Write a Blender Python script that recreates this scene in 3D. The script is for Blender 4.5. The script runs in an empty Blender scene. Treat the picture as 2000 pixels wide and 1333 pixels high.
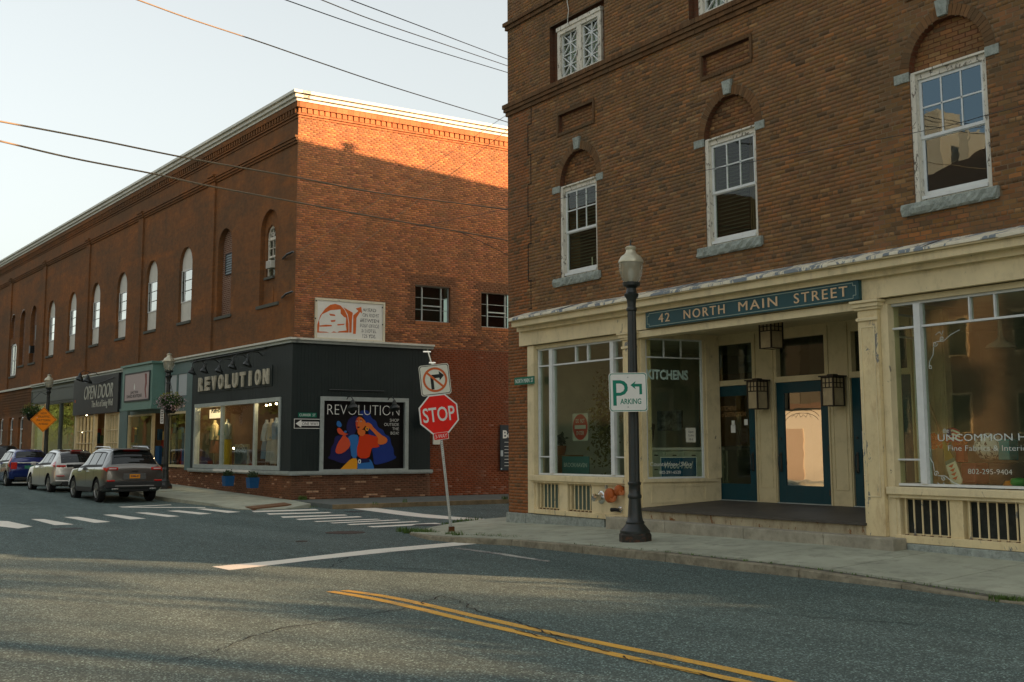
import bpy, math, random
import numpy as np
from mathutils import Vector, Matrix

random.seed(7)
rng = np.random.default_rng(7)
scene = bpy.context.scene
COL = scene.collection
PI = math.pi

# ------------------------------------------------------------------ camera, sky, sun, exposure
YAW, PITCH, ROLL = math.radians(-58.127), math.radians(7.439), math.radians(-0.1281)
FPX, CX, CY, W0, H0 = 2354.2, 984.2, 569.8, 2000.0, 1333.0
EYE = Vector((0.0, 0.0, 1.65))
_cy, _sy, _cp, _sp, _cr, _sr = math.cos(YAW), math.sin(YAW), math.cos(PITCH), math.sin(PITCH), math.cos(ROLL), math.sin(ROLL)
_f0, _r0, _u0 = Vector((_sy, _cy, 0)), Vector((_cy, -_sy, 0)), Vector((0, 0, 1))
FWD = _f0*_cp + _u0*_sp
_u1 = -_f0*_sp + _u0*_cp
RGT, UPV = _r0*_cr + _u1*_sr, -_r0*_sr + _u1*_cr
cam_d = bpy.data.cameras.new('camera')
cam = bpy.data.objects.new('camera', cam_d)
COL.objects.link(cam)
M3 = Matrix((RGT, UPV, -FWD)).transposed()
cam.matrix_world = Matrix.Translation(EYE) @ M3.to_4x4()
cam_d.sensor_width = 36.0
cam_d.lens = FPX/W0*36.0
cam_d.shift_x = (W0/2 - CX)/W0
cam_d.shift_y = -(H0/2 - CY)/W0
cam_d.clip_start = 0.05
cam_d.clip_end = 3000
scene.camera = cam

SUN_EL, SUN_DIR2 = math.radians(14.0), (0.829, 0.559)
world = bpy.data.worlds.new('World')
scene.world = world
world.use_nodes = True
wn = world.node_tree
wn.nodes.clear()
sky = wn.nodes.new('ShaderNodeTexSky')
sky.sky_type = 'NISHITA'
sky.sun_disc = False
sky.sun_elevation = SUN_EL
sky.sun_rotation = math.atan2(SUN_DIR2[0], SUN_DIR2[1])
sky.air_density, sky.dust_density, sky.ozone_density, sky.altitude = 1.0, 4.0, 1.2, 100
bg = wn.nodes.new('ShaderNodeBackground')
bg.inputs['Strength'].default_value = 0.15
wo = wn.nodes.new('ShaderNodeOutputWorld')
hs = wn.nodes.new('ShaderNodeHueSaturation')          # evening haze: paler, less blue
hs.inputs['Saturation'].default_value = 0.42
hz = wn.nodes.new('ShaderNodeMix'); hz.data_type = 'RGBA'; hz.blend_type = 'MULTIPLY'; hz.inputs[0].default_value = 1.0
hz.inputs[7].default_value = (0.99, 0.965, 0.87, 1)
wn.links.new(sky.outputs[0], hs.inputs['Color']); wn.links.new(hs.outputs[0], hz.inputs[6]); 
veil = wn.nodes.new('ShaderNodeMix'); veil.data_type = 'RGBA'; veil.inputs[0].default_value = 0.48   # thin even evening veil over the whole dome
veil.inputs[7].default_value = (1.66, 1.76, 1.78, 1)
wn.links.new(hz.outputs[2], veil.inputs[6]); wn.links.new(veil.outputs[2], bg.inputs['Color'])
wn.links.new(bg.outputs[0], wo.inputs['Surface'])

sd = bpy.data.lights.new('sun', 'SUN')
sd.energy = 5.0
sd.angle = math.radians(0.5)
sd.color = (1.0, 0.58, 0.31)
sun = bpy.data.objects.new('sun', sd)
COL.objects.link(sun)
_sd = Vector((SUN_DIR2[0]*math.cos(SUN_EL), SUN_DIR2[1]*math.cos(SUN_EL), math.sin(SUN_EL)))
sun.rotation_euler = _sd.to_track_quat('Z', 'Y').to_euler()
sun.location = (10, 10, 30)

vs = scene.view_settings
vs.view_transform = 'Standard'
vs.look = 'None'
vs.exposure = 1.45
vs.gamma = 1.0
vs.use_curve_mapping = False
scene.cycles.max_bounces = 6
scene.cycles.transparent_max_bounces = 12

# ------------------------------------------------------------------ measuring helpers: a sight line met with a real plane
def ray(px, py):
    return RGT*((px-CX)/FPX) - UPV*((py-CY)/FPX) + FWD
def on_z(px, py, z=0.0):
    d = ray(px, py); return EYE + d*((z-EYE.z)/d.z)
def on_y(px, py, Y):
    d = ray(px, py); return EYE + d*(Y/d.y)
def on_depth(px, py, D):
    return EYE + ray(px, py)*D

class Frame:
    def __init__(s, O, r, n):
        s.O, s.r, s.n, s.z = Vector(O), Vector(r).normalized(), Vector(n).normalized(), Vector((0, 0, 1))
    def pt(s, u, v, w=0.0):
        return s.O + s.r*u + s.z*v + s.n*w
    def hit(s, px, py, w=0.0):
        d = ray(px, py); o = s.O + s.n*w
        t = (o-EYE).dot(s.n)/d.dot(s.n); q = EYE + d*t - s.O
        return q.dot(s.r), q.z
YN = 13.908
DEL = math.radians(2.456)
NEAR = Frame((0, YN, 0), (1, 0, 0), (0, -1, 0))
AL = Vector((-math.cos(DEL), -math.sin(DEL), 0)); PE = Vector((-math.sin(DEL), math.cos(DEL), 0))
CORNER = Vector((-35.073, 14.134, 0))
FL = Frame(CORNER, -AL, -PE)       # long facade, u = -distance from the corner
SL = Frame(CORNER, PE, -AL)        # end wall on the cross street, u = distance from the corner
WORLD = Frame((0, 0, 0), (1, 0, 0), (0, -1, 0))
class Flat:                         # plain xyz frame
    def pt(s, u, v, w=0.0): return Vector((u, v, w))
XYZ = Flat()

def ground_z(x, y=0):
    if x > -39: return 0.0
    return min((-39-x)*0.022, 0.154) + max(0, -46-x)*0.004

# ------------------------------------------------------------------ object helpers
WL = {}
def tag(o, label=None, cat=None, group=None, kind=None):
    if label: o['label'] = label
    if cat: o['category'] = cat
    if group: o['group'] = group
    if kind: o['kind'] = kind
    return o
def empty(name, loc, label=None, cat=None, group=None, kind=None):
    o = bpy.data.objects.new(name, None)
    o.empty_display_size = 0.2
    COL.objects.link(o)
    o.location = loc
    WL[o] = Vector(loc)
    return tag(o, label, cat, group, kind)
def wloc(o):
    return WL.get(o, Vector((0, 0, 0)))

class MB:
    def __init__(s, fr=XYZ):
        s.fr, s.v, s.f, s.uv, s.mi, s.col, s.c = fr, [], [], [], [], [], None
        s.m = 0
    def add(s, pts, faces):
        b = len(s.v)
        for p in pts:
            q = s.fr.pt(*p); s.v.append((q.x, q.y, q.z))
            s.uv.append((p[0] + (p[2] if len(p) > 2 else 0), p[1]))
            s.col.append(s.c or (1, 1, 1))
        for f in faces:
            s.f.append(tuple(b+i for i in f)); s.mi.append(s.m)
        return s
    def box(s, u0, u1, v0, v1, w0, w1):
        p = [(u0,v0,w0),(u1,v0,w0),(u1,v1,w0),(u0,v1,w0),(u0,v0,w1),(u1,v0,w1),(u1,v1,w1),(u0,v1,w1)]
        return s.add(p, [(0,3,2,1),(4,5,6,7),(0,1,5,4),(1,2,6,5),(2,3,7,6),(3,0,4,7)])
    def quad(s, a, b, c, d):
        return s.add([a, b, c, d], [(0,1,2,3)])
    def prism(s, pts, w0, w1):
        n = len(pts)
        P = [(p[0], p[1], w1) for p in pts] + [(p[0], p[1], w0) for p in pts]
        F = [tuple(range(n)), tuple(range(2*n-1, n-1, -1))]
        for i in range(n):
            j = (i+1) % n; F.append((j, i, n+i, n+j))
        return s.add(P, F)
    def strip(s, a, b):     # quads between two rows of points
        n = len(a)
        return s.add(list(a)+list(b), [(i, i+1, n+i+1, n+i) for i in range(n-1)])
    def frame_rect(s, u0, u1, v0, v1, t, w0, w1, tb=None):
        tb = t if tb is None else tb
        s.box(u0, u0+t, v0, v1, w0, w1); s.box(u1-t, u1, v0, v1, w0, w1)
        s.box(u0+t, u1-t, v0, v0+tb, w0, w1); s.box(u0+t, u1-t, v1-t, v1, w0, w1)
        return s
    def bar(s, p, q, t, w0, w1):   # flat bar between two points in the frame plane
        dx, dy = q[0]-p[0], q[1]-p[1]; L = math.hypot(dx, dy) or 1; nx, ny = -dy/L*t/2, dx/L*t/2
        return s.prism([(p[0]-nx, p[1]-ny), (q[0]-nx, q[1]-ny), (q[0]+nx, q[1]+ny), (p[0]+nx, p[1]+ny)], w0, w1)
    def tube(s, pts, r, seg=8, closed_ends=True):
        P = [s.fr.pt(*p) for p in pts]; n = len(P); b = len(s.v)
        R = r if isinstance(r, (list, tuple)) else [r]*n
        prev = None
        for i, p in enumerate(P):
            t = (P[min(i+1, n-1)] - P[max(i-1, 0)]).normalized()
            a = Vector((0, 0, 1)) if abs(t.z) < 0.95 else Vector((1, 0, 0))
            if prev is None: x = t.cross(a).normalized()
            else: x = (prev - t*prev.dot(t)).normalized()
            prev = x; y = t.cross(x)
            for k in range(seg):
                an = 2*PI*k/seg; q = p + (x*math.cos(an) + y*math.sin(an))*R[i]
                s.v.append(tuple(q)); s.uv.append((0, 0)); s.col.append(s.c or (1, 1, 1))
        for i in range(n-1):
            for k in range(seg):
                k2 = (k+1) % seg
                s.f.append((b+i*seg+k, b+i*seg+k2, b+(i+1)*seg+k2, b+(i+1)*seg+k)); s.mi.append(s.m)
        if closed_ends:
            s.f.append(tuple(b+k for k in range(seg-1, -1, -1))); s.mi.append(s.m)
            s.f.append(tuple(b+(n-1)*seg+k for k in range(seg))); s.mi.append(s.m)
        return s
    def lathe(s, prof, c=(0, 0, 0), seg=16, axis='z', flute=0):
        b = len(s.v); C0 = Vector(c)
        for r, h in prof:
            for k in range(seg):
                an = 2*PI*k/seg; rr = r*(1+flute*(-1)**k)
                if axis == 'z': q = C0 + Vector((rr*math.cos(an), rr*math.sin(an), h))
                elif axis == 'y': q = C0 + Vector((rr*math.cos(an), -h, rr*math.sin(an)))
                else: q = C0 + Vector((h, rr*math.cos(an), rr*math.sin(an)))
                q = s.fr.pt(*q) if s.fr is not XYZ else q
                s.v.append(tuple(q)); s.uv.append((0, 0)); s.col.append(s.c or (1, 1, 1))
        n = len(prof)
        for i in range(n-1):
            for k in range(seg):
                k2 = (k+1) % seg
                s.f.append((b+i*seg+k, b+i*seg+k2, b+(i+1)*seg+k2, b+(i+1)*seg+k)); s.mi.append(s.m)
        s.f.append(tuple(b+k for k in range(seg-1, -1, -1))); s.mi.append(s.m)
        s.f.append(tuple(b+(n-1)*seg+k for k in range(seg))); s.mi.append(s.m)
        return s
    def build(s, name, mat, parent=None, smooth=False, col=False, bevel=0, **kw):
        if parent is not None: L = wloc(parent)
        elif not s.v: L = Vector((0, 0, 0))
        else:
            A = np.array(s.v); L = Vector(((A[:,0].min()+A[:,0].max())/2, (A[:,1].min()+A[:,1].max())/2, A[:,2].min()))
        me = bpy.data.meshes.new(name)
        me.from_pydata([(x-L.x, y-L.y, z-L.z) for x, y, z in s.v], [], s.f)
        for m_ in (mat if isinstance(mat, (list, tuple)) else [mat]): me.materials.append(m_)
        if isinstance(mat, (list, tuple)): me.polygons.foreach_set('material_index', s.mi)
        lv = np.zeros(len(me.loops), dtype=np.int32); me.loops.foreach_get('vertex_index', lv)
        uvl = me.uv_layers.new(name='UVMap')
        uvl.data.foreach_set('uv', np.array(s.uv, dtype=np.float32)[lv].ravel())
        if col:
            ca = me.color_attributes.new('tone', 'FLOAT_COLOR', 'POINT')
            A = np.ones((len(s.v), 4), dtype=np.float32); A[:, :3] = np.array(s.col)
            ca.data.foreach_set('color', A.ravel())
        if smooth:
            me.polygons.foreach_set('use_smooth', [True]*len(me.polygons))
            if smooth is not True:
                me.set_sharp_from_angle(angle=math.radians(smooth))
        me.update()
        o = bpy.data.objects.new(name, me)
        COL.objects.link(o)
        if parent is not None:
            o.parent = parent; WL[o] = L
        else:
            o.location = L; WL[o] = L
        if bevel:
            md = o.modifiers.new('bevel', 'BEVEL'); md.width = bevel; md.segments = 2; md.limit_method = 'ANGLE'
        return tag(o, **kw)

def copy_tree(o, loc=None, rotz=None, parent=None, **kw):
    c = o.copy(); COL.objects.link(c)
    if parent is not None: c.parent = parent
    for ch in o.children: copy_tree(ch, parent=c)
    if loc is not None: c.location = loc; WL[c] = Vector(loc)
    if rotz is not None: c.rotation_euler = (0, 0, rotz)
    return tag(c, **kw)

def text_mb(body, fr, u, v, w, height, width=None, align='CENTER', thick=0.004, bold=0.0, shear=0.0, spacing=1.0, slope=0.0, mb=None):
    """letters as flat solids in a frame; (u, v) is the centre (or left/right end) of the line's base"""
    cu = bpy.data.curves.new('lettering', 'FONT')
    cu.body = body; cu.size = 1.0; cu.shear = shear; cu.space_character = spacing; cu.offset = bold
    cu.extrude = 0.5; cu.resolution_u = 3
    ob = bpy.data.objects.new('lettering', cu); COL.objects.link(ob)
    dg = bpy.context.evaluated_depsgraph_get()
    me = bpy.data.meshes.new_from_object(ob.evaluated_get(dg))
    n = len(me.vertices); co = np.zeros(n*3); me.vertices.foreach_get('co', co); co = co.reshape(-1, 3)
    faces = [tuple(p.vertices) for p in me.polygons]
    bpy.data.objects.remove(ob); bpy.data.curves.remove(cu); bpy.data.meshes.remove(me)
    x0, x1 = co[:, 0].min(), co[:, 0].max()
    k = height/0.70
    kx = k if width is None else width/(x1-x0)
    X = (co[:, 0]-x0)*kx; tot = (x1-x0)*kx
    if align == 'CENTER': X -= tot/2
    elif align == 'RIGHT': X -= tot
    Y = co[:, 1]*k + X*slope
    Zz = (co[:, 2]/1.0+0.5)*thick
    mb = mb or MB(fr)
    mb.add([(u+a, v+b, w+c) for a, b, c in zip(X, Y, Zz)], faces)
    return mb
# ------------------------------------------------------------------ materials
def new_mat(name):
    m = bpy.data.materials.new(name); m.use_nodes = True
    nt = m.node_tree; nt.nodes.clear()
    out = nt.nodes.new('ShaderNodeOutputMaterial'); b = nt.nodes.new('ShaderNodeBsdfPrincipled')
    nt.links.new(b.outputs[0], out.inputs[0])
    return m, nt, b, out
class NT:
    def __init__(s, nt): s.nt = nt
    def n(s, t, **kw):
        x = s.nt.nodes.new(t)
        for k, v in kw.items():
            if k in x.inputs: x.inputs[k].default_value = v
            else: setattr(x, k, v)
        return x
    def l(s, a, b): s.nt.links.new(a, b)
    def noise(s, vec, scale, detail=4, rough=0.6, dist=0.0):
        x = s.n('ShaderNodeTexNoise'); x.inputs['Scale'].default_value = scale
        x.inputs['Detail'].default_value = detail; x.inputs['Roughness'].default_value = rough; x.inputs['Distortion'].default_value = dist
        s.l(vec, x.inputs['Vector']); return x.outputs['Fac']
    def ramp(s, fac, stops):
        x = s.n('ShaderNodeValToRGB'); cr = x.color_ramp
        while len(cr.elements) < len(stops): cr.elements.new(0.5)
        for e, (p, c) in zip(cr.elements, stops):
            e.position = p; e.color = (c, c, c, 1) if isinstance(c, (int, float)) else (*c, 1)
        s.l(fac, x.inputs[0]); return x.outputs[0]
    def mix(s, fac, a, b, mode='MIX'):
        x = s.n('ShaderNodeMix'); x.data_type = 'RGBA'; x.blend_type = mode
        for sock, val in ((x.inputs[0], fac), (x.inputs[6], a), (x.inputs[7], b)):
            if isinstance(val, (int, float)): sock.default_value = val
            elif isinstance(val, tuple): sock.default_value = (*val, 1)
            else: s.l(val, sock)
        return x.outputs[2]
    def math(s, op, a, b=0.0):
        x = s.n('ShaderNodeMath'); x.operation = op
        for sock, val in ((x.inputs[0], a), (x.inputs[1], b)):
            if isinstance(val, (int, float)): sock.default_value = val
            else: s.l(val, sock)
        return x.outputs[0]
    def bump(s, h, strength, dist, b):
        x = s.n('ShaderNodeBump'); x.inputs['Strength'].default_value = strength; x.inputs['Distance'].default_value = dist
        s.l(h, x.inputs['Height']); s.l(x.outputs[0], b.inputs['Normal']); return x
    def pos(s):
        return s.n('ShaderNodeNewGeometry').outputs['Position']
    def obj(s):
        return s.n('ShaderNodeTexCoord').outputs['Object']
    def scaled(s, vec, sc):
        x = s.n('ShaderNodeMapping'); x.inputs['Scale'].default_value = sc; s.l(vec, x.inputs[0]); return x.outputs[0]

def paint(name, col, rough=0.5, var=0.25, scale=2.5, peel=None, peel_amt=0.62, peel_scale=9, metal=0.0, bump=0.15, dirt=(0.12, 0.09, 0.05), dirt_amt=0.25, spec=0.22, coat=0.0, drip=False, vec='pos'):
    m, nt, b, _ = new_mat(name); t = NT(nt); p = t.pos() if vec == 'pos' else t.obj()
    n1 = t.noise(p, scale, 6, 0.65)
    dark = tuple(c*(1-var) for c in col); lite = tuple(min(1, c*(1+var*0.5)) for c in col)
    c = t.mix(t.ramp(n1, [(0.3, 0), (0.7, 1)]), dark, lite)
    n2 = t.noise(t.scaled(p, (1.2, 1.2, 0.6)) if drip else p, scale*2.7, 8, 0.7)
    c = t.mix(t.ramp(n2, [(0.5, 0), (0.8, dirt_amt)]), c, dirt)
    if peel:
        n3 = t.noise(t.scaled(p, (1, 1, 0.45)), peel_scale, 7, 0.72, 0.6)
        pm = t.ramp(n3, [(peel_amt, 0), (peel_amt+0.015, 1)])
        c = t.mix(pm, c, peel)
    t.l(c, b.inputs['Base Color'])
    b.inputs['Roughness'].default_value = rough; b.inputs['Metallic'].default_value = metal
    b.inputs['Specular IOR Level'].default_value = spec
    if coat: b.inputs['Coat Weight'].default_value = coat; b.inputs['Coat Roughness'].default_value = 0.05
    if bump: t.bump(t.noise(p, scale*12, 5, 0.7), bump, 0.004, b)
    return m

def plain(name, col, rough=0.55, metal=0.0, spec=0.22, emit=None, es=1.0, coat=0):
    m, nt, b, _ = new_mat(name); b.inputs['Base Color'].default_value = (*col, 1)
    b.inputs['Roughness'].default_value = rough; b.inputs['Metallic'].default_value = metal
    b.inputs['Specular IOR Level'].default_value = spec
    if coat: b.inputs['Coat Weight'].default_value = coat; b.inputs['Coat Roughness'].default_value = 0.03
    if emit: b.inputs['Emission Color'].default_value = (*emit, 1); b.inputs['Emission Strength'].default_value = es
    return m

def brick_mat(name, a, bcol, stain, tone=True, warm=(0.30, 0.10, 0.03), warm_amt=0.5):
    """fired clay: colour of each brick from its 'tone', soot and rain stains across the wall"""
    m, nt, b, _ = new_mat(name); t = NT(nt); p = t.pos()
    at = t.n('ShaderNodeAttribute'); at.attribute_name = 'tone'
    c = t.mix(t.noise(p, 25, 5, 0.7), a, bcol)
    big = t.noise(t.scaled(p, (0.35, 0.35, 0.9)), 1.1, 6, 0.65, 0.4)
    c = t.mix(t.ramp(big, [(0.40, 0), (0.70, warm_amt)]), c, warm)
    c = t.mix(1.0, c, at.outputs['Color'], 'MULTIPLY')
    n2 = t.noise(t.scaled(p, (0.8, 0.8, 0.5)), 1.6, 8, 0.7)
    c = t.mix(t.ramp(n2, [(0.42, 0), (0.78, 0.85)]), c, stain)
    t.l(c, b.inputs['Base Color']); b.inputs['Roughness'].default_value = 0.9; b.inputs['Specular IOR Level'].default_value = 0.2
    t.bump(t.noise(p, 60, 6, 0.75), 0.5, 0.006, b)
    return m

def brick_tex(name, a, bcol, mortar, stain, warm, row=0.0713, wid=0.213, msize=0.006, warm_amt=0.8):
    """far brickwork too small to pick apart: courses in the material"""
    m, nt, b, _ = new_mat(name); t = NT(nt); p = t.pos()
    uv = t.n('ShaderNodeUVMap'); uv.uv_map = 'UVMap'
    bt = t.n('ShaderNodeTexBrick'); t.l(uv.outputs[0], bt.inputs['Vector'])
    bt.inputs['Scale'].default_value = 1.0; bt.inputs['Brick Width'].default_value = wid; bt.inputs['Row Height'].default_value = row
    bt.inputs['Mortar Size'].default_value = msize; bt.inputs['Mortar Smooth'].default_value = 0.3
    bt.inputs['Color1'].default_value = (*a, 1); bt.inputs['Color2'].default_value = (*bcol, 1); bt.inputs['Mortar'].default_value = (*mortar, 1)
    bt.inputs['Bias'].default_value = -0.1
    c = bt.outputs['Color']
    big = t.noise(t.scaled(p, (0.16, 0.16, 0.8)), 1.0, 7, 0.65, 0.5)
    c = t.mix(t.ramp(big, [(0.42, 0), (0.62, warm_amt)]), c, t.mix(1.0, c, warm, 'MULTIPLY'))
    n2 = t.noise(t.scaled(p, (0.5, 0.5, 0.35)), 1.3, 9, 0.7)
    c = t.mix(t.ramp(n2, [(0.42, 0), (0.75, 0.8)]), c, stain)
    n3 = t.noise(p, 5, 4, 0.7)
    c = t.mix(t.ramp(n3, [(0.3, 0.35), (0.7, 0)]), c, (0.03, 0.02, 0.015))
    t.l(c, b.inputs['Base Color']); b.inputs['Roughness'].default_value = 0.92; b.inputs['Specular IOR Level'].default_value = 0.15
    t.bump(bt.outputs['Fac'], -0.5, 0.008, b)
    return m

def glass(name, tint=(0.75, 0.82, 0.78), wav=0.0, refl=1.0, rough=0.0, wscale=2.0, coat=(0.95, 0.97, 0.95)):
    m, nt, b, out = new_mat(name); t = NT(nt); nt.nodes.remove(b)
    tr = t.n('ShaderNodeBsdfTransparent'); tr.inputs[0].default_value = (*tint, 1)
    gl = t.n('ShaderNodeBsdfGlossy'); gl.inputs['Roughness'].default_value = rough; gl.inputs[0].default_value = (*coat, 1)
    fr = t.n('ShaderNodeFresnel'); fr.inputs[0].default_value = 1.52
    mx = t.n('ShaderNodeMixShader')
    if wav:
        bp = t.n('ShaderNodeBump'); bp.inputs['Strength'].default_value = wav; bp.inputs['Distance'].default_value = 0.02
        t.l(t.noise(t.scaled(t.pos(), (1, 1, 1.8)), wscale, 2, 0.5, 0.6), bp.inputs['Height'])
        t.l(bp.outputs[0], gl.inputs['Normal'])
    geo = t.n('ShaderNodeNewGeometry')
    f = t.math('MULTIPLY', t.math('MINIMUM', t.math('MULTIPLY', fr.outputs[0], refl), 1.0), t.math('SUBTRACT', 1.0, geo.outputs['Backfacing']))
    t.l(f, mx.inputs[0]); t.l(tr.outputs[0], mx.inputs[1]); t.l(gl.outputs[0], mx.inputs[2]); t.l(mx.outputs[0], out.inputs[0])
    return m

MORTAR = paint('mortar', (0.20, 0.145, 0.09), 0.95, 0.5, 1.1, bump=0.3, dirt=(0.04, 0.03, 0.02), dirt_amt=0.6, spec=0.1)
MORTAR_S = paint('end_wall_mortar', (0.20, 0.12, 0.075), 0.95, 0.3, 2, bump=0.3, dirt=(0.05, 0.03, 0.02), dirt_amt=0.5, spec=0.1)
BRICK = brick_mat('weathered_brick', (0.190, 0.098, 0.044), (0.238, 0.120, 0.050), (0.110, 0.082, 0.047), warm=(0.25, 0.112, 0.038), warm_amt=0.5)
BRICK_S = brick_mat('orange_brick', (0.36, 0.132, 0.054), (0.45, 0.170, 0.074), (0.18, 0.096, 0.042), warm=(0.50, 0.150, 0.046), warm_amt=0.5)
BRICK_F = brick_tex('far_facade_brick', (0.215, 0.096, 0.035), (0.170, 0.080, 0.035), (0.15, 0.10, 0.06), (0.105, 0.068, 0.038), (1.9, 1.35, 0.75), warm_amt=0.6)
BRICK_FNEW = brick_tex('infill_brick', (0.17, 0.075, 0.045), (0.20, 0.09, 0.055), (0.42, 0.34, 0.26), (0.14, 0.08, 0.05), (1.1, 1.0, 1.0), msize=0.011)
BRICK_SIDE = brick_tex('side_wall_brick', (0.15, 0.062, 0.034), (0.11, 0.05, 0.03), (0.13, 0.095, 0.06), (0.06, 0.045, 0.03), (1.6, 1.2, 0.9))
CREAM = paint('cream_painted_wood', (0.74, 0.615, 0.37), 0.5, 0.14, 1.6, peel=(0.22, 0.19, 0.14), peel_amt=0.665, peel_scale=7, dirt=(0.16, 0.12, 0.06), dirt_amt=0.45, drip=True)
CREAM_OLD = paint('peeling_cream_wood', (0.72, 0.585, 0.33), 0.55, 0.15, 2.0, peel=(0.20, 0.20, 0.18), peel_amt=0.60, peel_scale=6, dirt=(0.25, 0.10, 0.03), dirt_amt=0.5, drip=True)
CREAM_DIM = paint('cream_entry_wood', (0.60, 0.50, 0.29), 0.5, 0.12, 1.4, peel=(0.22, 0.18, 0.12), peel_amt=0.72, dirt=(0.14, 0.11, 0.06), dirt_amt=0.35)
WHITE_OLD = paint('peeling_white_paint', (0.66, 0.62, 0.52), 0.6, 0.15, 3, peel=(0.16, 0.14, 0.11), peel_amt=0.57, peel_scale=16)
WHITE = paint('white_window_paint', (0.68, 0.70, 0.68), 0.35, 0.08, 3, bump=0.05, dirt_amt=0.2)
FLASH = paint('old_metal_flashing', (0.74, 0.68, 0.52), 0.45, 0.15, 2, peel=(0.19, 0.22, 0.24), peel_amt=0.50, peel_scale=2.6, bump=0.5)
STONE = paint('rough_granite', (0.33, 0.36, 0.32), 0.85, 0.35, 9, bump=1.0, dirt=(0.06, 0.075, 0.06), dirt_amt=0.8)
STONE_BASE = paint('sandy_foundation_stone', (0.36, 0.33, 0.25), 0.9, 0.3, 3, bump=0.5, dirt=(0.12, 0.11, 0.07), dirt_amt=0.6)
RUSTY = paint('rust_streaked_concrete', (0.40, 0.34, 0.22), 0.85, 0.3, 2.2, bump=0.4, dirt=(0.10, 0.05, 0.02), dirt_amt=0.95, drip=True, peel=(0.19, 0.085, 0.03), peel_amt=0.575, peel_scale=4.5)
TEALSIGN = paint('teal_sign_paint', (0.028, 0.085, 0.095), 0.4, 0.15, 2, bump=0.03, dirt_amt=0.1)
TEALDOOR = paint('dark_teal_door_paint', (0.009, 0.050, 0.060), 0.4, 0.15, 2, bump=0.03, dirt=(0.04, 0.05, 0.05), dirt_amt=0.2)
GOLD = paint('pale_gold_letters', (0.72, 0.50, 0.30), 0.45, 0.1, 8, bump=0)
PLATFORM = paint('grey_brown_decking', (0.085, 0.075, 0.062), 0.6, 0.3, 2, bump=0.2, dirt=(0.05, 0.04, 0.03), dirt_amt=0.5)
IRON = paint('black_green_iron', (0.018, 0.024, 0.022), 0.42, 0.3, 5, bump=0.2, dirt=(0.10, 0.035, 0.012), dirt_amt=0.35, spec=0.5)
IRON_RUST = paint('rusty_iron_foot', (0.035, 0.033, 0.028), 0.6, 0.3, 4, bump=0.4, dirt=(0.22, 0.07, 0.02), dirt_amt=0.9)
CLAD = paint('dark_green_black_cladding', (0.017, 0.025, 0.023), 0.55, 0.15, 1.2, bump=0.1, dirt=(0.035, 0.04, 0.035), dirt_amt=0.2)
ALU = paint('dull_aluminium', (0.42, 0.47, 0.44), 0.4, 0.15, 3, metal=0.3, bump=0.05, dirt_amt=0.35)
GALV = paint('galvanised_steel', (0.45, 0.46, 0.43), 0.4, 0.2, 12, metal=0.6, bump=0.05, vec='obj')
CHROME = plain('brushed_chrome', (0.6, 0.6, 0.58), 0.18, 1.0)
TEALSHOP = paint('grey_teal_storefront', (0.10, 0.165, 0.16), 0.45, 0.15, 1.5, bump=0.08, dirt_amt=0.25)
TEALBOX = paint('green_sign_box', (0.13, 0.24, 0.20), 0.45, 0.1, 1.5, bump=0.05, dirt_amt=0.2)
GREYFAS = paint('grey_green_fascia', (0.085, 0.10, 0.085), 0.5, 0.1, 1, bump=0.05)
BLACKSIGN = paint('black_board', (0.025, 0.027, 0.027), 0.5, 0.1, 2, bump=0.05)
PALEPANEL = plain('pale_grey_panel', (0.42, 0.46, 0.46), 0.5)
WHITEBOARD = paint('white_board', (0.74, 0.72, 0.64), 0.55, 0.06, 2, bump=0.03, dirt_amt=0.12)
CORNICE_W = paint('off_white_cornice_paint', (0.62, 0.61, 0.52), 0.5, 0.12, 1, bump=0.1, dirt_amt=0.3, drip=True)
GLASS = glass('clear_window_glass', (0.90, 0.94, 0.88), 0.0, 1.6)
GLASS_OLD = glass('wavy_old_glass', (0.90, 0.94, 0.86), 0.03, 2.0, wscale=1.6)
GLASS_DOOR = glass('mirror_like_door_glass', (0.25, 0.28, 0.25), 0.03, 8.0, wscale=1.0)
GLASS_UP = glass('sky_tinted_window_glass', (0.35, 0.42, 0.42), 0.03, 2.4, wscale=1.5, coat=(0.55, 0.80, 1.0))  # blue of the reflected sky is put into the gloss colour
GLASS_DIM = glass('dim_upper_window_glass', (0.85, 0.9, 0.82), 0.02, 0.7)
GLASS_FAR = glass('shop_window_glass', (0.90, 0.92, 0.88), 0.02, 0.8)
LAMPGLASS, _nt, _b, _o = new_mat('ribbed_lamp_glass')
_b.inputs['Base Color'].default_value = (0.46, 0.44, 0.33, 1); _b.inputs['Roughness'].default_value = 0.15; _b.inputs['Alpha'].default_value = 0.5; _b.inputs['Coat Weight'].default_value = 0.6
NT(_nt).bump(NT(_nt).noise(NT(_nt).obj(), 20, 2, .5), 0.4, 0.01, _b)
DARK = plain('dark_interior', (0.02, 0.02, 0.018), 0.9)
ROOM = paint('dim_room_wall', (0.78, 0.78, 0.66), 0.9, 0.2, 1, bump=0, dirt_amt=0.1)
ROOM_WARM = paint('warm_shop_wall', (0.22, 0.15, 0.08), 0.9, 0.3, 1, bump=0, dirt_amt=0.2)
WOODFLOOR = paint('wooden_floor', (0.30, 0.21, 0.12), 0.5, 0.3, 3, bump=0.05)
SIGNWHITE = paint('reflective_white_sign', (0.72, 0.70, 0.58), 0.4, 0.05, 4, bump=0, dirt_amt=0.15)
SIGNWHITE2 = paint('clean_white_sign', (0.78, 0.76, 0.70), 0.4, 0.04, 4, bump=0, dirt_amt=0.08)
SIGNRED = paint('reflective_red_sign', (0.78, 0.016, 0.008), 0.6, 0.08, 6, bump=0, dirt_amt=0.12)
SIGNORANGE = plain('orange_red_ring', (0.60, 0.12, 0.025), 0.45)
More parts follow.
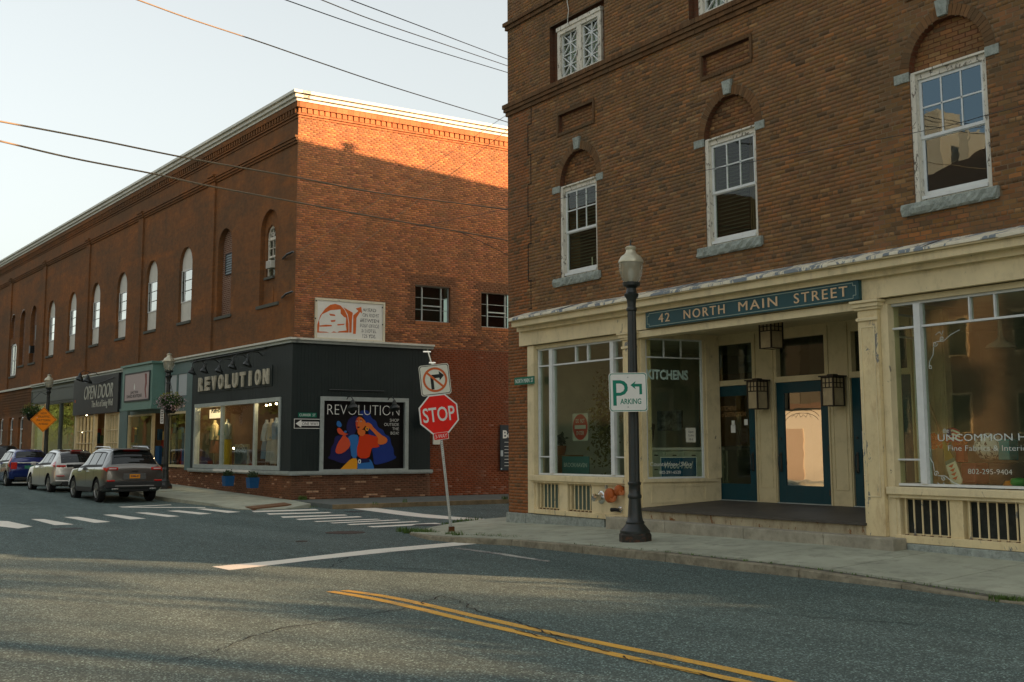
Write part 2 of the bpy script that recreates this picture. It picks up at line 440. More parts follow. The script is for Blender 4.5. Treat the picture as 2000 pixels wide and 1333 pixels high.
SIGNGREEN = plain('green_print', (0.006, 0.20, 0.125), 0.45)
STREETGREEN = plain('street_sign_green', (0.006, 0.14, 0.085), 0.4)
ORANGE = plain('work_zone_orange', (0.95, 0.27, 0.005), 0.6)
BLACK = plain('black_print', (0.015, 0.015, 0.014), 0.45)
LETTERWHITE = plain('white_print', (0.72, 0.72, 0.66), 0.5)
MINT = plain('pale_mint_glass_lettering', (0.45, 0.60, 0.52), 0.5)
PALEVINYL = plain('pale_vinyl_lettering', (0.55, 0.60, 0.56), 0.5)
LETTER_OLD = paint('aged_tan_letters', (0.52, 0.48, 0.36), 0.55, 0.3, 9, bump=0.2, dirt_amt=0.5)
AMBER = paint('amber_mica_panel', (0.42, 0.33, 0.19), 0.4, 0.25, 5, bump=0.05)
LANTERN = paint('bronze_lantern_metal', (0.045, 0.036, 0.026), 0.5, 0.2, 5, metal=0.4, bump=0.05)
# ------------------------------------------------------------------ ground, roads, pavements
def asphalt_mat():
    m, nt, b, _ = new_mat('worn_asphalt'); t = NT(nt); p = t.pos()
    big = t.noise(t.scaled(p, (0.22, 1.3, 1)), 0.55, 7, 0.62, 0.7)
    c = t.mix(t.ramp(big, [(0.35, 0), (0.65, 1)]), (0.108, 0.165, 0.156), (0.162, 0.226, 0.208))
    v = t.n('ShaderNodeTexVoronoi'); v.inputs['Scale'].default_value = 75; t.l(p, v.inputs['Vector'])
    sep = t.n('ShaderNodeSeparateColor'); t.l(v.outputs['Color'], sep.inputs[0])
    grain = t.ramp(sep.outputs[0], [(0.0, 0.45), (0.55, 0.85), (0.82, 1.25), (0.93, 2.6), (1.0, 4.5)])
    c = t.mix(0.85, c, grain, 'MULTIPLY')
    fine = t.noise(p, 190, 3, 0.8)
    c = t.mix(1.0, c, t.ramp(fine, [(0.25, 0.68), (0.75, 1.35)]), 'MULTIPLY')
    stain = t.noise(t.scaled(p, (0.6, 1.2, 1)), 1.7, 7, 0.7, 0.8)
    c = t.mix(t.ramp(stain, [(0.50, 0), (0.75, 0.6)]), c, (0.068, 0.098, 0.092))
    t.l(c, b.inputs['Base Color'])
    b.inputs['Roughness'].default_value = 0.72; b.inputs['Specular IOR Level'].default_value = 0.35
    h = t.math('ADD', t.math('MULTIPLY', sep.outputs[0], 0.7), fine)
    t.bump(h, 1.0, 0.040, b)
    return m
ASPHALT = asphalt_mat()
CONCRETE = paint('sidewalk_concrete', (0.38, 0.39, 0.30), 0.9, 0.24, 1.1, bump=0.4, dirt=(0.12, 0.12, 0.095), dirt_amt=0.75, spec=0.2)
KERB = paint('mossy_granite_kerb', (0.26, 0.23, 0.16), 0.9, 0.4, 5, bump=0.9, dirt=(0.07, 0.06, 0.04), dirt_amt=0.85)
EARTH = paint('earth_and_grass', (0.06, 0.075, 0.03), 0.95, 0.4, 1.5, bump=0.3)
def road_paint(name, col, wear=0.62):
    m, nt, b, _ = new_mat(name); t = NT(nt); p = t.pos()
    f = t.noise(p, 90, 4, 0.8); g = t.noise(p, 2.3, 6, 0.7)
    c = t.mix(t.ramp(g, [(0.3, 0.25), (0.7, 0)]), col, (col[0]*0.6, col[1]*0.6, col[2]*0.6))
    w = t.math('ADD', t.math('MULTIPLY', f, 0.6), t.math('MULTIPLY', g, 0.4))
    c = t.mix(t.ramp(w, [(wear-0.03, 0), (wear+0.03, 1)]), c, (0.09, 0.095, 0.09))
    t.l(c, b.inputs['Base Color']); b.inputs['Roughness'].default_value = 0.7
    t.bump(f, 0.6, 0.006, b)
    return m
RP_WHITE = road_paint('white_road_paint', (0.78, 0.74, 0.63), 0.60)
RP_YELLOW = road_paint('yellow_road_paint', (0.60, 0.33, 0.035), 0.555)

g = MB(); g.quad((-900, -900, -0.03), (900, -900, -0.03), (900, 900, -0.03), (-900, 900, -0.03))
g.build('ground', EARTH, kind='structure')
xs = [-160, -100, -46, -39, -20, 60]
road = MB()
road.strip([(x, -9, ground_z(x)) for x in xs], [(x, 80, ground_z(x)) for x in xs])
ROAD = road.build('road', ASPHALT, kind='structure')

def decal(name, polys, mat, parent=ROAD, z=0.004, **kw):
    mb = MB()
    for poly in polys:
        P = [on_z(px, py, 0.0) for px, py in poly]
        mb.add([(q.x, q.y, ground_z(q.x)+z) for q in P], [tuple(range(len(P)))])
    return mb.build(name, mat, parent, **kw)
def sc(pts, ox, oy, s): return [(ox+x/s, oy+y/s) for x, y in pts]
for q in ([(-30,115),(30,117),(128,138),(70,146),(-10,137)], [(120,109),(170,109),(290,130),(215,133)], [(248,101),(305,100),(432,120),(370,124)],
          [(400,92),(450,91),(572,107),(510,111)], [(525,84),(575,83),(703,98),(655,101)], [(650,77),(700,75),(830,88),(780,91)], [(765,69),(805,68),(940,81),(890,85)]):
    decal('crosswalk_bar', [sc(q, 0, 960, 2)], RP_WHITE)
for q in ([(305,129),(720,116),(745,124),(320,137)], [(400,145),(805,136),(828,142),(420,153)], [(492,165),(910,152),(932,158),(510,174)], [(590,181),(1000,163),(1028,169),(615,188)],
          [(705,196),(1120,180),(1148,184),(730,201)], [(808,206),(1250,185),(1278,189),(840,210)], [(920,215),(1375,195),(1402,200),(950,221)], [(1055,230),(1500,206),(1545,214),(1100,236)]):
    decal('crosswalk_bar', [sc(q, 400, 960, 3.3333)], RP_WHITE)
decal('side_street_stop_line', [sc([(930,110),(1090,106),(1420,148),(1410,170),(1310,160)], 400, 960, 3.3333), sc([(1420,148),(1640,168),(1858,183),(1820,193),(1640,187),(1410,170)], 400, 960, 3.3333)], RP_WHITE)
decal('stop_line', [sc([(45,492),(480,450),(1090,380),(1700,327),(1760,329),(1830,338),(1240,393),(700,450),(160,515)], 400, 960, 3.3333)], RP_WHITE)
decal('edge_line', [[(880,1071),(894,1070.5),(985,1082),(1075,1096.5),(1070,1098.5),(980,1085)]], road_paint('worn_white_road_paint', (0.5, 0.5, 0.44), 0.50))
decal('parking_line', [[(231,990.2),(334,986),(334,987),(237,991.5)], [(237,990.6),(401,991.4),(401,992.7),(237,992)]], RP_WHITE)
decal('parking_line', [[(108,968.4),(141,967.9),(141,969),(108,969.4)], [(8,952.2),(52,951.6),(52,952.6),(8,953.2)]], RP_WHITE)
def ribbon(px_pts, width):
    P = [on_z(x, y, 0) for x, y in px_pts]; out = []
    for _ in range(2):
        Q = [P[0]]
        for a, b_ in zip(P[:-1], P[1:]): Q += [a*0.75+b_*0.25, a*0.25+b_*0.75]
        P = Q + [P[-1]]
    L, R_ = [], []
    for i, p in enumerate(P):
        d = P[min(i+1, len(P)-1)] - P[max(i-1, 0)]; n = Vector((-d.y, d.x, 0)).normalized()*width/2
        jj = random.uniform(-.004, .004)
        L.append((p.x+n.x, p.y+n.y+jj, 0.004)); R_.append((p.x-n.x, p.y-n.y+jj, 0.004))
    return MB().strip(L, R_)
ribbon([(672,1154),(745,1164),(820,1179),(905,1199),(1000,1221),(1120,1246),(1250,1272),(1400,1303),(1550,1336),(2100,1450)], 0.125).build('yellow_line', RP_YELLOW, ROAD)
ribbon([(645,1156),(720,1168),(820,1190),(905,1211),(1000,1233),(1120,1261),(1225,1285),(1340,1309),(1470,1337),(2000,1452)], 0.125).build('yellow_line', RP_YELLOW, ROAD)
# cracks in the asphalt, tar and patches
TAR = plain('tar_dark_crack', (0.012, 0.012, 0.012), 0.9)
PATCH = paint('smooth_asphalt_patch', (0.055, 0.06, 0.058), 0.8, 0.2, 3, bump=0.5)
def crack(px_pts, w=0.018, n=7):
    P = [on_z(x, y, 0) for x, y in px_pts]; Q = []
    for a, b_ in zip(P[:-1], P[1:]):
        L = (b_-a).length
        for k in range(n):
            q = a.lerp(b_, k/n); Q.append(q + Vector((random.uniform(-1, 1), random.uniform(-1, 1), 0))*L*0.045)
    Q.append(P[-1]); L, R_ = [], []
    for i, p in enumerate(Q):
        ww = w*random.uniform(0.4, 1.3)
        d = Q[min(i+1, len(Q)-1)] - Q[max(i-1, 0)]; nn = Vector((-d.y, d.x, 0)).normalized()*ww/2
        L.append((p.x+nn.x, p.y+nn.y, 0.008)); R_.append((p.x-nn.x, p.y-nn.y, 0.008))
    return MB().strip(L, R_)
for pts in ([(350,1292),(430,1270),(500,1243),(540,1232)], [(540,1232),(700,1205),(790,1190)], [(820,1181),(860,1165),(890,1172),(930,1195),(1000,1212)], [(1000,1212),(1060,1236),(1130,1252)],
            [(1218,1283),(1225,1290),(1262,1291),(1280,1300)], [(1280,1300),(1360,1316),(1450,1338)], [(735,1107),(800,1112),(905,1116)], [(100,1052),(150,1050)], [(640,1110),(680,1090)], [(1500,1200),(1660,1212),(1800,1222)],
            [(1000,1230),(1080,1250),(1190,1275)]):
    crack(pts).build('asphalt_crack', TAR, ROAD)
def disc(px, py, rx, name, mat, z=0.006, squash=1.0):
    c = on_z(px, py, 0); D = (c-EYE).dot(FWD); r = rx*D/FPX; n = 40
    mb = MB(); mb.lathe([(r, 0.0), (r, z), (r*0.93, z+0.003), (r*0.90, z), (0.01, z)], (c.x, c.y, 0), n)
    return mb.build(name, mat, ROAD), c, r
CASTIRON = paint('rusty_cast_iron_cover', (0.06, 0.045, 0.036), 0.6, 0.4, 9, bump=0.4)
disc(674, 1041, 39, 'manhole_cover', CASTIRON)
disc(589, 1058, 12, 'manhole_cover', CASTIRON)
def blob(px, py, rx, name, mat, asp=1.0, z=0.0055, seed=1):
    random.seed(seed); c = on_z(px, py, 0); D = (c-EYE).dot(FWD); r = rx*D/FPX
    pts = []
    for k in range(26):
        a = 2*PI*k/26; rr = r*random.uniform(0.85, 1.1)
        pts.append((c.x+rr*math.cos(a)*asp, c.y+rr*math.sin(a), z))
    MB().add(pts, [tuple(range(26))]).build(name, mat, ROAD)
blob(132, 1033.5, 32, 'asphalt_patch', PATCH, 1.0, seed=3)
blob(694, 1000, 20, 'asphalt_patch', PATCH, 1.3, seed=4)
blob(835, 1026, 30, 'asphalt_patch', PATCH, 1.0, seed=5)

# near pavement: granite kerb stones and concrete slabs, a little higher against the shopfront
SW = empty('sidewalk', (-16, 12.6, 0), kind='structure')
wall_prof = [(-22.2, .10), (-17.62, .205), (-12.3, .27), (-9.8, .232), (4, .2)]
def interp(prof, x):
    return float(np.interp(x, [p[0] for p in prof], [p[1] for p in prof]))
kz = [(-21.2, .05), (-19, .09), (-16, .12), (-12, .12), (-10, .06), (-9.0, .025), (4, .02)]
def kline(px, py):
    z = 0.1
    for _ in range(6):
        q = on_z(px, py, z); z = interp(kz, q.x)
    return q
kpts = [kline(x, y) for x, y in ((800,1040),(838,1047),(900,1051),(1000,1054.5),(1137,1066.5),(1300,1081.5),(1430,1097),(1560,1112),(1760,1141),(1950,1172))]
kxs = [p.x for p in kpts] + [4.0]; kys = [p.y for p in kpts] + [kpts[-1].y+0.25]
def kerb_y(x): return float(np.interp(x, kxs, kys))
back = [on_z(x, y, .07) for x, y in ((800,1038),(850,1028),(890,1022.5),(957,1015.5),(993,1012.5))]
def side_z(x, y):
    y0 = kerb_y(x); f = max(0, min(1, (y-y0)/max(0.1, YN-y0)))
    return interp(kz, x)*(1-f) + interp(wall_prof, x)*f
def slab(pts, parent, name='paving_slab', mat=CONCRETE, zf=side_z, depth=0.14):
    n = len(pts); T = [(x, y, zf(x, y)) for x, y in pts]; B = [(x, y, zf(x, y)-depth) for x, y in pts]
    MB().add(T+B, [tuple(range(n)), tuple(range(2*n-1, n-1, -1))] + [((i+1) % n, i, n+i, n+(i+1) % n) for i in range(n)]).build(name, mat, parent)
KW = 0.15
bx = [b_.x for b_ in back] + [-22.18]; by = [b_.y for b_ in back] + [13.95]
def back_y(x):
    if x > -21.8: return YN + 0.1
    return float(np.interp(x, bx[::-1], by[::-1]))
# corner slab tip along the side street
tip = [(back[0].x, back[0].y)]
slab([(kpts[0].x, kpts[0].y+.02), (kpts[1].x, kpts[1].y+KW), (kpts[2].x, kpts[2].y+KW), (-20.6, kerb_y(-20.6)+KW), (-20.6, YN+.1), (-22.18, YN+.1), (back[4].x, back[4].y), (back[3].x, back[3].y), (back[2].x, back[2].y), (back[1].x, back[1].y)][::1], SW)
x = -20.6
for wdt in (1.6, 1.55, 1.6, 1.5, 1.6, 1.55, 1.5, 1.6, 1.6, 1.6, 1.6, 1.6, 1.6, 1.6, 1.6):
    a, b_ = x+0.018, x+wdt
    gap = 0.03 + (0.10 if -15.5 < x < -9.5 else 0)
    slab([(a, kerb_y(a)+KW+gap), (b_, kerb_y(b_)+KW+gap*random.uniform(.7, 1.2)), (b_, YN+.1), (a, YN+.1)], SW)
    x = b_
# debris strip between kerb and slabs
mb = MB(); n = 60
xs_ = np.linspace(-21.3, 3, n)
mb.strip([(x, kerb_y(x)+KW-.02, side_z(x, kerb_y(x))-.012) for x in xs_], [(x, kerb_y(x)+KW+.2, side_z(x, kerb_y(x)+.2)-.014) for x in xs_])
mb.build('joint_earth', paint('joint_debris', (0.13, 0.125, 0.10), 0.95, 0.6, 14, bump=1.0, dirt=(0.03, 0.03, 0.02), dirt_amt=0.9), SW)
x = kpts[0].x + 0.02; k = 0
joints = [-19.9, -18.2, kpts[4].x, kpts[5].x, kpts[7].x]
edges = [kpts[0].x+.02, -20.6, -19.3, kpts[3].x, kpts[4].x, kpts[5].x, kpts[7].x, -9.9, -8.0, -6, -4, -2, 0, 2, 4]
edges = sorted(set(round(e, 3) for e in edges))
for a, b_ in zip(edges[:-1], edges[1:]):
    mb = MB(); ns = 7; F, T1, T2, Bk = [], [], [], []
    for i in range(ns+1):
        xx = a + 0.006 + (b_-a-0.012)*i/ns; yy = kerb_y(xx); zt = interp(kz, xx)
        j = random.uniform(-.007, .007)
        F.append((xx, yy-.012+j, -0.05)); T1.append((xx, yy+j*.7, zt-.012)); T2.append((xx, yy+.02+j*.5, zt)); Bk.append((xx, yy+KW-.01, zt-.002+j*.3))
    mb.strip(F, T1); mb.strip(T1, T2); mb.strip(T2, Bk); mb.strip(Bk, [(p[0], p[1], -.05) for p in Bk])
    mb.add([F[0], T1[0], T2[0], Bk[0], (Bk[0][0], Bk[0][1], -.05)], [(0, 1, 2, 3, 4)])
    mb.add([F[-1], T1[-1], T2[-1], Bk[-1], (Bk[-1][0], Bk[-1][1], -.05)], [(4, 3, 2, 1, 0)])
    mb.build('kerb_stone', KERB, SW)

# far pavement round the corner shop
SF = empty('sidewalk', (-40, 13, 0.1), kind='structure')
def wall_zf(a): return 0.12 + min(a, 16)*0.0235 + max(0, a-16)*0.006
def fxy(a, w): q = FL.pt(-a, 0, w); return (q.x, q.y)
kb = [on_z(368, 972, .17), on_z(311, 966, .2)]
wk = max(1.9, (FL.O - kb[0]).dot(-FL.n)) if False else (kb[0]-FL.O).dot(FL.n)
def far_z(x, y):
    q = Vector((x, y, 0)) - FL.O; a = -q.dot(FL.r); w = q.dot(FL.n)
    f = max(0, min(1, w/max(wk, .1)))
    drop = max(0, min(1, (a-4.0)/3.5))
    kzv = ground_z(x) + 0.03 + 0.13*drop
    return wall_zf(max(0, a))*(1-f) + kzv*f
a = 7.0
while a < 62:
    w1 = 1.55
    slab([fxy(a+w1-.01, wk), fxy(a, wk), fxy(a, -.1), fxy(a+w1-.01, -.1)], SF, zf=far_z)
    a += w1
a = 7.0
while a < 62:
    slab([fxy(a+2.38, wk+.16), fxy(a, wk+.16), fxy(a, wk+.004), fxy(a+2.38, wk+.004)], SF, 'kerb_stone', KERB, zf=lambda x, y: far_z(x, y)+.004, depth=.25)
    a += 2.4
edge = [on_z(x, y, z) for x, y, z in ((410,983.5,.08),(441.5,991,.035),(473,995,.02),(515,995.5,.02),(557,994,.02),(607,990.5,.03))]
def ramp_z(x, y):
    return 0.02 + max(0, min(1, (Vector((x, y, 0))-Vector((edge[3].x, edge[3].y, 0))).length/3.4))*0.09
p0 = fxy(7.0, wk+.16); c0 = fxy(0, -.05)
def rz(x, y):
    q = Vector((x, y, 0)) - FL.O; a_ = -q.dot(FL.r); w = q.dot(FL.n)
    if w < .3 and a_ > 0: return wall_zf(a_)
    if a_ < .3 and w < .6: return .12
    for e, zz in zip(edge, (.08, .035, .02, .02, .02, .03)):
        if (Vector((x, y, 0))-Vector((e.x, e.y, 0))).length < .05: return zz
    return .16
poly = [p0, (edge[0].x, edge[0].y), (edge[1].x, edge[1].y), fxy(3.4, -.05), fxy(7.0, -.05)]
slab(poly, SF, zf=lambda x, y: rz(x, y) if (Vector((x, y))-Vector(p0)).length > .05 else .16)
slab([(edge[1].x, edge[1].y), (edge[2].x, edge[2].y), (edge[3].x, edge[3].y), fxy(0.9, -.05), fxy(3.4, -.05)], SF, zf=rz)
slab([(edge[3].x, edge[3].y), (edge[4].x, edge[4].y), (edge[5].x, edge[5].y), c0, fxy(0.9, -.05)], SF, zf=rz)
s0 = on_z(609, 991, .08); s1 = on_z(997, 976, .12)
def sxy(b, w): q = SL.pt(b, 0, w); return (q.x, q.y)
ws0 = (s0-SL.O).dot(SL.n); ws1 = (s1-SL.O).dot(SL.n); bs0 = (s0-SL.O).dot(SL.r); bs1 = (s1-SL.O).dot(SL.r)
def swid(b): return ws0 + (ws1-ws0)*(b-bs0)/(bs1-bs0)
OLDCONC = paint('old_grey_asphalt_walk', (0.13, 0.145, 0.13), 0.9, 0.25, 3, bump=0.4, dirt=(0.06, 0.07, 0.05), dirt_amt=0.6)
b0 = -0.4
while b0 < 26:
    b1 = b0+1.8
    slab([sxy(b0, -.05) if b0 > 0 else sxy(0.0, .02), sxy(b0, swid(b0)-.15), sxy(b1, swid(b1)-.15), sxy(b1, -.05)], SF, mat=OLDCONC, zf=lambda x, y: .12)
    slab([sxy(b0, swid(b0)-.145), sxy(b0, swid(b0)), sxy(b1-.01, swid(b1)), sxy(b1-.01, swid(b1)-.145)], SF, 'kerb_stone', paint('tan_kerb', (0.27, 0.20, 0.11), 0.9, 0.4, 4, bump=0.6) if b0 < 0 else bpy.data.materials['tan_kerb'], zf=lambda x, y: .125, depth=.2)
    b0 = b1
tp = [on_z(x, y, .07) for x, y in ((479,989),(555,983.2),(569.6,986.7),(494,992.2))]
TACT = paint('rusty_tactile_plate', (0.17, 0.085, 0.04), 0.7, 0.2, 5, bump=0.2)
mb = MB(); mb.add([(p.x, p.y, rz(p.x, p.y)*0+ (0.093 if i in (1, 2) else 0.058)) for i, p in enumerate(tp)] + [(p.x, p.y, -.03) for p in tp], [(0,1,2,3),(0,4,5,1),(1,5,6,2),(2,6,7,3),(3,7,4,0)])
mb.build('tactile_plate', TACT, SF)
# pavement across the main street, behind the camera
SB = MB(); SB.box(-120, 50, -12, -9, -0.1, 0.13); 
SBo = MB(); SBo.add([(-120,-12,.13),(50,-12,.13),(50,-9,.13),(-120,-9,.13),(50,-9,-.1),(-120,-9,-.1)], [(0,1,2,3),(3,2,4,5)])
SBo.build('sidewalk', CONCRETE, kind='structure')
# ------------------------------------------------------------------ brick laying
def lay_courses(fr, u0, u1, v0, v1, blocked, pitch=0.207, row=0.0675, joint=0.006, w=0.0, proud=0.003, tones=None, hdr=6, start=0, wmax=None):
    """real bricks course by course round the openings; returns a list of boxes (u0,u1,v0,v1,w,proud,tone)"""
    out = []; nrow = int(round((v1-v0)/row))
    for r in range(nrow):
        a, b = v0+r*row, v0+(r+1)*row; vm = (a+b)/2
        header = hdr and ((r+start) % hdr == hdr-1)
        pw = pitch/2 if header else pitch
        off = (0.25*pitch if header else 0.5*pitch*((r+start) % 2)) + random.uniform(-.006, .006)
        segs = [(u0, u1)]
        for c, d in blocked(vm):
            ns = []
            for s, e in segs:
                if d <= s or c >= e: ns.append((s, e))
                else:
                    if c > s: ns.append((s, c))
                    if d < e: ns.append((d, e))
            segs = ns
        for s, e in segs:
            k = math.floor((s-off)/pw)
            while off+k*pw < e:
                x0, x1 = max(s, off+k*pw), min(e, off+(k+1)*pw); k += 1
                if x1-x0 < 0.03: continue
                t = tones(header, (x0+x1)/2, vm) if tones else (1, 1, 1)
                j = joint*random.uniform(.6, 1.3)
                out.append((x0+j/2, x1-j/2, a+joint/2, b-joint/2, w, proud*random.uniform(.3, 1.5), t))
    return out
def bricks_mesh(fr, boxes, name, mat, parent, **kw):
    n = len(boxes)
    B = np.array([b[:6] for b in boxes]); T = np.array([b[6] for b in boxes])
    L = wloc(parent)
    u0, u1, v0, v1, w, p = B.T; bev = 0.003
    O = np.array(fr.O) - np.array(L); r = np.array(fr.r); nn = np.array(fr.n); z = np.array((0, 0, 1.))
    def P(u, v, ww): return O + u[:, None]*r + v[:, None]*z + ww[:, None]*nn
    V = np.stack([P(u0, v0, w-.01), P(u1, v0, w-.01), P(u1, v1, w-.01), P(u0, v1, w-.01), P(u0+bev, v0+bev, w+p), P(u1-bev, v0+bev, w+p), P(u1-bev, v1-bev, w+p), P(u0+bev, v1-bev, w+p)], 1).reshape(-1, 3)
    F = np.array([(4,5,6,7),(0,1,5,4),(1,2,6,5),(2,3,7,6),(3,0,4,7)])
    faces = (F[None] + 8*np.arange(n)[:, None, None]).reshape(-1, 4)
    me = bpy.data.meshes.new(name)
    me.vertices.add(len(V)); me.vertices.foreach_set('co', V.astype(np.float32).ravel())
    me.loops.add(faces.size); me.loops.foreach_set('vertex_index', faces.astype(np.int32).ravel())
    me.polygons.add(len(faces)); me.polygons.foreach_set('loop_start', np.arange(0, faces.size, 4, dtype=np.int32))
    me.materials.append(mat); me.update(calc_edges=True)
    ca = me.color_attributes.new('tone', 'FLOAT_COLOR', 'POINT')
    A = np.ones((len(V), 4), dtype=np.float32); A[:, :3] = np.repeat(T, 8, axis=0); ca.data.foreach_set('color', A.ravel())
    o = bpy.data.objects.new(name, me); COL.objects.link(o); o.parent = parent; WL[o] = L
    return tag(o, **kw)
_tone_cache = {}
def single_bricks(fr, boxes, mat, parent):
    """bricks large enough to pick apart: one object each, sharing a few meshes"""
    L = wloc(parent)
    for (u0, u1, v0, v1, w, p, t) in boxes:
        key = (round(u1-u0, 2), tuple(round(c, 1) for c in t), id(mat), id(fr))
        if key not in _tone_cache:
            hw, hh = key[0]/2-.003, (v1-v0)/2; b = .003
            me = bpy.data.meshes.new('brick')
            pts = [(-hw,-hh,-.01),(hw,-hh,-.01),(hw,hh,-.01),(-hw,hh,-.01),(-hw+b,-hh+b,0),(hw-b,-hh+b,0),(hw-b,hh-b,0),(-hw+b,hh-b,0)]
            me.from_pydata([tuple(fr.r*a + Vector((0,0,1))*bb + fr.n*c) for a, bb, c in pts], [], [(4,5,6,7),(0,1,5,4),(1,2,6,5),(2,3,7,6),(3,0,4,7)])
            me.materials.append(mat)
            ca = me.color_attributes.new('tone', 'FLOAT_COLOR', 'POINT')
            ca.data.foreach_set('color', np.tile(np.array([*key[1], 1], dtype=np.float32), 8))
            _tone_cache[key] = me
        o = bpy.data.objects.new('brick', _tone_cache[key]); COL.objects.link(o); o.parent = parent
        o.location = fr.pt((u0+u1)/2, (v0+v1)/2, w+p) - L
def wall_face(fr, u0, u1, v0, v1, blocked, w, dv=0.03565, mb=None):
    """wall sheet made of low strips so that arched openings are cut out of it"""
    mb = mb or MB(fr); v = v0; open_ = {}
    def flush(k, vend):
        s, e, a = open_.pop(k); mb.quad((s, a, w), (e, a, w), (e, vend, w), (s, vend, w))
    n = int(math.ceil((v1-v0)/dv))
    for i in range(n):
        a, b = v0+i*dv, min(v1, v0+(i+1)*dv); vm = (a+b)/2
        segs = [(u0, u1)]
        for c, d in blocked(vm):
            ns = []
            for s, e in segs:
                if d <= s or c >= e: ns.append((s, e))
                else:
                    if c > s: ns.append((s, c))
                    if d < e: ns.append((d, e))
            segs = ns
        keys = {(round(s, 3), round(e, 3)) for s, e in segs}
        for k in list(open_):
            if k not in keys: flush(k, a)
        for k in keys:
            if k not in open_: open_[k] = (k[0], k[1], a)
    for k in list(open_): flush(k, v1)
    return mb
def rect_open(a, b, c, d): return lambda v: [(a, b)] if c < v < d else []
def arch_open(cx, r, v0, spring, rv=None):
    rv = rv or r
    def f(v):
        if v0 < v <= spring: return [(cx-r, cx+r)]
        if spring < v < spring+rv:
            h = r*math.sqrt(max(0, 1-((v-spring)/rv)**2)); return [(cx-h, cx+h)]
        return []
    return f
def many(*fs): return lambda v: [x for f in fs for x in f(v)]
def reveal(mb, pts, w0, w1, closed=False):
    a = [(u, v, w0) for u, v in pts]; b = [(u, v, w1) for u, v in pts]
    if closed: a.append(a[0]); b.append(b[0])
    return mb.strip(a, b)
def arch_pts(cx, r, v0, spring, n=18, rv=None):
    rv = rv or r
    return [(cx-r, v0)] + [(cx-r*math.cos(PI*k/n), spring+rv*math.sin(PI*k/n)) for k in range(n+1)] + [(cx+r, v0)]
def arch_ring(fr, cx, r0, r1, spring, n, w, parent, mat, a0=0.0, a1=PI, rv=1.0):
    for k in range(n):
        t0, t1 = a0+(a1-a0)*(k+.06)/n, a0+(a1-a0)*(k+.94)/n
        pts = [(cx-math.cos(t0)*r1, spring+math.sin(t0)*r1*rv), (cx-math.cos(t1)*r1, spring+math.sin(t1)*r1*rv), (cx-math.cos(t1)*r0, spring+math.sin(t1)*r0*rv), (cx-math.cos(t0)*r0, spring+math.sin(t0)*r0*rv)]
        mb = MB(fr); g_ = random.uniform(.55, 1.0); mb.c = (g_, g_*.98, g_*.95); mb.prism(pts[::-1], w-.05, w+random.uniform(.004, .010)); mb.build('brick', mat, parent, col=True)

# ------------------------------------------------------------------ near building
NB = empty('brick_building', (-15.0, YN+4, 0), 'brown brick building with cream shopfront and recessed teal doors, right of the side street', 'building')
XL_, XR_ = -22.19, -5.6
WINC = (-19.52, -15.05, -10.61)
WR, SPR = 0.635, 7.04
attic = [(c-.77, c+.77, 9.26, 10.42) for c in (-19.53, -15.05, -10.61)]
opens = [arch_open(c, WR, 5.11, SPR) for c in WINC] + [arch_open(-6.7, WR, 5.11, SPR)] + [rect_open(a-.20, b+.20, c, d+.15) for a, b, c, d in attic]
panels = [(c-.60, c+.60, 8.16, 8.54) for c in (-19.57, -15.08, -10.6)]
ornpan = [rect_open(a, b, c, d) for a, b, c, d in panels]
store = rect_open(-21.36, XR_, -1, 4.36)
def key_block(v):
    out = []
    for c in WINC:
        if 7.68 < v < 7.93: out.append((c-.12, c+.12))
        if 6.90 < v < 7.05: out += [(c-.92, c-.62), (c+.62, c+.86)]
        if 4.94 < v < 5.115: out.append((c-.86, c+.76))
    return out
def ringb(v):
    out = []
    for c in WINC:
        if 7.04 < v < 7.04+.80:
            h = .80*math.sqrt(max(0, 1-((v-7.04)/.80)**2)); out.append((c-h, c+h))
    return out
def band(v): return [(XL_-1, XR_+1)] if (9.0 < v < 9.265 or 10.985 < v < 11.165) else []
mb = wall_face(NEAR, XL_, XR_, 0.0, 15.2, many(*opens, *ornpan, store), 0.0)
mb.build('wall', MORTAR, NB)
def near_tones(header, u, v):
    r_ = random.random(); g_ = random.uniform(.86, 1.15)
    if u < -21.36 and v < 9: return (g_*1.25, g_*.92, g_*.75) if r_ > .1 else (g_*.7, g_*.7, g_*.7)
    if header and r_ < .18: return (g_*.62, g_*.70, g_*.80)
    if r_ < .07: return (g_*.56, g_*.62, g_*.72)
    if r_ < .22: return (g_*1.30, g_*1.12, g_*.95)
    if r_ < .25: return (g_*1.35, g_*1.5, g_*1.5)
    return (g_, g_*random.uniform(.92, 1.05), g_*random.uniform(.85, 1.05))
bb = lay_courses(NEAR, XL_, XR_, 0.31, 13.0, many(*opens, *ornpan, store, key_block, ringb, band), tones=near_tones)
# panels' own recessed bricks and the arch fields
for c, p in zip(WINC, panels):
    bb += lay_courses(NEAR, p[0]+.03, p[1]-.03, p[2]+.02, p[3]-.01, lambda v: [], tones=near_tones, w=-.055, hdr=0)
    bb += lay_courses(NEAR, c-.64, c+.64, 7.05, 7.75, (lambda cc: lambda v: [(cc-2, cc-.635*math.sqrt(max(0, 1-((v-7.04)/.635)**2))), (cc+.635*math.sqrt(max(0, 1-((v-7.04)/.635)**2)), cc+2)])(c), tones=near_tones, w=-.10, hdr=0)
def brick_near(b):
    q = NEAR.pt((b[0]+b[1])/2, (b[2]+b[3])/2); d = q-EYE; D = d.dot(FWD)
    px = CX+FPX*d.dot(RGT)/D; py = CY-FPX*d.dot(UPV)/D
    return (D if (0 < px < 2000 and 0 < py < 1333 and b[1]-b[0] > .15) else 1e3)
bb.sort(key=brick_near)
single_bricks(NEAR, bb[:292], BRICK, NB)
bricks_mesh(NEAR, bb[292:], 'brickwork', BRICK, NB, kind='stuff')
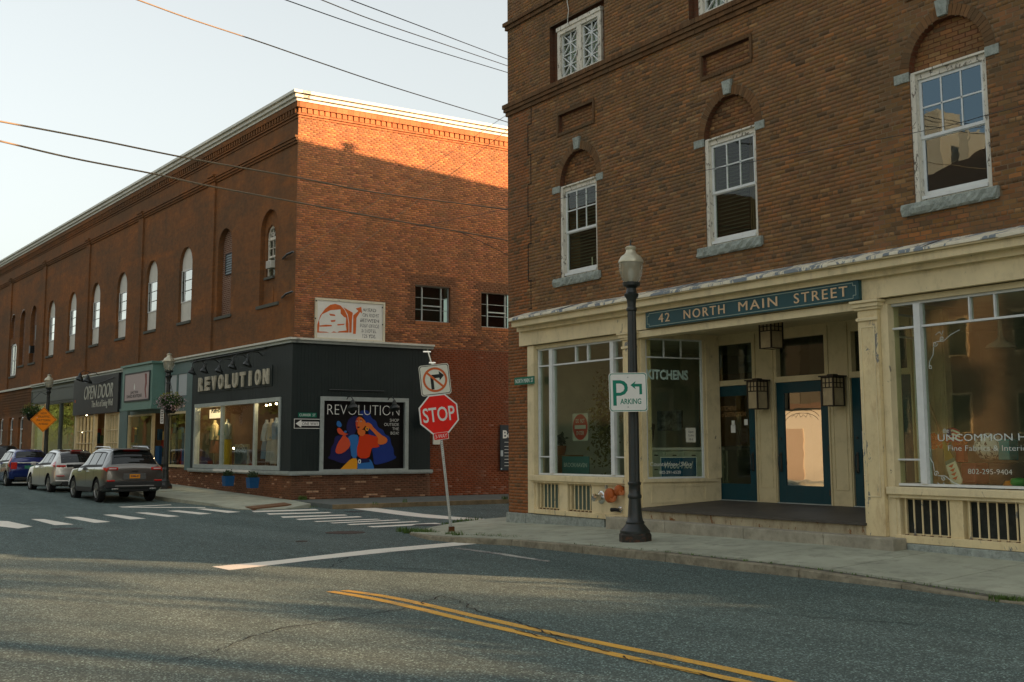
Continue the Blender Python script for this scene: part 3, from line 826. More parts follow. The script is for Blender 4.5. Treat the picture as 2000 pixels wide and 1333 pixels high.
# reveals and the fields behind
mb = MB(NEAR)
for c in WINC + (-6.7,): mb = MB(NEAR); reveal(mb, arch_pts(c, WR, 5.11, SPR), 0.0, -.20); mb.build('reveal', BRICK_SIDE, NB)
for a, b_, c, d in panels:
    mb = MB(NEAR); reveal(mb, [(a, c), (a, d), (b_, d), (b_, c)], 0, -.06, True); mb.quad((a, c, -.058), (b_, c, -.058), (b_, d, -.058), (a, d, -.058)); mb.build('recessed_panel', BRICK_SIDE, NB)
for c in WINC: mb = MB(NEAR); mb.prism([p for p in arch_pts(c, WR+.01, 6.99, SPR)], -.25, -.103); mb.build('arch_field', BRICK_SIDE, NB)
for a, b_, c, d in attic:
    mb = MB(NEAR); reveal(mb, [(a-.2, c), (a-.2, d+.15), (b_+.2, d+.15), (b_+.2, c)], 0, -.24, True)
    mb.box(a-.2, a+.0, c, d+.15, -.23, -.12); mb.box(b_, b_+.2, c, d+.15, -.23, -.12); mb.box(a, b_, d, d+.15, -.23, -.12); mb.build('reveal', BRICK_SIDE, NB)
for c in WINC:
    arch_ring(NEAR, c, WR, WR+.16, SPR, 30, 0.0, NB, BRICK)
for a, b_, c, d in panels:      # raised brick borders
    for (u0, u1, v0, v1) in ((a-.05, b_+.05, d, d+.065), (a-.05, b_+.05, c-.065, c), (a-.06, a-.0, c, d), (b_, b_+.06, c, d)):
        n = max(1, int((u1-u0)/.075)) if u1-u0 > .2 else 1
        m_ = MB(NEAR); m_.c = (.55, .6, .66)
        for k in range(n):
            x0 = u0+(u1-u0)*k/n; m_.box(x0+.004, x0+(u1-u0)/n-.004, v0+.002, v1-.002, 0, .028)
        m_.build('panel_border', BRICK, NB, col=True)
# string courses
def course_band(fr, u0, u1, v0, v1, w0, w1, mat, parent, tone=.6, pitch=.213, name='string_course'):
    m_ = MB(fr); u = u0
    while u < u1:
        e = min(u1, u+pitch); g_ = tone*random.uniform(.75, 1.25); m_.c = (g_, g_*1.02, g_*1.08)
        m_.box(u+.003, e-.003, v0, v1, w0, w1+random.uniform(-.003, .003)); u = e
    return m_.build(name, mat, parent, col=True)
for (v0, v1, w1, pt) in ((9.0, 9.085, .04, .213), (9.09, 9.165, .075, .213), (9.17, 9.262, .10, .107), (10.99, 11.075, .05, .213), (11.08, 11.162, .09, .107)):
    course_band(NEAR, XL_-w1*.9, XR_, v0, v1, -.02, w1, BRICK, NB, pitch=pt)
# quoin crack line
mb = MB(NEAR)
for k, (x_, z0, z1) in enumerate(((-21.23, 8.62, 9.0), (-21.36, 7.95, 8.6), (-21.25, 7.3, 7.93), (-21.37, 6.6, 7.28), (-21.26, 6.0, 6.58), (-21.37, 5.2, 5.98), (-21.27, 4.6, 5.18))):
    mb.box(x_-.012, x_+.012, z0, z1, -.01, .0075); mb.box(-21.375, -21.23, z0-.01, z0+.012, -.01, .0075)
mb.build('settlement_crack', TAR, NB)
# keystones, impost blocks and sills
for i, c in enumerate(WINC):
    m_ = MB(NEAR); m_.prism([(c-.075, 7.69), (c+.075, 7.69), (c+.115, 7.935), (c-.115, 7.935)], -.05, .05); m_.build('keystone', STONE, NB, bevel=.008)
    for (a, b_) in ((c-.90, c-.635), (c+.635, c+.85)):
        m_ = MB(NEAR); m_.box(a, b_, 6.905, 7.045, -.05, .02); m_.build('impost_stone', STONE, NB, bevel=.006)
    m_ = MB(NEAR); nx = 22; top, front = [], []
    for k in range(nx+1):
        u = c-.84+1.58*k/nx
        front.append([(u, 4.94, .045), (u, 4.96+random.uniform(0, .01), .06+random.uniform(-.018, .018)), (u, 5.03, .07+random.uniform(-.022, .022)), (u, 5.095, .06+random.uniform(-.012, .012)), (u, 5.11, .05), (u, 5.115, -.2)])
    for k in range(nx): m_.strip(front[k], front[k+1])
    m_.add(front[0], [tuple(range(6))]); m_.add(front[-1], [tuple(range(5, -1, -1))]); m_.add([front[0][0], front[-1][0], (c+.74, 4.94, -.02), (c-.84, 4.94, -.02)], [(0, 1, 2, 3)])
    m_.build('sill', STONE, NB)
# double hung windows
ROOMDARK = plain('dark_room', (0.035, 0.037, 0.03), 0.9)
CURT = paint('ochre_curtain', (0.10, 0.065, 0.03), 0.8, 0.3, 4, bump=0)
BLIND = paint('grey_green_blind', (0.055, 0.065, 0.05), 0.7, 0.2, 2, bump=0)
for i, c in enumerate(WINC):
    a, b_, z0, z1 = c-.625, c+.625, 5.12, 6.99
    wd = MB(NEAR); wd.frame_rect(a, b_, z0, z1, .085, -.13, -.05); wd.box(a, b_, z1, z1+.03, -.12, -.01)
    wd.box(a-.01, a+.07, z0, z1, -.05, -.012)
    W_ = wd.build('window', WHITE_OLD, NB)
    m_ = MB(NEAR); m_.frame_rect(a+.085, b_-.085, z0+.075, 6.06, .045, -.125, -.095, .07); m_.frame_rect(a+.085, b_-.085, 6.03, z1-.085, .045, -.105, -.075)
    m_.box(a+.085, b_-.085, z0+.03, z0+.078, -.12, -.03)
    for k in (1, 2):
        u = a+.13+(b_-a-.26)*k/3; m_.box(u-.011, u+.011, 6.07, z1-.13, -.10, -.078)
    m_.box(a+.13, b_-.13, 6.475, 6.497, -.10, -.078)
    m_.build('sash', WHITE, W_)
    for r_ in range(2):
        for k in range(3):
            u0 = a+.13+(b_-a-.26)*k/3; v0 = 6.07 + r_*.416
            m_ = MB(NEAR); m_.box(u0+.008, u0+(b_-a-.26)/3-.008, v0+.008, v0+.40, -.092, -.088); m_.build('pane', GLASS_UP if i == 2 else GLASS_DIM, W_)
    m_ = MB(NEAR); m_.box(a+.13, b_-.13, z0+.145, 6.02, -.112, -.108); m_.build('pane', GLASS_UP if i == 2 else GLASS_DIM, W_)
    # room behind
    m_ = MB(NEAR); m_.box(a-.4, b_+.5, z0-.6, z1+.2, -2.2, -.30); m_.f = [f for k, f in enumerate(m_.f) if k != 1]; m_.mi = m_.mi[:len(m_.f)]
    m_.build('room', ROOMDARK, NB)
    m_ = MB(NEAR)
    if i == 0:
        for k in range(14): m_.box(a+.02+k*.022, a+.04+k*.022, z0+.05, z1-.1, -.24-.015*(k % 2), -.22-.015*(k % 2))
        m_.build('curtain', CURT, W_)
        m_ = MB(NEAR)
        for k in range(28): m_.box(a+.1, b_-.1, 6.98-k*.066, 6.995-k*.066, -.215, -.19)
        m_.build('blind', BLIND, W_)
    elif i == 1:
        for k in range(15): m_.box(b_-.38+k*.024, b_-.36+k*.024, z0+.05, z1-.1, -.24-.02*(k % 2), -.22-.02*(k % 2))
        m_.build('curtain', CURT, W_)
        m_ = MB(NEAR)
        for k in range(26): m_.box(a+.1, b_-.4, 6.98-k*.066, 6.993-k*.066, -.215, -.19)
        m_.build('blind', BLIND, W_)
    else:
        m_.box(a+.1, b_-.1, z0+.1, 5.2, -.6, -.3); m_.build('room_ledge', CURT, W_)
# small candle-like ornament in the left upper window
m_ = MB(NEAR); m_.tube([(-19.28, 5.20, -.16), (-19.28, 5.45, -.16)], .012, 6); m_.build('ornament', WHITEBOARD, NB)
# attic windows with crossed glazing bars
for i, (a, b_, z0, z1) in enumerate(attic[:2]):
    wd = MB(NEAR); wd.frame_rect(a, b_, z0, z1, .11, -.20, -.06); cm = (a+b_)/2; wd.box(cm-.085, cm+.085, z0+.11, z1-.11, -.20, -.065)
    wd.box(a-.02, b_+.02, z1-.02, z1+.06, -.19, -.04)
    W_ = wd.build('window', WHITE_OLD, NB)
    for (u0, u1) in ((a+.11, cm-.085), (cm+.085, b_-.11)):
        v0, v1 = z0+.11, z1-.11; um = (u0+u1)/2; vm = (v0+v1)/2
        m_ = MB(NEAR); m_.frame_rect(u0, u1, v0, v1, .028, -.15, -.11)
        m_.box(um-.009, um+.009, v0, v1, -.15, -.118)
        for vv in (v0+(v1-v0)*.25, vm, v0+(v1-v0)*.75): m_.box(u0, u1, vv-.009, vv+.009, -.15, -.117)
        for (va, vb) in ((v0, vm), (vm, v1)):
            m_.bar((u0, va), (u1, vb), .018, -.149, -.116); m_.bar((u1, va), (u0, vb), .018, -.149, -.115)
        m_.build('glazing_bars', WHITE, W_)
        m_ = MB(NEAR); m_.box(u0, u1, v0, v1, -.160, -.156); m_.build('pane', GLASS, W_)
        m_ = MB(NEAR)
        for k in range(12): m_.box(u0+k*(u1-u0)/12, u0+(k+.6)*(u1-u0)/12, v0, v1, -.26-.02*(k % 2), -.24-.02*(k % 2))
        m_.build('curtain', paint('lace_curtain', (0.42, 0.46, 0.38), .8, .3, 5, bump=0) if 'lace_curtain' not in bpy.data.materials else bpy.data.materials['lace_curtain'], W_)
    m_ = MB(NEAR); m_.box(a-.1, b_+.1, z0-.1, z1+.1, -1.0, -.30); m_.build('room', ROOMDARK, NB)
# hanging cable on the attic wall
m_ = MB(NEAR); m_.tube([(-19.78, 11.6, .03), (-19.79, 10.9, .035), (-19.75, 10.7, .03), (-19.80, 10.4, .03)], .008, 5); m_.build('cable', LETTERWHITE, NB)

# bulk: side and rear walls, roof falling to the rear (its side parapet casts the slanting shade across the street)
YB = 36.0
def top_z(y): return 15.26 - 0.0600*(y-22.8)
m_ = MB(); z_ = 0
m_.add([(XL_, YN, 0), (XL_, YB, 0), (XL_, YB, top_z(YB)), (XL_, YN, top_z(YN))], [(0, 1, 2, 3)])
m_.add([(XR_, YN, 0), (XR_, YB, 0), (XR_, YB, top_z(YB)), (XR_, YN, top_z(YN))], [(3, 2, 1, 0)])
m_.add([(XL_, YB, 0), (XR_, YB, 0), (XR_, YB, top_z(YB)), (XL_, YB, top_z(YB))], [(0, 1, 2, 3)])
for p in range(len(m_.uv)): q = m_.v[p]; m_.uv[p] = (q[0]+q[1], q[2])
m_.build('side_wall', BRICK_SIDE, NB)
m_ = MB(); m_.add([(XL_, YN, 14.7), (XR_, YN, 14.7), (XR_, YB, 13.4), (XL_, YB, 13.4)], [(0, 1, 2, 3)]); m_.build('roof', plain('roof_membrane', (0.06, 0.06, 0.06), .9), NB)

# ---- shopfront
def NX(x, w): return x*(YN-w)/YN
def NZ(z, w): return 1.65+(z-1.65)*(YN-w)/YN
def nbox(name, mat, x0, x1, z0, z1, w0, w1, parent=NB, scaled=True, bevel=0, **kw):
    if scaled: x0, x1, z0, z1 = NX(x0, w1), NX(x1, w1), NZ(z0, w1), NZ(z1, w1)
    m_ = MB(NEAR); m_.box(x0, x1, z0, z1, w0, w1); return m_.build(name, mat, parent, bevel=bevel, **kw)
# foundation stones
for (a, b_, z0, z1, w) in ((-22.22, -21.47, 0, .312, .05), (-21.46, -20.0, 0, .318, .045), (-19.99, -18.72, 0, .322, .048)):
    nbox('foundation_stone', STONE, a, b_, z0, z1, -.2, w, scaled=False, bevel=.012)
for (a, b_) in ((-18.0-.25, -16.55), (-16.54, -14.6), (-14.59, -12.9), (-12.89, -11.6)):
    nbox('step_stone', STONE_BASE, a, b_, 0, .40, -.2, .36, scaled=False, bevel=.015)
nbox('foundation_stone', STONE, -11.58, XR_, 0, .33, -.2, .10, scaled=False, bevel=.01)
# platform
nbox('landing_riser', RUSTY, -17.62, -12.3, .38, .535, -.3, .10, scaled=False)
m_ = MB(); m_.add([(-17.62, YN-.14, .54), (-12.28, YN-.14, .54), (-12.28, 15.66, .66), (-17.62, 15.66, .66), (-17.62, YN-.14, .575), (-12.28, YN-.14, .575), (-12.28, 15.66, .69), (-17.62, 15.66, .69)], [(4,5,6,7),(0,1,5,4),(1,2,6,5),(3,0,4,7)])
m_.build('landing', PLATFORM, NB)
# cornice: crown boards, flashing, frieze
xe = -21.66
nbox('frieze', CREAM, -21.60, XR_, 3.815, 4.13, -.25, .10, scaled=False)
nbox('cornice_bed', CREAM, -21.55, XR_, 4.115, 4.204, -.1, .19, scaled=False)
nbox('cornice_fascia', CREAM, -21.52, XR_, 4.205, 4.318, -.1, .34, scaled=False)
nbox('cornice_crown', CREAM, -21.55, XR_, 4.32, 4.375, -.1, .40, scaled=False)
m_ = MB(NEAR); u = -21.52
while u < XR_:
    e = min(XR_, u+random.uniform(.7, 1.3)); j = random.uniform(-.012, .012)
    m_ = MB(NEAR); m_.add([(u, 4.378, .42), (e, 4.378, .42), (e, 4.39+j, .405), (u, 4.39, .405), (e-.01, 4.52+j, .02), (u+.01, 4.52, .02)], [(0,1,2,3),(3,2,4,5)])
    m_.add([(u, 4.34+random.uniform(-.015, .01), .423), (e, 4.34+random.uniform(-.015, .01), .423), (e, 4.379, .421), (u, 4.379, .421)], [(0,1,2,3)])
    m_.build('flashing', FLASH, NB); u = e+.001
# underside of the frieze over the windows
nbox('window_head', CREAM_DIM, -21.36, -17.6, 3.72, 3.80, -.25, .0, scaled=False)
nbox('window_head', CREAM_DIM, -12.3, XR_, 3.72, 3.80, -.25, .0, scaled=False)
# posts
nbox('corner_post', CREAM, -21.36, -21.12, .33, 3.80, -.2, .05, scaled=False, bevel=.006)
def column(u0, u1, w=.10):
    C_ = MB(NEAR); C_.box(u0, u1, .40, 3.66, -.25, w); C_ = C_.build('column', CREAM_OLD, NB, bevel=.006)
    m_ = MB(NEAR); m_.box(u0-.02, u1+.02, 3.50, 3.55, w-.01, w+.025); m_.box(u0-.035, u1+.035, 3.66, 3.70, -.2, w+.03); m_.box(u0-.06, u1+.06, 3.70, 3.76, -.2, w+.055); m_.box(u0-.085, u1+.085, 3.76, 3.80, -.2, w+.085); m_.build('capital', CREAM, C_, bevel=.008)
    m_ = MB(NEAR); m_.frame_rect(u0+.05, u1-.05, .95, 3.42, .018, w, w+.008); m_.build('panel_moulding', CREAM, C_)
    return C_
column(-18.0, -17.6); column(-12.30, -11.94)
nbox('post', CREAM, -11.935, -11.80, .36, 3.72, -.2, .03, scaled=False)
# left and right display windows
def display(u0, mu0, mu1, u1, bars, label_l, wmain=None):
    D = MB(NEAR); D.frame_rect(u0, u1, 1.12, 3.72, .035, -.14, -.05)
    for m0 in (mu0, mu1): D.box(m0-.055, m0+.055, 1.155, 3.685, -.14, -.025)
    D.box(u0+.03, u1-.03, 3.345, 3.375, -.13, -.055)
    D.box(u0+.03, mu0-.055, 1.475, 1.50, -.13, -.055); D.box(mu1+.055, u1-.03, 1.475, 1.50, -.13, -.055)
    for b_ in bars: D.box(b_-.012, b_+.012, 3.375, 3.69, -.13, -.055)
    D = D.build('window', WHITE, NB, label=label_l)
    cols = [(u0+.035, mu0-.055), (mu0+.055, mu1-.055), (mu1+.055, u1-.035)]
    for k, (a, b_) in enumerate(cols):
        cuts = ([a]+list(bars)+[b_]) if k == 1 else [a, b_]
        for p, q in zip(cuts[:-1], cuts[1:]):
            m_ = MB(NEAR); m_.box(p+.006, q-.006, 3.38, 3.68, -.098, -.092); m_.build('pane', GLASS_OLD, D)
        m_ = MB(NEAR); m_.box(a, b_, 1.50 if k != 1 else 1.157, 3.343, -.098, -.092); m_.build('pane', GLASS_OLD, D)
        if k != 1: m_ = MB(NEAR); m_.box(a, b_, 1.157, 1.473, -.098, -.092); m_.build('pane', GLASS_OLD, D)
    return D
DL = display(-21.10, -20.60, -18.51, -18.03, (-19.75, -19.34), 'display window left of the entry')
DR = display(-11.86, -11.34, -9.15, -8.66, (-10.485, -10.09), 'display window right of the entry')
nbox('post', CREAM, -8.66, -8.3, .36, 3.72, -.2, .04, scaled=False); nbox('wood_panel', CREAM, -8.3, XR_, .36, 3.72, -.2, .0, scaled=False)
# sills, vents, base boards
nbox('sill_board', CREAM, -21.22, -18.0, 1.0, 1.115, -.2, .11, scaled=False, bevel=.01)
nbox('sill_board', CREAM, -21.20, -18.0, .965, 1.0, -.2, .07, scaled=False)
nbox('sill_board', CREAM, -11.90, XR_, 1.0, 1.105, -.2, .11, scaled=False, bevel=.01)
nbox('sill_board', CREAM, -11.88, XR_, .955, 1.0, -.2, .07, scaled=False)
nbox('base_board', CREAM_OLD, -21.12, -18.0, .33, .425, -.2, .07, scaled=False, bevel=.006)
nbox('base_board', CREAM_OLD, -11.80, XR_, .335, .44, -.2, .08, scaled=False, bevel=.006)
nbox('stile', CREAM, -21.12, -21.04, .425, .965, -.2, .02, scaled=False)
nbox('stile', CREAM, -20.25, -19.96, .425, .965, -.2, .02, scaled=False)
nbox('plain_panel', CREAM, -19.16, -18.0, .425, .965, -.2, .01, scaled=False)
nbox('stile', CREAM, -11.80, -11.74, .44, .955, -.2, .02, scaled=False)
nbox('stile', CREAM_OLD, -10.90, -10.69, .44, .955, -.2, .02, scaled=False)
nbox('stile', CREAM, -9.84, -9.60, .44, .955, -.2, .02, scaled=False)
nbox('plain_panel', CREAM, -8.85, XR_, .44, .955, -.2, .01, scaled=False)
VENTG = paint('dull_green_cellar_glass', (0.10, 0.15, 0.125), .35, .25, 2, bump=0)
VENTD = paint('dusty_dark_cellar_glass', (0.025, 0.032, 0.03), .3, .4, 4, bump=0, dirt=(.08,.08,.07), dirt_amt=.6)
for (a, b_, mg) in ((-21.04, -20.25, VENTG), (-19.96, -19.16, VENTG), (-11.74, -10.90, VENTD), (-10.69, -9.84, VENTD), (-9.6, -8.85, VENTD)):
    V_ = MB(NEAR); V_.quad((a, .43, -.12), (b_, .43, -.12), (b_, .96, -.12), (a, .96, -.12)); V_ = V_.build('cellar_window', mg, NB)
    m_ = MB(NEAR); m_.frame_rect(a, b_, .43, .96, .03, -.118, -.07); m_.build('frame', CREAM, V_)
    for k in range(6):
        u = a+.09+(b_-a-.14)*k/5
        m_ = MB(NEAR); m_.tube([(u, .43, .0), (u, .96, .0)], .0125, 8); m_.build('bar', CREAM_OLD, V_, smooth=60)
        m_ = MB(NEAR); m_.lathe([(.022, 0), (.016, .03)], (u, .432, 0), 8, axis='y') if False else m_.box(u-.018, u+.018, .43, .45, -.018, .018); m_.build('bar_foot', plain('rust', (0.10, 0.035, 0.012), .9) if 'rust' not in bpy.data.materials else bpy.data.materials['rust'], V_)
# entry recess
XLr, XRr, YR = -17.60, -12.32, 15.62
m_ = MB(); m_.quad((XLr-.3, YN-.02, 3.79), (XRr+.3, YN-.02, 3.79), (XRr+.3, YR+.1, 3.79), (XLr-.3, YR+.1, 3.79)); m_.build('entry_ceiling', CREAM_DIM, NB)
nbox('lintel', CREAM, XLr, XRr, 3.68, 3.80, -.20, .08, scaled=False)
EB = Frame((0, YR, 0), (1, 0, 0), (0, -1, 0))       # back wall of the recess
LS = Frame((XLr+.02, YN, 0), Vector((0.12, 1, 0)), Vector((1, -0.12, 0)))     # its left side
RS = Frame((XRr-.02, YN, 0), Vector((-0.12, 1, 0)), Vector((-1, -0.12, 0)))
S_ = MB(LS); S_.box(.05, 1.72, 2.9+.79, 3.79, -.1, .02); S_.box(.0, 1.72, .55, 1.10, -.1, .0); S_.box(1.42, 1.72, 1.1, 3.7, -.1, .03); S_.box(1.36, 1.42, 1.1, 3.7, -.1, .01); S_.box(0, .1, 1.1, 3.7, -.1, .01)
S_.frame_rect(.18, 1.40, .66, 1.0, .05, 0, .012); S_.box(.0, 1.60, 1.04, 1.10, -.05, .05)
S_.build('entry_side_wall', CREAM, NB)
S_ = MB(RS); S_.box(0, 1.72, .55, 1.10, -.1, 0); S_.box(0, 1.72, 3.69, 3.79, -.1, 0); S_.box(1.42, 1.72, 1.1, 3.7, -.1, .03); S_.box(0, .1, 1.1, 3.7, -.1, .01); S_.build('entry_side_wall', CREAM, NB)
for fr_ in (LS, RS):
    D = MB(fr_); D.frame_rect(.10, 1.36, 1.10, 3.69, .03, -.06, -.01); D.box(.13, 1.33, 3.325, 3.35, -.05, -.015)
    for u in (.52, .90): D.box(u-.01, u+.01, 3.35, 3.66, -.05, -.015)
    D = D.build('window', WHITE, NB, label='side window of the entry recess')
    m_ = MB(fr_); m_.box(.13, 1.33, 1.13, 3.32, -.042, -.037); m_.build('pane', GLASS, D)
    for p, q in ((.13, .51), (.53, .89), (.91, 1.33)): m_ = MB(fr_); m_.box(p, q, 3.352, 3.66, -.042, -.037); m_.build('pane', GLASS, D)
    if fr_ is LS: SIDEWIN = D
dz0, dz1 = .70, 2.815
def ex(px, py=860): return on_y(px, py, YR).x
d1 = (ex(1391), ex(1476)); d2 = (ex(1516.5), ex(1619.5)); d3 = (ex(1664.5), ex(1664.5)+(ex(1619.5)-ex(1516.5)))
parts_ = [(XLr, d1[0]), (d1[1], d2[0]), (d2[1], d3[0]), (d3[1], XRr+.1)]
B_ = MB(EB)
for a, b_ in parts_:
    B_.box(a, b_, .6, 3.79, -.15, 0)
    if b_-a > .3: B_.frame_rect(a+.10, b_-.10, .95, 2.62, .025, 0, .010); B_.box(a+.02, a+.05, .66, 3.75, 0, .02); B_.box(b_-.05, b_-.02, .66, 3.75, 0, .02)
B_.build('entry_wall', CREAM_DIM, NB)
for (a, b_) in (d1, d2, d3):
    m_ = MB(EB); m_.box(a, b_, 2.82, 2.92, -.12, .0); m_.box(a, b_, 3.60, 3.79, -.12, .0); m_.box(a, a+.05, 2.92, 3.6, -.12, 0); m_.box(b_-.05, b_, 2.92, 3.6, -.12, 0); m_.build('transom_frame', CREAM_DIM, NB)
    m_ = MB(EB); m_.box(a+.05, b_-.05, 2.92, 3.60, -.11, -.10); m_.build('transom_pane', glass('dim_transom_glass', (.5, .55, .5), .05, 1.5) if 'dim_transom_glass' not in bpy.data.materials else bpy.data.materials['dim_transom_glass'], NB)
    m_ = MB(EB); m_.box(a, b_, .655, .70, -.12, .02); m_.build('threshold', ALU, NB)
def door(rng_, hinge_left, gl, marg=.17, label=None):
    a, b_ = rng_[0]+.012, rng_[1]-.012
    D = MB(EB); D.box(a, a+marg, dz0, dz1, -.07, -.02); D.box(b_-marg, b_, dz0, dz1, -.07, -.02); D.box(a+marg, b_-marg, dz0, dz0+.30, -.07, -.02); D.box(a+marg, b_-marg, dz1-.19, dz1, -.07, -.02)
    D = D.build('door', TEALDOOR, NB, label=label, bevel=.004)
    m_ = MB(EB); m_.box(a+marg, b_-marg, dz0+.30, dz1-.19, -.048, -.042); m_.build('glass_pane', gl, D)
    hx = b_-.08 if hinge_left else a+.08
    m_ = MB(EB); m_.tube([(hx, 1.55, .01), (hx, 1.50, .05), (hx, 1.38, .06), (hx, 1.28, .04), (hx, 1.24, 0)], .011, 7); m_.lathe([(.025, 0), (.025, .03), (.01, .035)], (hx, 1.66, -.02), 10, axis='y') if False else m_.box(hx-.022, hx+.022, 1.24, 1.58, -.02, -.008); m_.build('handle', IRON, D)
    m_ = MB(EB); m_.box(hx-.02, hx+.02, 1.80, 1.84, -.02, -.005); m_.build('lock', IRON, D)
    for hz in (dz0+.2, dz0+.95, dz1-.25):
        xx = a if hinge_left else b_; m_ = MB(EB); m_.box(xx-.018, xx+.018, hz-.05, hz+.05, -.02, .012); m_.build('hinge', IRON, D)
    return D
D1 = door(d1, True, glass('clear_door_glass', (.6, .62, .55), .02, 1.0), label='left door with gold lettering')
D2 = door(d2, False, GLASS_DOOR, label='middle door with mirror-like glass')
D3 = door(d3, False, GLASS_DOOR, label='right door half hidden by the column')
# interiors (dim rooms with simple fittings)
R_ = MB(); R_.add([(XL_+.1, YN+.3, .5), (XL_+.1, 21, .5), (XL_+.1, 21, 3.9), (XL_+.1, YN+.3, 3.9)], [(0,1,2,3)])
R_.add([(XL_+.1, 20.5, .5), (-6, 20.5, .5), (-6, 20.5, 3.9), (XL_+.1, 20.5, 3.9)], [(0,1,2,3)])
R_.add([(XL_+.1, YN+.26, 3.9), (-6, YN+.26, 3.9), (-6, 20.5, 3.9), (XL_+.1, 20.5, 3.9)], [(0,1,2,3)])
R_.add([(-15.2, 15.8, .5), (-15.2, 20.5, .5), (-15.2, 20.5, 3.9), (-15.2, 15.8, 3.9)], [(0,1,2,3)])
R_.build('room', ROOM, NB)
R_ = MB(); R_.add([(XL_+.1, YN+.21, .50), (-6, YN+.21, .50), (-6, 20.5, .50), (XL_+.1, 20.5, .50)], [(0,1,2,3)]); R_.build('shop_floor', WOODFLOOR, NB)
# ------------------------------------------------------------------ corner building across the side street
LB = empty('brick_building', tuple(FL.pt(-20, 0, -8)), 'long red brick corner building with arched upper windows and dark and teal shopfronts', 'building')
LEN, ZT, ZS = 62.0, 12.62, 5.0
warch = [9.96+4.0*i for i in range(6)]
fo = [arch_open(-a, .71, 6.42, 8.63) for a in warch]
blind = [5.95, 33.95, 36.3, 38.6]
fo += [arch_open(-a, .66, 6.30, 8.78) for a in (5.97, 33.75, 36.2)] + [arch_open(-2.07, .73, 6.29, 8.74), arch_open(-38.6, .5, 8.0, 8.9), arch_open(-38.2, .75, 5.82, 7.45, .25)]
gdoor = [rect_open(-a-.55, -a+.55, 1.2, 3.46) for a in (35.6, 37.95, 40.5, 43, 48)]
shop = rect_open(-33.0, 0.5, .93, 4.95)
mb = wall_face(FL, -LEN, 0.0, 0.0, ZT, many(*fo, *gdoor, shop), 0.0, dv=.04)
mb.build('wall', BRICK_F, LB)
for pts_, dp, cl in [(arch_pts(-a, .71, 6.42, 8.63), -.16, False) for a in warch] + [(arch_pts(-a, .66, 6.30, 8.78), -.20, False) for a in (5.97, 33.75, 36.2)] + [(arch_pts(-2.07, .73, 6.29, 8.74), -.14, False), (arch_pts(-38.6, .5, 8.0, 8.9), -.14, False), (arch_pts(-38.2, .75, 5.82, 7.45, rv=.25), -.14, False)] + [([(-a-.55, 1.2), (-a-.55, 3.46), (-a+.55, 3.46), (-a+.55, 1.2)], -.2, True) for a in (35.6, 37.95, 40.5, 43, 48)]:
    mb = MB(FL); reveal(mb, pts_, 0, dp, cl); mb.build('reveal', BRICK_F, LB)
for a in (5.97, 33.75, 36.2): mb = MB(FL); mb.prism(arch_pts(-a, .67, 6.28, 8.78), -.24, -.20); mb.build('blind_arch_infill', BRICK_FNEW, LB)
mb = MB(FL); mb.prism(arch_pts(-38.6, .5, 8.0, 8.9), -.2, -.14); mb.build('blind_arch_infill', BRICK_FNEW, LB)
mb = wall_face(FL, -2.85, -1.28, 6.28, 9.5, arch_open(-2.25, .36, 7.28, 8.62), -.14)
reveal(mb, arch_pts(-2.25, .36, 7.28, 8.62), -.14, -.26)
mb.box(-2.55, -1.95, 6.32, 6.92, -.14, -.125)
mb.build('blind_arch_infill', BRICK_F, LB)
# narrow arched sash window with an air conditioner
c = -2.25
W_ = MB(FL); W_.strip([(u, v, -.20) for u, v in arch_pts(c, .355, 7.28, 8.62)], [(u, v, -.20) for u, v in arch_pts(c, .29, 7.28, 8.62)])
W_.strip([(u, v, -.20) for u, v in arch_pts(c, .29, 7.28, 8.62)], [(u, v, -.27) for u, v in arch_pts(c, .29, 7.28, 8.62)])
W_.box(c-.29, c+.29, 8.50, 8.60, -.26, -.19); W_.box(c-.29, c+.29, 7.92, 7.98, -.26, -.20); W_.box(c-.012, c+.012, 7.98, 8.5, -.25, -.21); W_.box(c-.29, c+.29, 8.22, 8.245, -.25, -.21)
W_.strip([(u, v, -.205) for u, v in arch_pts(c, .16, 8.60, 8.62)], [(u, v, -.205) for u, v in arch_pts(c, .13, 8.60, 8.62)])
for an in (40, 90, 140): W_.bar((c, 8.62), (c+.28*math.cos(math.radians(an)), 8.62+.28*math.sin(math.radians(an))), .02, -.24, -.205)
W_ = W_.build('window', WHITE_OLD, LB, label='narrow round-headed window')
m_ = MB(FL); m_.prism(arch_pts(c, .30, 7.28, 8.62), -.245, -.24); m_.build('pane', GLASS_FAR, W_)
m_ = MB(FL); m_.prism(arch_pts(c, .36, 7.2, 8.62), -.6, -.5); m_.build('room', DARK, LB)
m_ = MB(FL); m_.box(c-.24, c+.24, 7.50, 7.85, -.28, .06)
for k in range(6): m_.box(c-.20, c+.20, 7.54+k*.05, 7.56+k*.05, .06, .066)
AC = m_.build('air_conditioner', WHITEBOARD, None, label='white window air conditioner in the narrow arched window', category='air conditioner') if False else None
acm = MB(FL); acm.box(c-.20, c+.20, 7.56, 7.80, -.30, -.06)
AC = acm.build('air_conditioner', plain('ac_white', (.6, .58, .5), .5), label='off-white air conditioner sticking out of the narrow arched upstairs window', cat='air conditioner')
m_ = MB(FL)
for k in range(6): m_.box(c-.17, c+.17, 7.58+k*.036, 7.595+k*.036, -.06, -.054)
m_.build('grille', plain('grey_grille', (.3, .3, .28), .6), AC)
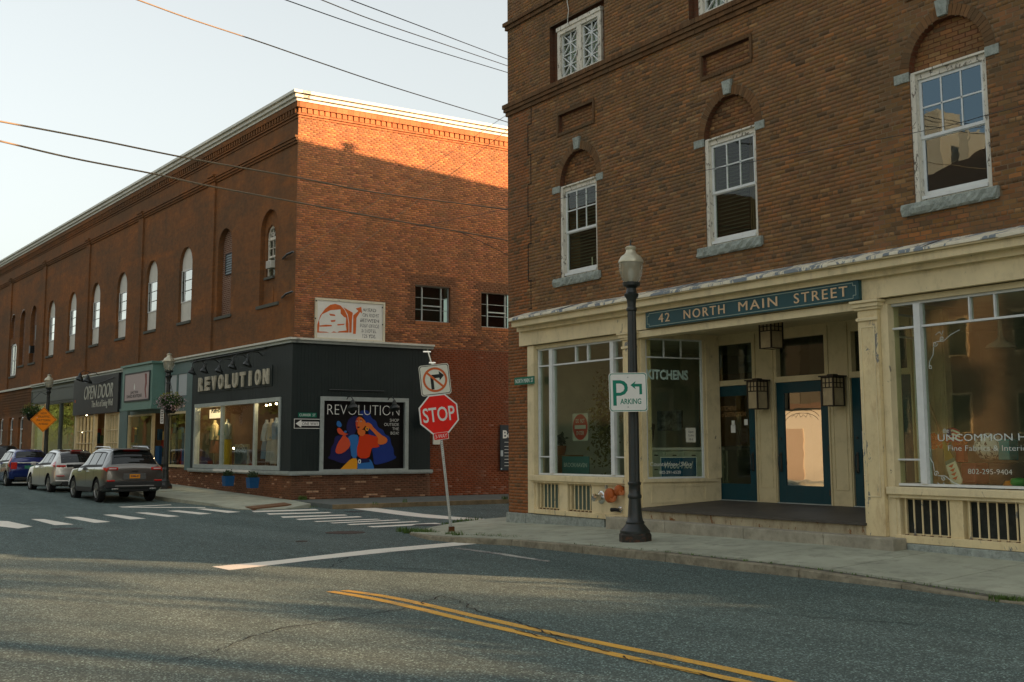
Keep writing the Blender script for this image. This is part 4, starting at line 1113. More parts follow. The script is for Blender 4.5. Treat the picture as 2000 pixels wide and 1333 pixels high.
for a0, a1, z in ((-2.98, -1.20, 6.24), (-6.75, -5.2, 6.22)) + tuple((-a-.62-.12, -a+.70+.02, 6.36) for a in warch) + ((-34.5, -33.0, 6.22), (-37.0, -35.5, 6.22), (-39.0, -37.4, 5.72)):
    m_ = MB(FL); m_.box(a0, a1, z, z+.10, -.18, .05); m_.build('sill', plain('dark_stone_sill', (.10, .10, .08), .9) if 'dark_stone_sill' not in bpy.data.materials else bpy.data.materials['dark_stone_sill'], LB)
m_ = MB(FL); m_.box(-2.62, -1.90, 7.19, 7.27, -.2, -.06); m_.build('sill', bpy.data.materials['dark_stone_sill'], LB)
m_ = MB(FL); m_.frame_rect(-6.30, -5.47, 7.80, 8.57, .03, -.2, -.15)
LV = m_.build('louvre_vent', BLACK, LB)
for k in range(8):
    v = 7.83+k*.089; m_ = MB(FL); m_.add([(-6.27, v, -.15), (-5.50, v, -.15), (-5.50, v+.085, -.19), (-6.27, v+.085, -.19), (-6.27, v, -.18), (-5.50, v, -.18)], [(0,1,2,3),(4,5,1,0)]); m_.build('slat', plain('grey_slat', (.20, .24, .25), .5) if 'grey_slat' not in bpy.data.materials else bpy.data.materials['grey_slat'], LV)
m_ = MB(FL); m_.box(-34.0, -33.7, 7.6, 8.4, -.2, -.17); m_.build('louvre_vent', bpy.data.materials['grey_slat'], LB)
# boarded arched windows with the middle left glazed
WB2 = paint('white_boarding', (0.62, 0.60, 0.52), 0.6, 0.08, 2, bump=0.05, dirt_amt=0.15)
DKW = plain('dark_sash_line', (0.05, 0.05, 0.045), 0.6)
SKYPANE = glass('bluish_upper_pane', (.5, .56, .56), .06, 3.0)
for i, a in enumerate(warch):
    u0, u1 = -a-.70, -a+.70
    W_ = MB(FL); W_.box(u0, u1, 6.42, 7.24, -.155, -.12); W_ = W_.build('window', WB2, LB)
    arch = [(u0, 8.47)] + [(-a-.70*math.cos(PI*k/18), 8.63+.71*math.sin(PI*k/18)) for k in range(19)] + [(u1, 8.47)]
    n = 12
    for k in range(n):   # vertical boards of the arch
        x0, x1 = u0+1.4*k/n, u0+1.4*(k+1)/n
        h = lambda x: 8.63+.71*math.sqrt(max(0, 1-((x+a)/.70)**2))
        m_ = MB(FL); m_.prism([(x0+.004, 8.47), (x1-.004, 8.47), (x1-.004, h(x1-.004)), ((x0+x1)/2, h((x0+x1)/2)), (x0+.004, h(x0+.004))], -.15, -.12); m_.build('board', WB2, W_)
    m_ = MB(FL); m_.frame_rect(u0, u1, 7.24, 8.47, .035, -.15, -.10)
    m_.box(u0+.30, u0+.36, 7.27, 8.44, -.14, -.105)
    m_.box(u0, u1, 7.232, 7.25, -.12, -.095); m_.box(u0, u1, 8.455, 8.475, -.12, -.09)
    m_.build('frame', WHITE, W_)
    m_ = MB(FL)
    for v in (7.66, 8.06): m_.box(u0+.035, u1-.035, v-.012, v+.012, -.135, -.112)
    m_.box(u0+.17, u0+.185, 7.27, 8.44, -.135, -.112)
    m_.build('glazing_bars', DKW, W_)
    for v0, v1 in ((7.28, 7.65), (7.67, 8.05), (8.07, 8.43)):
        m_ = MB(FL); m_.box(u0+.36, u1-.035, v0, v1, -.128, -.124); m_.build('pane', SKYPANE, W_)
        m_ = MB(FL); m_.box(u0+.035, u0+.30, v0, v1, -.128, -.124); m_.build('pane', GLASS_FAR, W_)
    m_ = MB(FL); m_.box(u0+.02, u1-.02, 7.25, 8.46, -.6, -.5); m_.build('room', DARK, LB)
# tall white sash window further along
W_ = MB(FL); W_.frame_rect(-38.9, -37.5, 5.84, 7.65, .10, -.12, -.05); W_.box(-38.25, -38.15, 5.9, 7.6, -.12, -.06); W_.box(-38.9, -37.5, 6.7, 6.76, -.12, -.07)
W_ = W_.build('window', WHITE, LB); m_ = MB(FL); m_.box(-38.8, -37.6, 5.9, 7.6, -.11, -.105); m_.build('pane', GLASS_FAR, W_)
m_ = MB(FL); m_.box(-39, -37.4, 5.8, 7.7, -.5, -.4); m_.build('room', DARK, LB)
m_ = MB(FL); m_.lathe([(.16, -.2), (.18, .10), (.10, .16), (.02, .17)], (-33.8, 6.95, 0), 12, axis='y') if False else m_.box(-34.0, -33.7, 6.85, 7.25, -.1, .12); m_.build('vent_hood', BLACK, LB)
# pilasters between the bays, proud of the wall, mouldings and cornice
BRICK_PF = BRICK_F
for a in (7.5, 15.7, 23.6, 31.8, 39.7, 47.8, 55.8):
    m_ = MB(FL); m_.box(-a-.05, -a+.55, 5.0, 11.35, 0, .07); m_.build('pilaster', BRICK_PF, LB)
def band_f(v0, v1, w, u0=-LEN, u1=None, name='moulding', mat=None, seg=8.0):
    u1 = w*1.0 if u1 is None else u1
    m_ = MB(FL); m_.box(u0, u1, v0, v1, 0, w); return m_.build(name, mat or BRICK_F, LB)
for i, (a0, a1) in enumerate(((-.0, 7.5), (7.5, 15.7), (15.7, 23.6), (23.6, 31.8), (31.8, 39.7), (39.7, 47.8), (47.8, 62))):
    dz = -.0
    for v0, v1, w in ((11.33, 11.40, .05), (11.41, 11.48, .09), (11.50, 11.57, .12)):
        m_ = MB(FL); m_.box(-a1+.62, -a0 + (.05 if a0 == 0 else 0), v0+dz-.05, v1+dz-.05, 0, w); m_.box(-a1, -a1+.62, v0, v1, 0, w+.07); m_.build('moulding', BRICK_F, LB)
band_f(12.20, 12.26, .05); band_f(12.10, 12.15, .03)
m_ = MB(FL)
u = -LEN
while u < -.05: m_.box(u, u+.11, 12.27, 12.44, 0, .07); u += .22
m_.build('dentils', BRICK_F, LB, kind='stuff')
band_f(12.44, 12.62, .09)
for v0, v1, w in ((12.62, 12.72, .12), (12.72, 12.84, .20), (12.84, 12.93, .28)):
    m_ = MB(FL); m_.box(-LEN, w, v0, v1, -.3, w); m_.build('cornice', CORNICE_W, LB)
    m_ = MB(SL); m_.box(-w+.28 if w < .28 else 0, 30, v0, v1, -.3, w); m_.build('cornice', CORNICE_W, LB)
# ---- end wall in laid bricks
swin = [(4.33, 5.69, 5.86, 7.07), (6.95, 8.31, 5.80, 7.02)]
so = [rect_open(*w) for w in swin]
sshop = rect_open(-.5, 4.90, .93, 4.98)
mb = wall_face(SL, 0, 30, 0.0, ZT, many(*so, sshop), 0.0, dv=.0713); mb.build('wall', MORTAR_S, LB)
def s_tones(header, u, v):
    g_ = random.uniform(.72, 1.28); r_ = random.random()
    if v < 5.02:
        g2 = random.uniform(.85, 1.1); return (g2*.68, g2*.44, g2*.24) if random.random() > (.01 if v > .9 else .08) else (.9, 1.1, 1.3)
    for (a, b_, c_, d) in swin:
        if a-.28+random.uniform(-.1,.1) < u < b_+.28+random.uniform(-.1,.1) and c_-.12 < v < d+.35: return (g_*.50, g_*.55, g_*.62)
    if v < 5.5 and r_ < .6: return (g_*.5, g_*.5, g_*.55)
    if r_ < .12: return (g_*.68, g_*.70, g_*.78)
    if r_ < .25: return (g_*1.15, g_*1.2, g_*1.1)
    return (g_, g_*random.uniform(.9, 1.1), g_*random.uniform(.85, 1.1))
PAINTBR = brick_mat('red_painted_brick', (0.34, 0.115, 0.062), (0.28, 0.10, 0.055), (0.16, 0.07, 0.04), warm=(0.36, 0.12, 0.06), warm_amt=.3)
sb = lay_courses(SL, 0.0, 14.0, 5.0, 12.13, many(*so), tones=s_tones, joint=.012, hdr=8)
sb2 = lay_courses(SL, 4.92, 14.0, .12, 5.0, lambda v: [], tones=s_tones, joint=.008, hdr=8)
sb3 = lay_courses(SL, 0.0, 4.90, .12, .93, lambda v: [], tones=lambda h, u, v: (random.uniform(.55, .95),)*3 if random.random() > .07 else (2.4, 3.4, 4.0), joint=.012, hdr=0, w=.0)
def near_s(b):
    return (b[0]+b[1])/2 + (0 if 5 < b[2] < 12 else 20)
sb.sort(key=near_s)
BRICK_BASE = brick_mat('base_brick', (0.19, 0.075, 0.04), (0.23, 0.10, 0.05), (0.09, 0.05, 0.03), warm=(0.2, 0.09, 0.04), warm_amt=.3)
bricks_mesh(SL, sb, 'brickwork', BRICK_S, LB, kind='stuff')
bricks_mesh(SL, sb2, 'painted_brickwork', PAINTBR, LB, kind='stuff')
bricks_mesh(SL, sb3, 'base_brickwork', BRICK_BASE, LB, kind='stuff')
BRICK_T = brick_tex('rear_brick', (0.22, 0.08, 0.035), (0.17, 0.065, 0.03), (0.13, 0.08, 0.05), (0.1, 0.06, 0.03), (1.3, 1.1, 1), warm_amt=.4)
m_ = MB(SL); m_.quad((14, 0, .01), (30, 0, .01), (30, ZT, .01), (14, ZT, .01)); m_.build('wall', BRICK_T, LB)
fb = lay_courses(FL, -17.4, 0.0, .14, .93, lambda v: [], tones=lambda h, u, v: (random.uniform(.6, 1.05),)*3 if random.random() > .06 else (2.2, 3.0, 3.6), joint=.012, hdr=0)
bricks_mesh(FL, fb, 'base_brickwork', BRICK_BASE, LB, kind='stuff')
for v0, v1, w in ((12.13, 12.18, .03), (12.20, 12.26, .055)): course_band(SL, 0, 14, v0, v1, 0, w, BRICK_S, LB, tone=.95, name='moulding')
course_band(SL, 0, 14, 12.44, 12.62, 0, .09, BRICK_S, LB, tone=.95, name='moulding')
course_band(SL, 0, 14, 12.262, 12.285, 0, .01, BRICK_S, LB, tone=.9, name='moulding')
u = .1
while u < 13.9:
    m_ = MB(SL); g_ = random.uniform(.8, 1.2); m_.c = (g_, g_, g_); m_.box(u, u+.145, 12.275, 12.44, 0, .05); m_.build('dentil', BRICK_S, LB, col=True); u += .205
m_ = MB(SL); m_.box(0, 14, 12.27, 12.45, -.05, .012); m_.build('dentil_backing', BRICK_S, LB, col=True)
# steel side windows
for i, (a, b_, c_, d) in enumerate(swin):
    m_ = MB(SL); reveal(m_, [(a, c_), (a, d), (b_, d), (b_, c_)], .005, -.18, True); m_.build('reveal', BRICK_T, LB)
    W_ = MB(SL); W_.frame_rect(a, b_, c_, d, .035, -.15, -.10); W_.box(a+.30, a+.34, c_, d, -.15, -.10); W_.box(b_-.32, b_-.28, c_, d, -.15, -.10)
    W_.box(a+.3, b_-.28, c_+.52, c_+.56, -.15, -.09)
    W_.box(a, b_, c_+.40, c_+.415, -.15, -.115); W_.box(a, b_, c_+.80, c_+.815, -.15, -.115)
    W_ = W_.build('window', ALU, LB)
    m_ = MB(SL); m_.box(a, b_, c_, d, -.135, -.13); m_.build('pane', glass('dusty_pane', (.55, .62, .58), .1, 2.0) if 'dusty_pane' not in bpy.data.materials else bpy.data.materials['dusty_pane'], W_)
    m_ = MB(SL); m_.box(a-.05, b_+.05, c_-.05, d+.05, -.55, -.5)
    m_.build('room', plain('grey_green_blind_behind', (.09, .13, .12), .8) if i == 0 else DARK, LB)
    m_ = MB(SL); n = 13
    for k in range(n): m_.box(a+(b_-a)*k/n+.005, a+(b_-a)*(k+1)/n-.005, c_-.10, c_, -.1, .02)
    m_.c = (.5, .5, .5); m_.build('sill', BRICK_S, LB, col=True)
# roof slab and hidden sides
m_ = MB(); q = [FL.pt(-LEN, 12.5, -.1), FL.pt(-.1, 12.5, -.1), SL.pt(30, 12.5, -.1), FL.pt(-LEN, 12.5, -30)]
m_.add([tuple(p) for p in q], [(0, 1, 2, 3)]); m_.build('roof', plain('dark_roofing', (.05, .05, .05), .9), LB)

# ---- storefront row: cladding, boards, glass
def lbox(name, mat, u0, u1, v0, v1, w0, w1, parent=LB, fr=FL, bevel=0, **kw):
    m_ = MB(fr); m_.box(u0, u1, v0, v1, w0, w1); return m_.build(name, mat, parent, bevel=bevel, **kw)
# thin pale ledge over all the shops, turning the corner
for (v0, v1, w) in ((4.93, 5.02, .14), (5.02, 5.08, .22)):
    lbox('shop_cornice', ALU if v0 < 5 else CORNICE_W, -33.0, w, v0, v1, -.1, w)
    m_ = MB(SL); m_.box(0, 4.97, v0, v1, -.1, w); m_.build('shop_cornice', ALU if v0 < 5 else CORNICE_W, LB)
lbox('shop_cornice', CORNICE_W, -LEN, -33.0, 4.98, 5.08, -.1, .12)
# black-green boarded corner shop
def boards(fr, u0, u1, v0, v1, w, cut, bw=.115):
    n = max(1, int((u1-u0)/bw)); k = 0; m_ = MB(fr)
    for k in range(n):
        a, b_ = u0+(u1-u0)*k/n, u0+(u1-u0)*(k+1)/n; um = (a+b_)/2
        segs = [(v0, v1)]
        for (c0, c1, y0, y1) in cut:
            if c0 < um < c1: segs = [s for s in ((v0, y0), (y1, v1)) if s[1]-s[0] > .02]
        for s, e in segs: m_.box(a+.004, b_-.004, s, e, w-.03, w+random.uniform(0, .003))
        for s, e in segs: m_.box(a-.004, a+.004, s, e, w-.04, w-.004)
    return m_
boards(FL, -8.66, .0, .97, 4.93, .06, [(-8.30, -.74, 1.0, 3.27)]).build('cladding', CLAD, LB, kind='stuff')
boards(SL, .0, 4.90, .97, 4.93, .06, [(.93, 4.03, 1.0, 3.27)]).build('cladding', CLAD, LB, kind='stuff')
lbox('corner_board', CLAD, -.10, .065, .97, 4.93, -.1, .065)
for fr_, u0, u1 in ((FL, -8.8, .12), (SL, .0, 4.97)):
    m_ = MB(fr_); m_.box(u0, u1, .90, .985, -.2, .13); m_.build('ledge', ALU, LB)
    m_ = MB(fr_); m_.box(u0, u1, .86, .90, -.2, .10); m_.build('ledge', ALU, LB)
lbox('ledge', WHITEBOARD, -6.15, -2.9, .905, .99, -.2, .15)
# display window of the corner shop
D = MB(FL); D.frame_rect(-8.32, -.72, 1.0, 3.28, .13, -.10, .09); D.box(-5.83, -5.75, 1.05, 3.15, -.08, .05); D.box(-2.92, -2.84, 1.05, 3.15, -.08, .05)
D = D.build('window', ALU, LB, label='wide shop window full of clothes')
for a, b_ in ((-8.19, -5.83), (-5.75, -2.92), (-2.84, -.85)): m_ = MB(FL); m_.box(a, b_, 1.13, 3.15, -.02, -.012); m_.build('pane', GLASS_FAR, D)
# blocked window frame with the poster
D = MB(SL); D.frame_rect(.90, 4.06, .98, 3.29, .13, -.02, .10, .05); D.build('poster_frame', ALU, LB)
# shop interior
m_ = MB(FL); m_.box(-8.6, -.2, 1.0, 3.6, -3.6, -.06); m_.f = [f for k, f in enumerate(m_.f) if k != 1]; m_.mi = m_.mi[:len(m_.f)]
m_.build('shop_room', paint('brown_shop_wall', (.10, .06, .035), .9, .5, 1.2, bump=0), LB)
# teal dance shop
TS = TEALSHOP
lbox('storefront_board', TS, -17.4, -8.66, 4.55, 4.93, -.1, .05)
lbox('storefront_post', TS, -9.25, -8.66, .9, 4.55, -.1, .07)
lbox('storefront_post', TS, -17.4, -16.0, 3.35, 4.55, -.1, .05)
lbox('storefront_post', TS, -17.4, -16.35, .9, 3.35, -.1, .06)
lbox('storefront_board', TS, -16.0, -9.25, 3.08, 3.64, -.1, .05)
lbox('storefront_board', TS, -12.2, -9.25, 4.48, 4.56, -.1, .055)
for a, b_ in ((-12.15, -10.4), (-10.25, -9.28), (-17.0, -16.1)): lbox('upper_panel', PALEPANEL, a, b_, 3.66, 4.47, -.1, .03)
lbox('storefront_post', TS, -10.4, -10.25, 3.64, 4.48, -.1, .06)
lbox('sign_box', TEALBOX, -15.55, -11.75, 3.30, 5.00, .05, .55, bevel=.01)
lbox('sign_box_trim', TEALBOX, -15.65, -11.65, 4.98, 5.06, .05, .62); lbox('sign_box_trim', TEALBOX, -15.65, -11.65, 3.22, 3.31, .05, .60)
D = MB(FL); D.frame_rect(-11.45, -9.27, 1.0, 3.08, .09, -.1, .04); D = D.build('window', CREAM_DIM, LB, label='shop window with blue clothes'); m_ = MB(FL); m_.box(-11.38, -9.34, 1.07, 3.02, -.05, -.043); m_.build('pane', GLASS_FAR, D)
D = MB(FL); D.frame_rect(-16.3, -13.2, 1.0, 3.08, .07, -.1, .03); D = D.build('window', CREAM_DIM, LB); m_ = MB(FL); m_.box(-16.24, -13.26, 1.07, 3.02, -.05, -.043); m_.build('pane', GLASS_FAR, D)
D = MB(FL); D.frame_rect(-13.0, -11.6, .45, 3.05, .09, -.5, -.42); D = D.build('door', BLACKSIGN, LB); m_ = MB(FL); m_.box(-12.92, -11.68, .52, 2.98, -.47, -.46); m_.build('glass_pane', GLASS_FAR, D)
m_ = MB(FL); m_.box(-17.3, -8.7, .9, 3.3, -3.5, -.8); m_.f = [f for k, f in enumerate(m_.f) if k != 1]; m_.mi = m_.mi[:len(m_.f)]; m_.build('shop_room', ROOM_WARM, LB)
m_ = MB(FL)
for a, b_, zz, w in ((-10.9, -10.5, 1.9, -.5), (-10.3, -9.6, 1.55, -.6), (-12.6, -12.2, 2.3, -1.0), (-14.6, -14.1, 1.8, -.6)): m_.box(a, b_, 1.05, zz, w-.12, w)
m_.build('display_clothes', plain('blue_clothes', (.02, .09, .22), .8), LB)
m_ = MB(FL); m_.box(-11.2, -9.5, 2.55, 2.95, -.9, -.7); m_.build('display_clothes', plain('red_blue_banner', (.25, .05, .03), .8), LB)
# black shop with the painted fascia
lbox('fascia', BLACKSIGN, -24.45, -17.42, 3.25, 4.93, -.1, .16)
for a in (-24.4, -21.35, -19.6, -17.6): lbox('storefront_post', CREAM, a-.0, a+.18, .9, 3.25, -.1, .05)
for a, b_ in ((-24.2, -21.35), (-19.42, -17.6)):
    D = MB(FL); D.frame_rect(a, b_, 1.0, 3.22, .06, -.1, .02); n = 5
    for k in range(1, n): u = a+(b_-a)*k/n; D.box(u-.018, u+.018, 1.0, 3.2, -.08, .01)
    for v in (1.45, 1.95, 2.5): D.box(a, b_, v-.015, v+.015, -.08, .012)
    D = D.build('window', CREAM, LB); m_ = MB(FL); m_.box(a, b_, 1.0, 3.2, -.06, -.054); m_.build('pane', GLASS_FAR, D)
D = MB(FL); D.frame_rect(-21.15, -19.62, .5, 3.22, .10, -.5, -.44); D.box(-21.1, -19.7, 2.35, 2.42, -.5, -.45); D = D.build('door', CREAM, LB); m_ = MB(FL); m_.box(-21.05, -19.72, .6, 3.12, -.48, -.474); m_.build('glass_pane', GLASS_FAR, D)
m_ = MB(FL); m_.box(-32.9, -17.5, .9, 4.05, -3.5, -.8); m_.f = [f for k, f in enumerate(m_.f) if k != 1]; m_.mi = m_.mi[:len(m_.f)]; m_.build('shop_room', ROOM_WARM, LB)
for u0, u1, z0, sd_ in ((-24, -17.6, .95, 1), (-32.7, -24.7, .95, 2), (-16.2, -13.3, 1.05, 3), (-11.4, -9.4, 1.05, 4)):
    r_ = random.Random(sd_)
    for ci, cc in enumerate(((.30, .05, .03), (.04, .10, .16), (.35, .28, .12), (.05, .09, .04), (.02, .02, .02), (.4, .38, .32))):
        m_ = MB(FL)
        for _ in range(int((u1-u0)*2)):
            u = r_.uniform(u0, u1); a_, h_ = r_.uniform(.08, .28), r_.uniform(.15, .8); zz = z0+r_.choice((0, 0, .5, 1.0)); w = r_.uniform(-1.8, -.9); m_.box(u, u+a_, zz, zz+h_, w-.15, w)
        m_.build('shop_goods', plain('goods_%d_tone' % ci, cc, .8) if 'goods_%d_tone' % ci not in bpy.data.materials else bpy.data.materials['goods_%d_tone' % ci], LB, kind='stuff')
# grey fascia shop
lbox('fascia', GREYFAS, -33.0, -24.47, 4.02, 4.80, -.1, .10)
m_ = MB(FL); m_.frame_rect(-32.9, -24.55, 4.08, 4.74, .06, .10, .13); m_.build('fascia_trim', GREYFAS, LB)
lbox('fascia', plain('olive_strip', (.075, .08, .04), .7), -33.0, -24.47, 4.80, 4.93, -.1, .06)
for a, b_ in ((-32.9, -30.5), (-30.2, -27.4), (-27.3, -24.5)):
    D = MB(FL); D.frame_rect(a, b_, .95, 4.0, .07, -.1, .02); D = D.build('window', CREAM_DIM if a < -30.3 else GREYFAS, LB); m_ = MB(FL); m_.box(a, b_, .95, 4.0, -.06, -.054); m_.build('pane', glass('tree_reflecting_glass', (.55, .6, .5), .12, 2.2) if 'tree_reflecting_glass' not in bpy.data.materials else bpy.data.materials['tree_reflecting_glass'], D)
lbox('storefront_base', GREYFAS, -33, -17.4, .1, .95, -.1, .05)
m_ = MB(FL); m_.box(-28.4, -27.7, 2.3, 3.0, -.1, -.08); m_.build('window_notice', plain('red_notice', (.35, .05, .04), .6), LB)
# sash windows of the brick part
for a in (35.6, 37.95, 40.5, 43, 48):
    D = MB(FL); D.frame_rect(-a-.5, -a+.5, 1.2, 3.40, .09, -.18, -.12); D.box(-a-.5, -a+.5, 2.75, 2.83, -.18, -.11); D.box(-a-.5, -a+.5, 2.0, 2.06, -.18, -.12); D = D.build('window', WHITE, LB)
    m_ = MB(FL); m_.box(-a-.45, -a+.45, 1.25, 2.75, -.16, -.155); m_.build('pane', GLASS_FAR, D)
    m_ = MB(FL); m_.box(-a-.45, -a+.45, 2.83, 3.4, -.16, -.15); m_.build('transom_board', plain('slate_board', (.06, .075, .08), .7) if 'slate_board' not in bpy.data.materials else bpy.data.materials['slate_board'], D)
    m_ = MB(FL); m_.box(-a-.5, -a+.5, 1.2, 3.4, -.8, -.7); m_.build('room', DARK, LB)
for k in range(8):   # raised brick bands
    lbox('brick_band', BRICK_F, -LEN, -33.1, 3.70+k*.15, 3.77+k*.15, 0, .03)
# iron brackets at the corner with guy wires
for z, in ((7.70,), (6.45,)):
    m_ = MB(FL); m_.tube([(-.85, z-.03, .05), (-.30, z+.02, .16), (.10, z+.06, .12)], .035, 6); m_.build('iron_bracket', IRON, LB)
# ------------------------------------------------------------------ signs and lettering
def letters(body, fr, u, v, w, h, mat, parent, name='lettering', **kw):
    kw.setdefault('thick', .004); return text_mb(body, fr, u, v, w, h, **kw).build(name, mat, parent)
# address board over the entry
SG = empty('address_sign', tuple(NEAR.pt(-14.9, 3.84, .12)), 'long teal board with pale gold letters 42 NORTH MAIN STREET over the entry', 'sign')
fw = .17; k_ = (YN-fw)/YN
u0, u1, v0, v1 = -17.40*k_-.02, -12.37*k_+.02, NZ(3.845, fw), NZ(4.15, fw)-.01
m_ = MB(NEAR); m_.box(u0, u1, v0, v1, .09, fw); m_.build('board', TEALSIGN, SG, bevel=.006)
m_ = MB(NEAR); n_ = .055
pl = [(u0+.05+n_, v0+.03), (u1-.05-n_, v0+.03), (u1-.05-n_, v0+.03+n_*.8), (u1-.05, v0+.03+n_*.8), (u1-.05, v1-.03-n_*.8), (u1-.05-n_, v1-.03-n_*.8), (u1-.05-n_, v1-.03), (u0+.05+n_, v1-.03), (u0+.05+n_, v1-.03-n_*.8), (u0+.05, v1-.03-n_*.8), (u0+.05, v0+.03+n_*.8), (u0+.05+n_, v0+.03+n_*.8)]
for a, b_ in zip(pl, pl[1:]+pl[:1]): m_.bar(a, b_, .010, fw, fw+.002)
m_.build('border_line', plain('pale_teal_line', (.30, .36, .30), .5), SG)
vb = v0+.075; hh = .155
for word, ua, ub in (('42', -17.03, -16.72), ('NORTH', -16.33, -15.27), ('MAIN', -14.93, -14.03), ('STREET', -13.66, -12.56)):
    letters(word, NEAR, (ua+ub)/2*k_, vb, fw, hh, GOLD, SG, width=(ub-ua)*k_, thick=.012, spacing=1.25, bold=.0)
# street name blade on the near corner
def blade(body, fr, cu, cv, w, L, h, tilt, label, sub=''):
    root = empty('street_name_sign', tuple(fr.pt(cu, cv-h/2, w)), label, 'street sign')
    m_ = MB(fr); m_.prism([(cu-L/2, cv-h/2-tilt), (cu+L/2, cv-h/2+tilt), (cu+L/2, cv+h/2+tilt), (cu-L/2, cv+h/2-tilt)], w, w+.006); m_.build('plate', STREETGREEN, root)
    letters(body, fr, cu, cv-h*.27, w+.006, h*.55, LETTERWHITE, root, width=L*.88, thick=.002, slope=2*tilt/L, bold=.0)
    return root
lc = NEAR.hit(1012, 745, .15)
blade('NORTH MAIN  ST', NEAR, -21.36, NEAR.hit(1012, 745, .12)[1], .12, .78, .16, 0.0, 'small green street name blade NORTH MAIN ST at the brick corner of the near building')
c1 = SL.hit(600.5, 811, .08)
blade('CURRIER  ST', SL, c1[0], c1[1], .075, .62, .14, 0.0, 'small green street name plate CURRIER ST above the one way arrow')
# one way sign
OW = empty('one_way_sign', tuple(SL.pt(.48, 2.28, .075)), 'black and white ONE WAY arrow plate on the dark corner shop wall', 'road sign')
m_ = MB(SL); m_.box(.03, .93, 2.285, 2.585, .068, .076); m_.build('plate', SIGNWHITE2, OW)
m_ = MB(SL); m_.box(.048, .912, 2.303, 2.567, .076, .078); m_.build('black_field', BLACK, OW)
m_ = MB(SL); m_.prism([(.08, 2.435), (.27, 2.315), (.27, 2.372), (.87, 2.372), (.87, 2.498), (.27, 2.498), (.27, 2.555)], .078, .080); m_.build('arrow', SIGNWHITE2, OW)
letters('ONE WAY', SL, .57, 2.392, .080, .088, BLACK, OW, width=.54, thick=.002, bold=.0)
# shop name in raised letters
RV = empty('shop_sign', tuple(FL.pt(-4.7, 3.68, .1)), 'raised aged tan letters REVOLUTION on the dark corner shop facade', 'sign')
m_ = MB(FL); m_.box(-8.02, -1.42, 3.66, 4.32, .06, .085); m_.build('backboard', CLAD, RV)
L0, L1, H0_, H1_ = -7.85, -1.62, 3.74, 4.22
xx = np.linspace(L0, L1, 10)
for k, ch in enumerate('REVOLUTION'):
    wdt = .16 if ch == 'I' else .42
    letters(ch, FL, L0+.2+(L1-L0-.4)*k/9, 3.76, .085, .44, LETTER_OLD, RV, name='letter', width=wdt, thick=.06, bold=.05)
# poster board: flat print, built from layered flat shapes
PS = empty('poster', tuple(SL.pt(2.45, 1.0, .0)), 'square black poster REVOLUTION with an orange skinned woman and blue hair on the end wall', 'poster')
pw = .0
def pp(x, y):
    u, v = SL.hit(600+x/7.405, 760+y/7.405, pw); return (u, v)
m_ = MB(SL); m_.box(1.03, 3.93, 1.03, 3.16, -.02, .0); m_.build('panel', plain('poster_black', (.008, .008, .008), .35), PS)
lay = [0.002]
def pshape(pts, col, name, smooth=2):
    P = [pp(*p) for p in pts]
    for _ in range(smooth):
        Q = []
        for a, b_ in zip(P, P[1:]+P[:1]): Q += [(a[0]*.75+b_[0]*.25, a[1]*.75+b_[1]*.25), (a[0]*.25+b_[0]*.75, a[1]*.25+b_[1]*.75)]
        P = Q
    lay[0] += .0012; m_ = MB(SL); m_.prism(P[::-1], lay[0]-.001, lay[0])
    nm = 'print_'+col_names[col]; mt = bpy.data.materials.get(nm) or plain(nm, col, .45); m_.build(name, mt, PS)
B1, B2, OR, OR2, RD, BL, YE, NV, WH, SK = (.012, .035, .20), (.018, .018, .085), (.70, .16, .03), (.62, .08, .03), (.62, .045, .008), (.03, .15, .40), (.72, .30, .015), (.01, .015, .07), (.75, .75, .7), (.12, .01, .01)
col_names = {B1: 'blue', B2: 'dark_violet', OR: 'orange', OR2: 'salmon', RD: 'red', BL: 'light_blue', YE: 'yellow', NV: 'navy', WH: 'white', SK: 'dark_red'}
pshape([(740,330),(840,300),(900,330),(930,430),(1000,460),(1020,560),(1100,590),(1120,660),(1200,690),(1210,800),(1250,860),(1250,960),(1300,990),(1230,1030),(1150,1060),(1000,1100),(960,1080),(960,1000),(900,700),(850,450)], B1, 'hair')
pshape([(740,380),(640,400),(580,470),(560,600),(620,640),(520,660),(400,680),(390,790),(340,850),(340,960),(280,1000),(380,1030),(450,1060),(560,1085),(640,1010),(640,700),(720,600),(700,450)], B2, 'hair')
pshape([(640,1000),(730,1000),(720,1200),(440,1200),(520,1120)], YE, 'trousers', 1)
pshape([(730,1000),(900,1005),(950,1080),(975,1200),(722,1200)], BL, 'trousers', 1)
pshape([(725,1005),(895,1005),(905,1060),(725,1080)], NV, 'belt', 0)
pshape([(735,1020),(775,1020),(775,1080),(735,1080)], WH, 'buckle', 1); pshape([(745,1035),(762,1035),(762,1066),(745,1066)], NV, 'buckle', 0)
pshape([(555,600),(500,700),(440,780),(400,900),(430,945),(520,930),(620,840),(620,740),(570,700),(555,690)], OR2, 'arm', 1)
pshape([(580,700),(650,655),(745,670),(735,800),(715,850),(720,1005),(640,1000),(620,850),(620,760)], BL, 'shirt', 1)
pshape([(755,660),(850,650),(1000,690),(1030,700),(1015,800),(1050,830),(1000,850),(930,850),(915,920),(890,1005),(728,1005),(712,860),(740,780)], RD, 'shirt', 1)
pshape([(1000,640),(1100,680),(1160,720),(1150,780),(1080,810),(1010,800),(1030,700)], OR, 'arm', 1)
pshape([(850,480),(920,500),(960,570),(1160,740),(1060,780),(1000,680),(930,600),(880,560),(830,540)], OR, 'arm', 1)
pshape([(725,590),(840,590),(835,660),(780,690),(725,650)], OR, 'neck', 1)
pshape([(750,390),(830,450),(850,500),(820,560),(790,590),(740,605),(710,590),(695,500),(700,440)], OR, 'face', 2)
pshape([(750,392),(700,440),(695,500),(712,590),(735,600),(725,520)], OR2, 'face', 1)
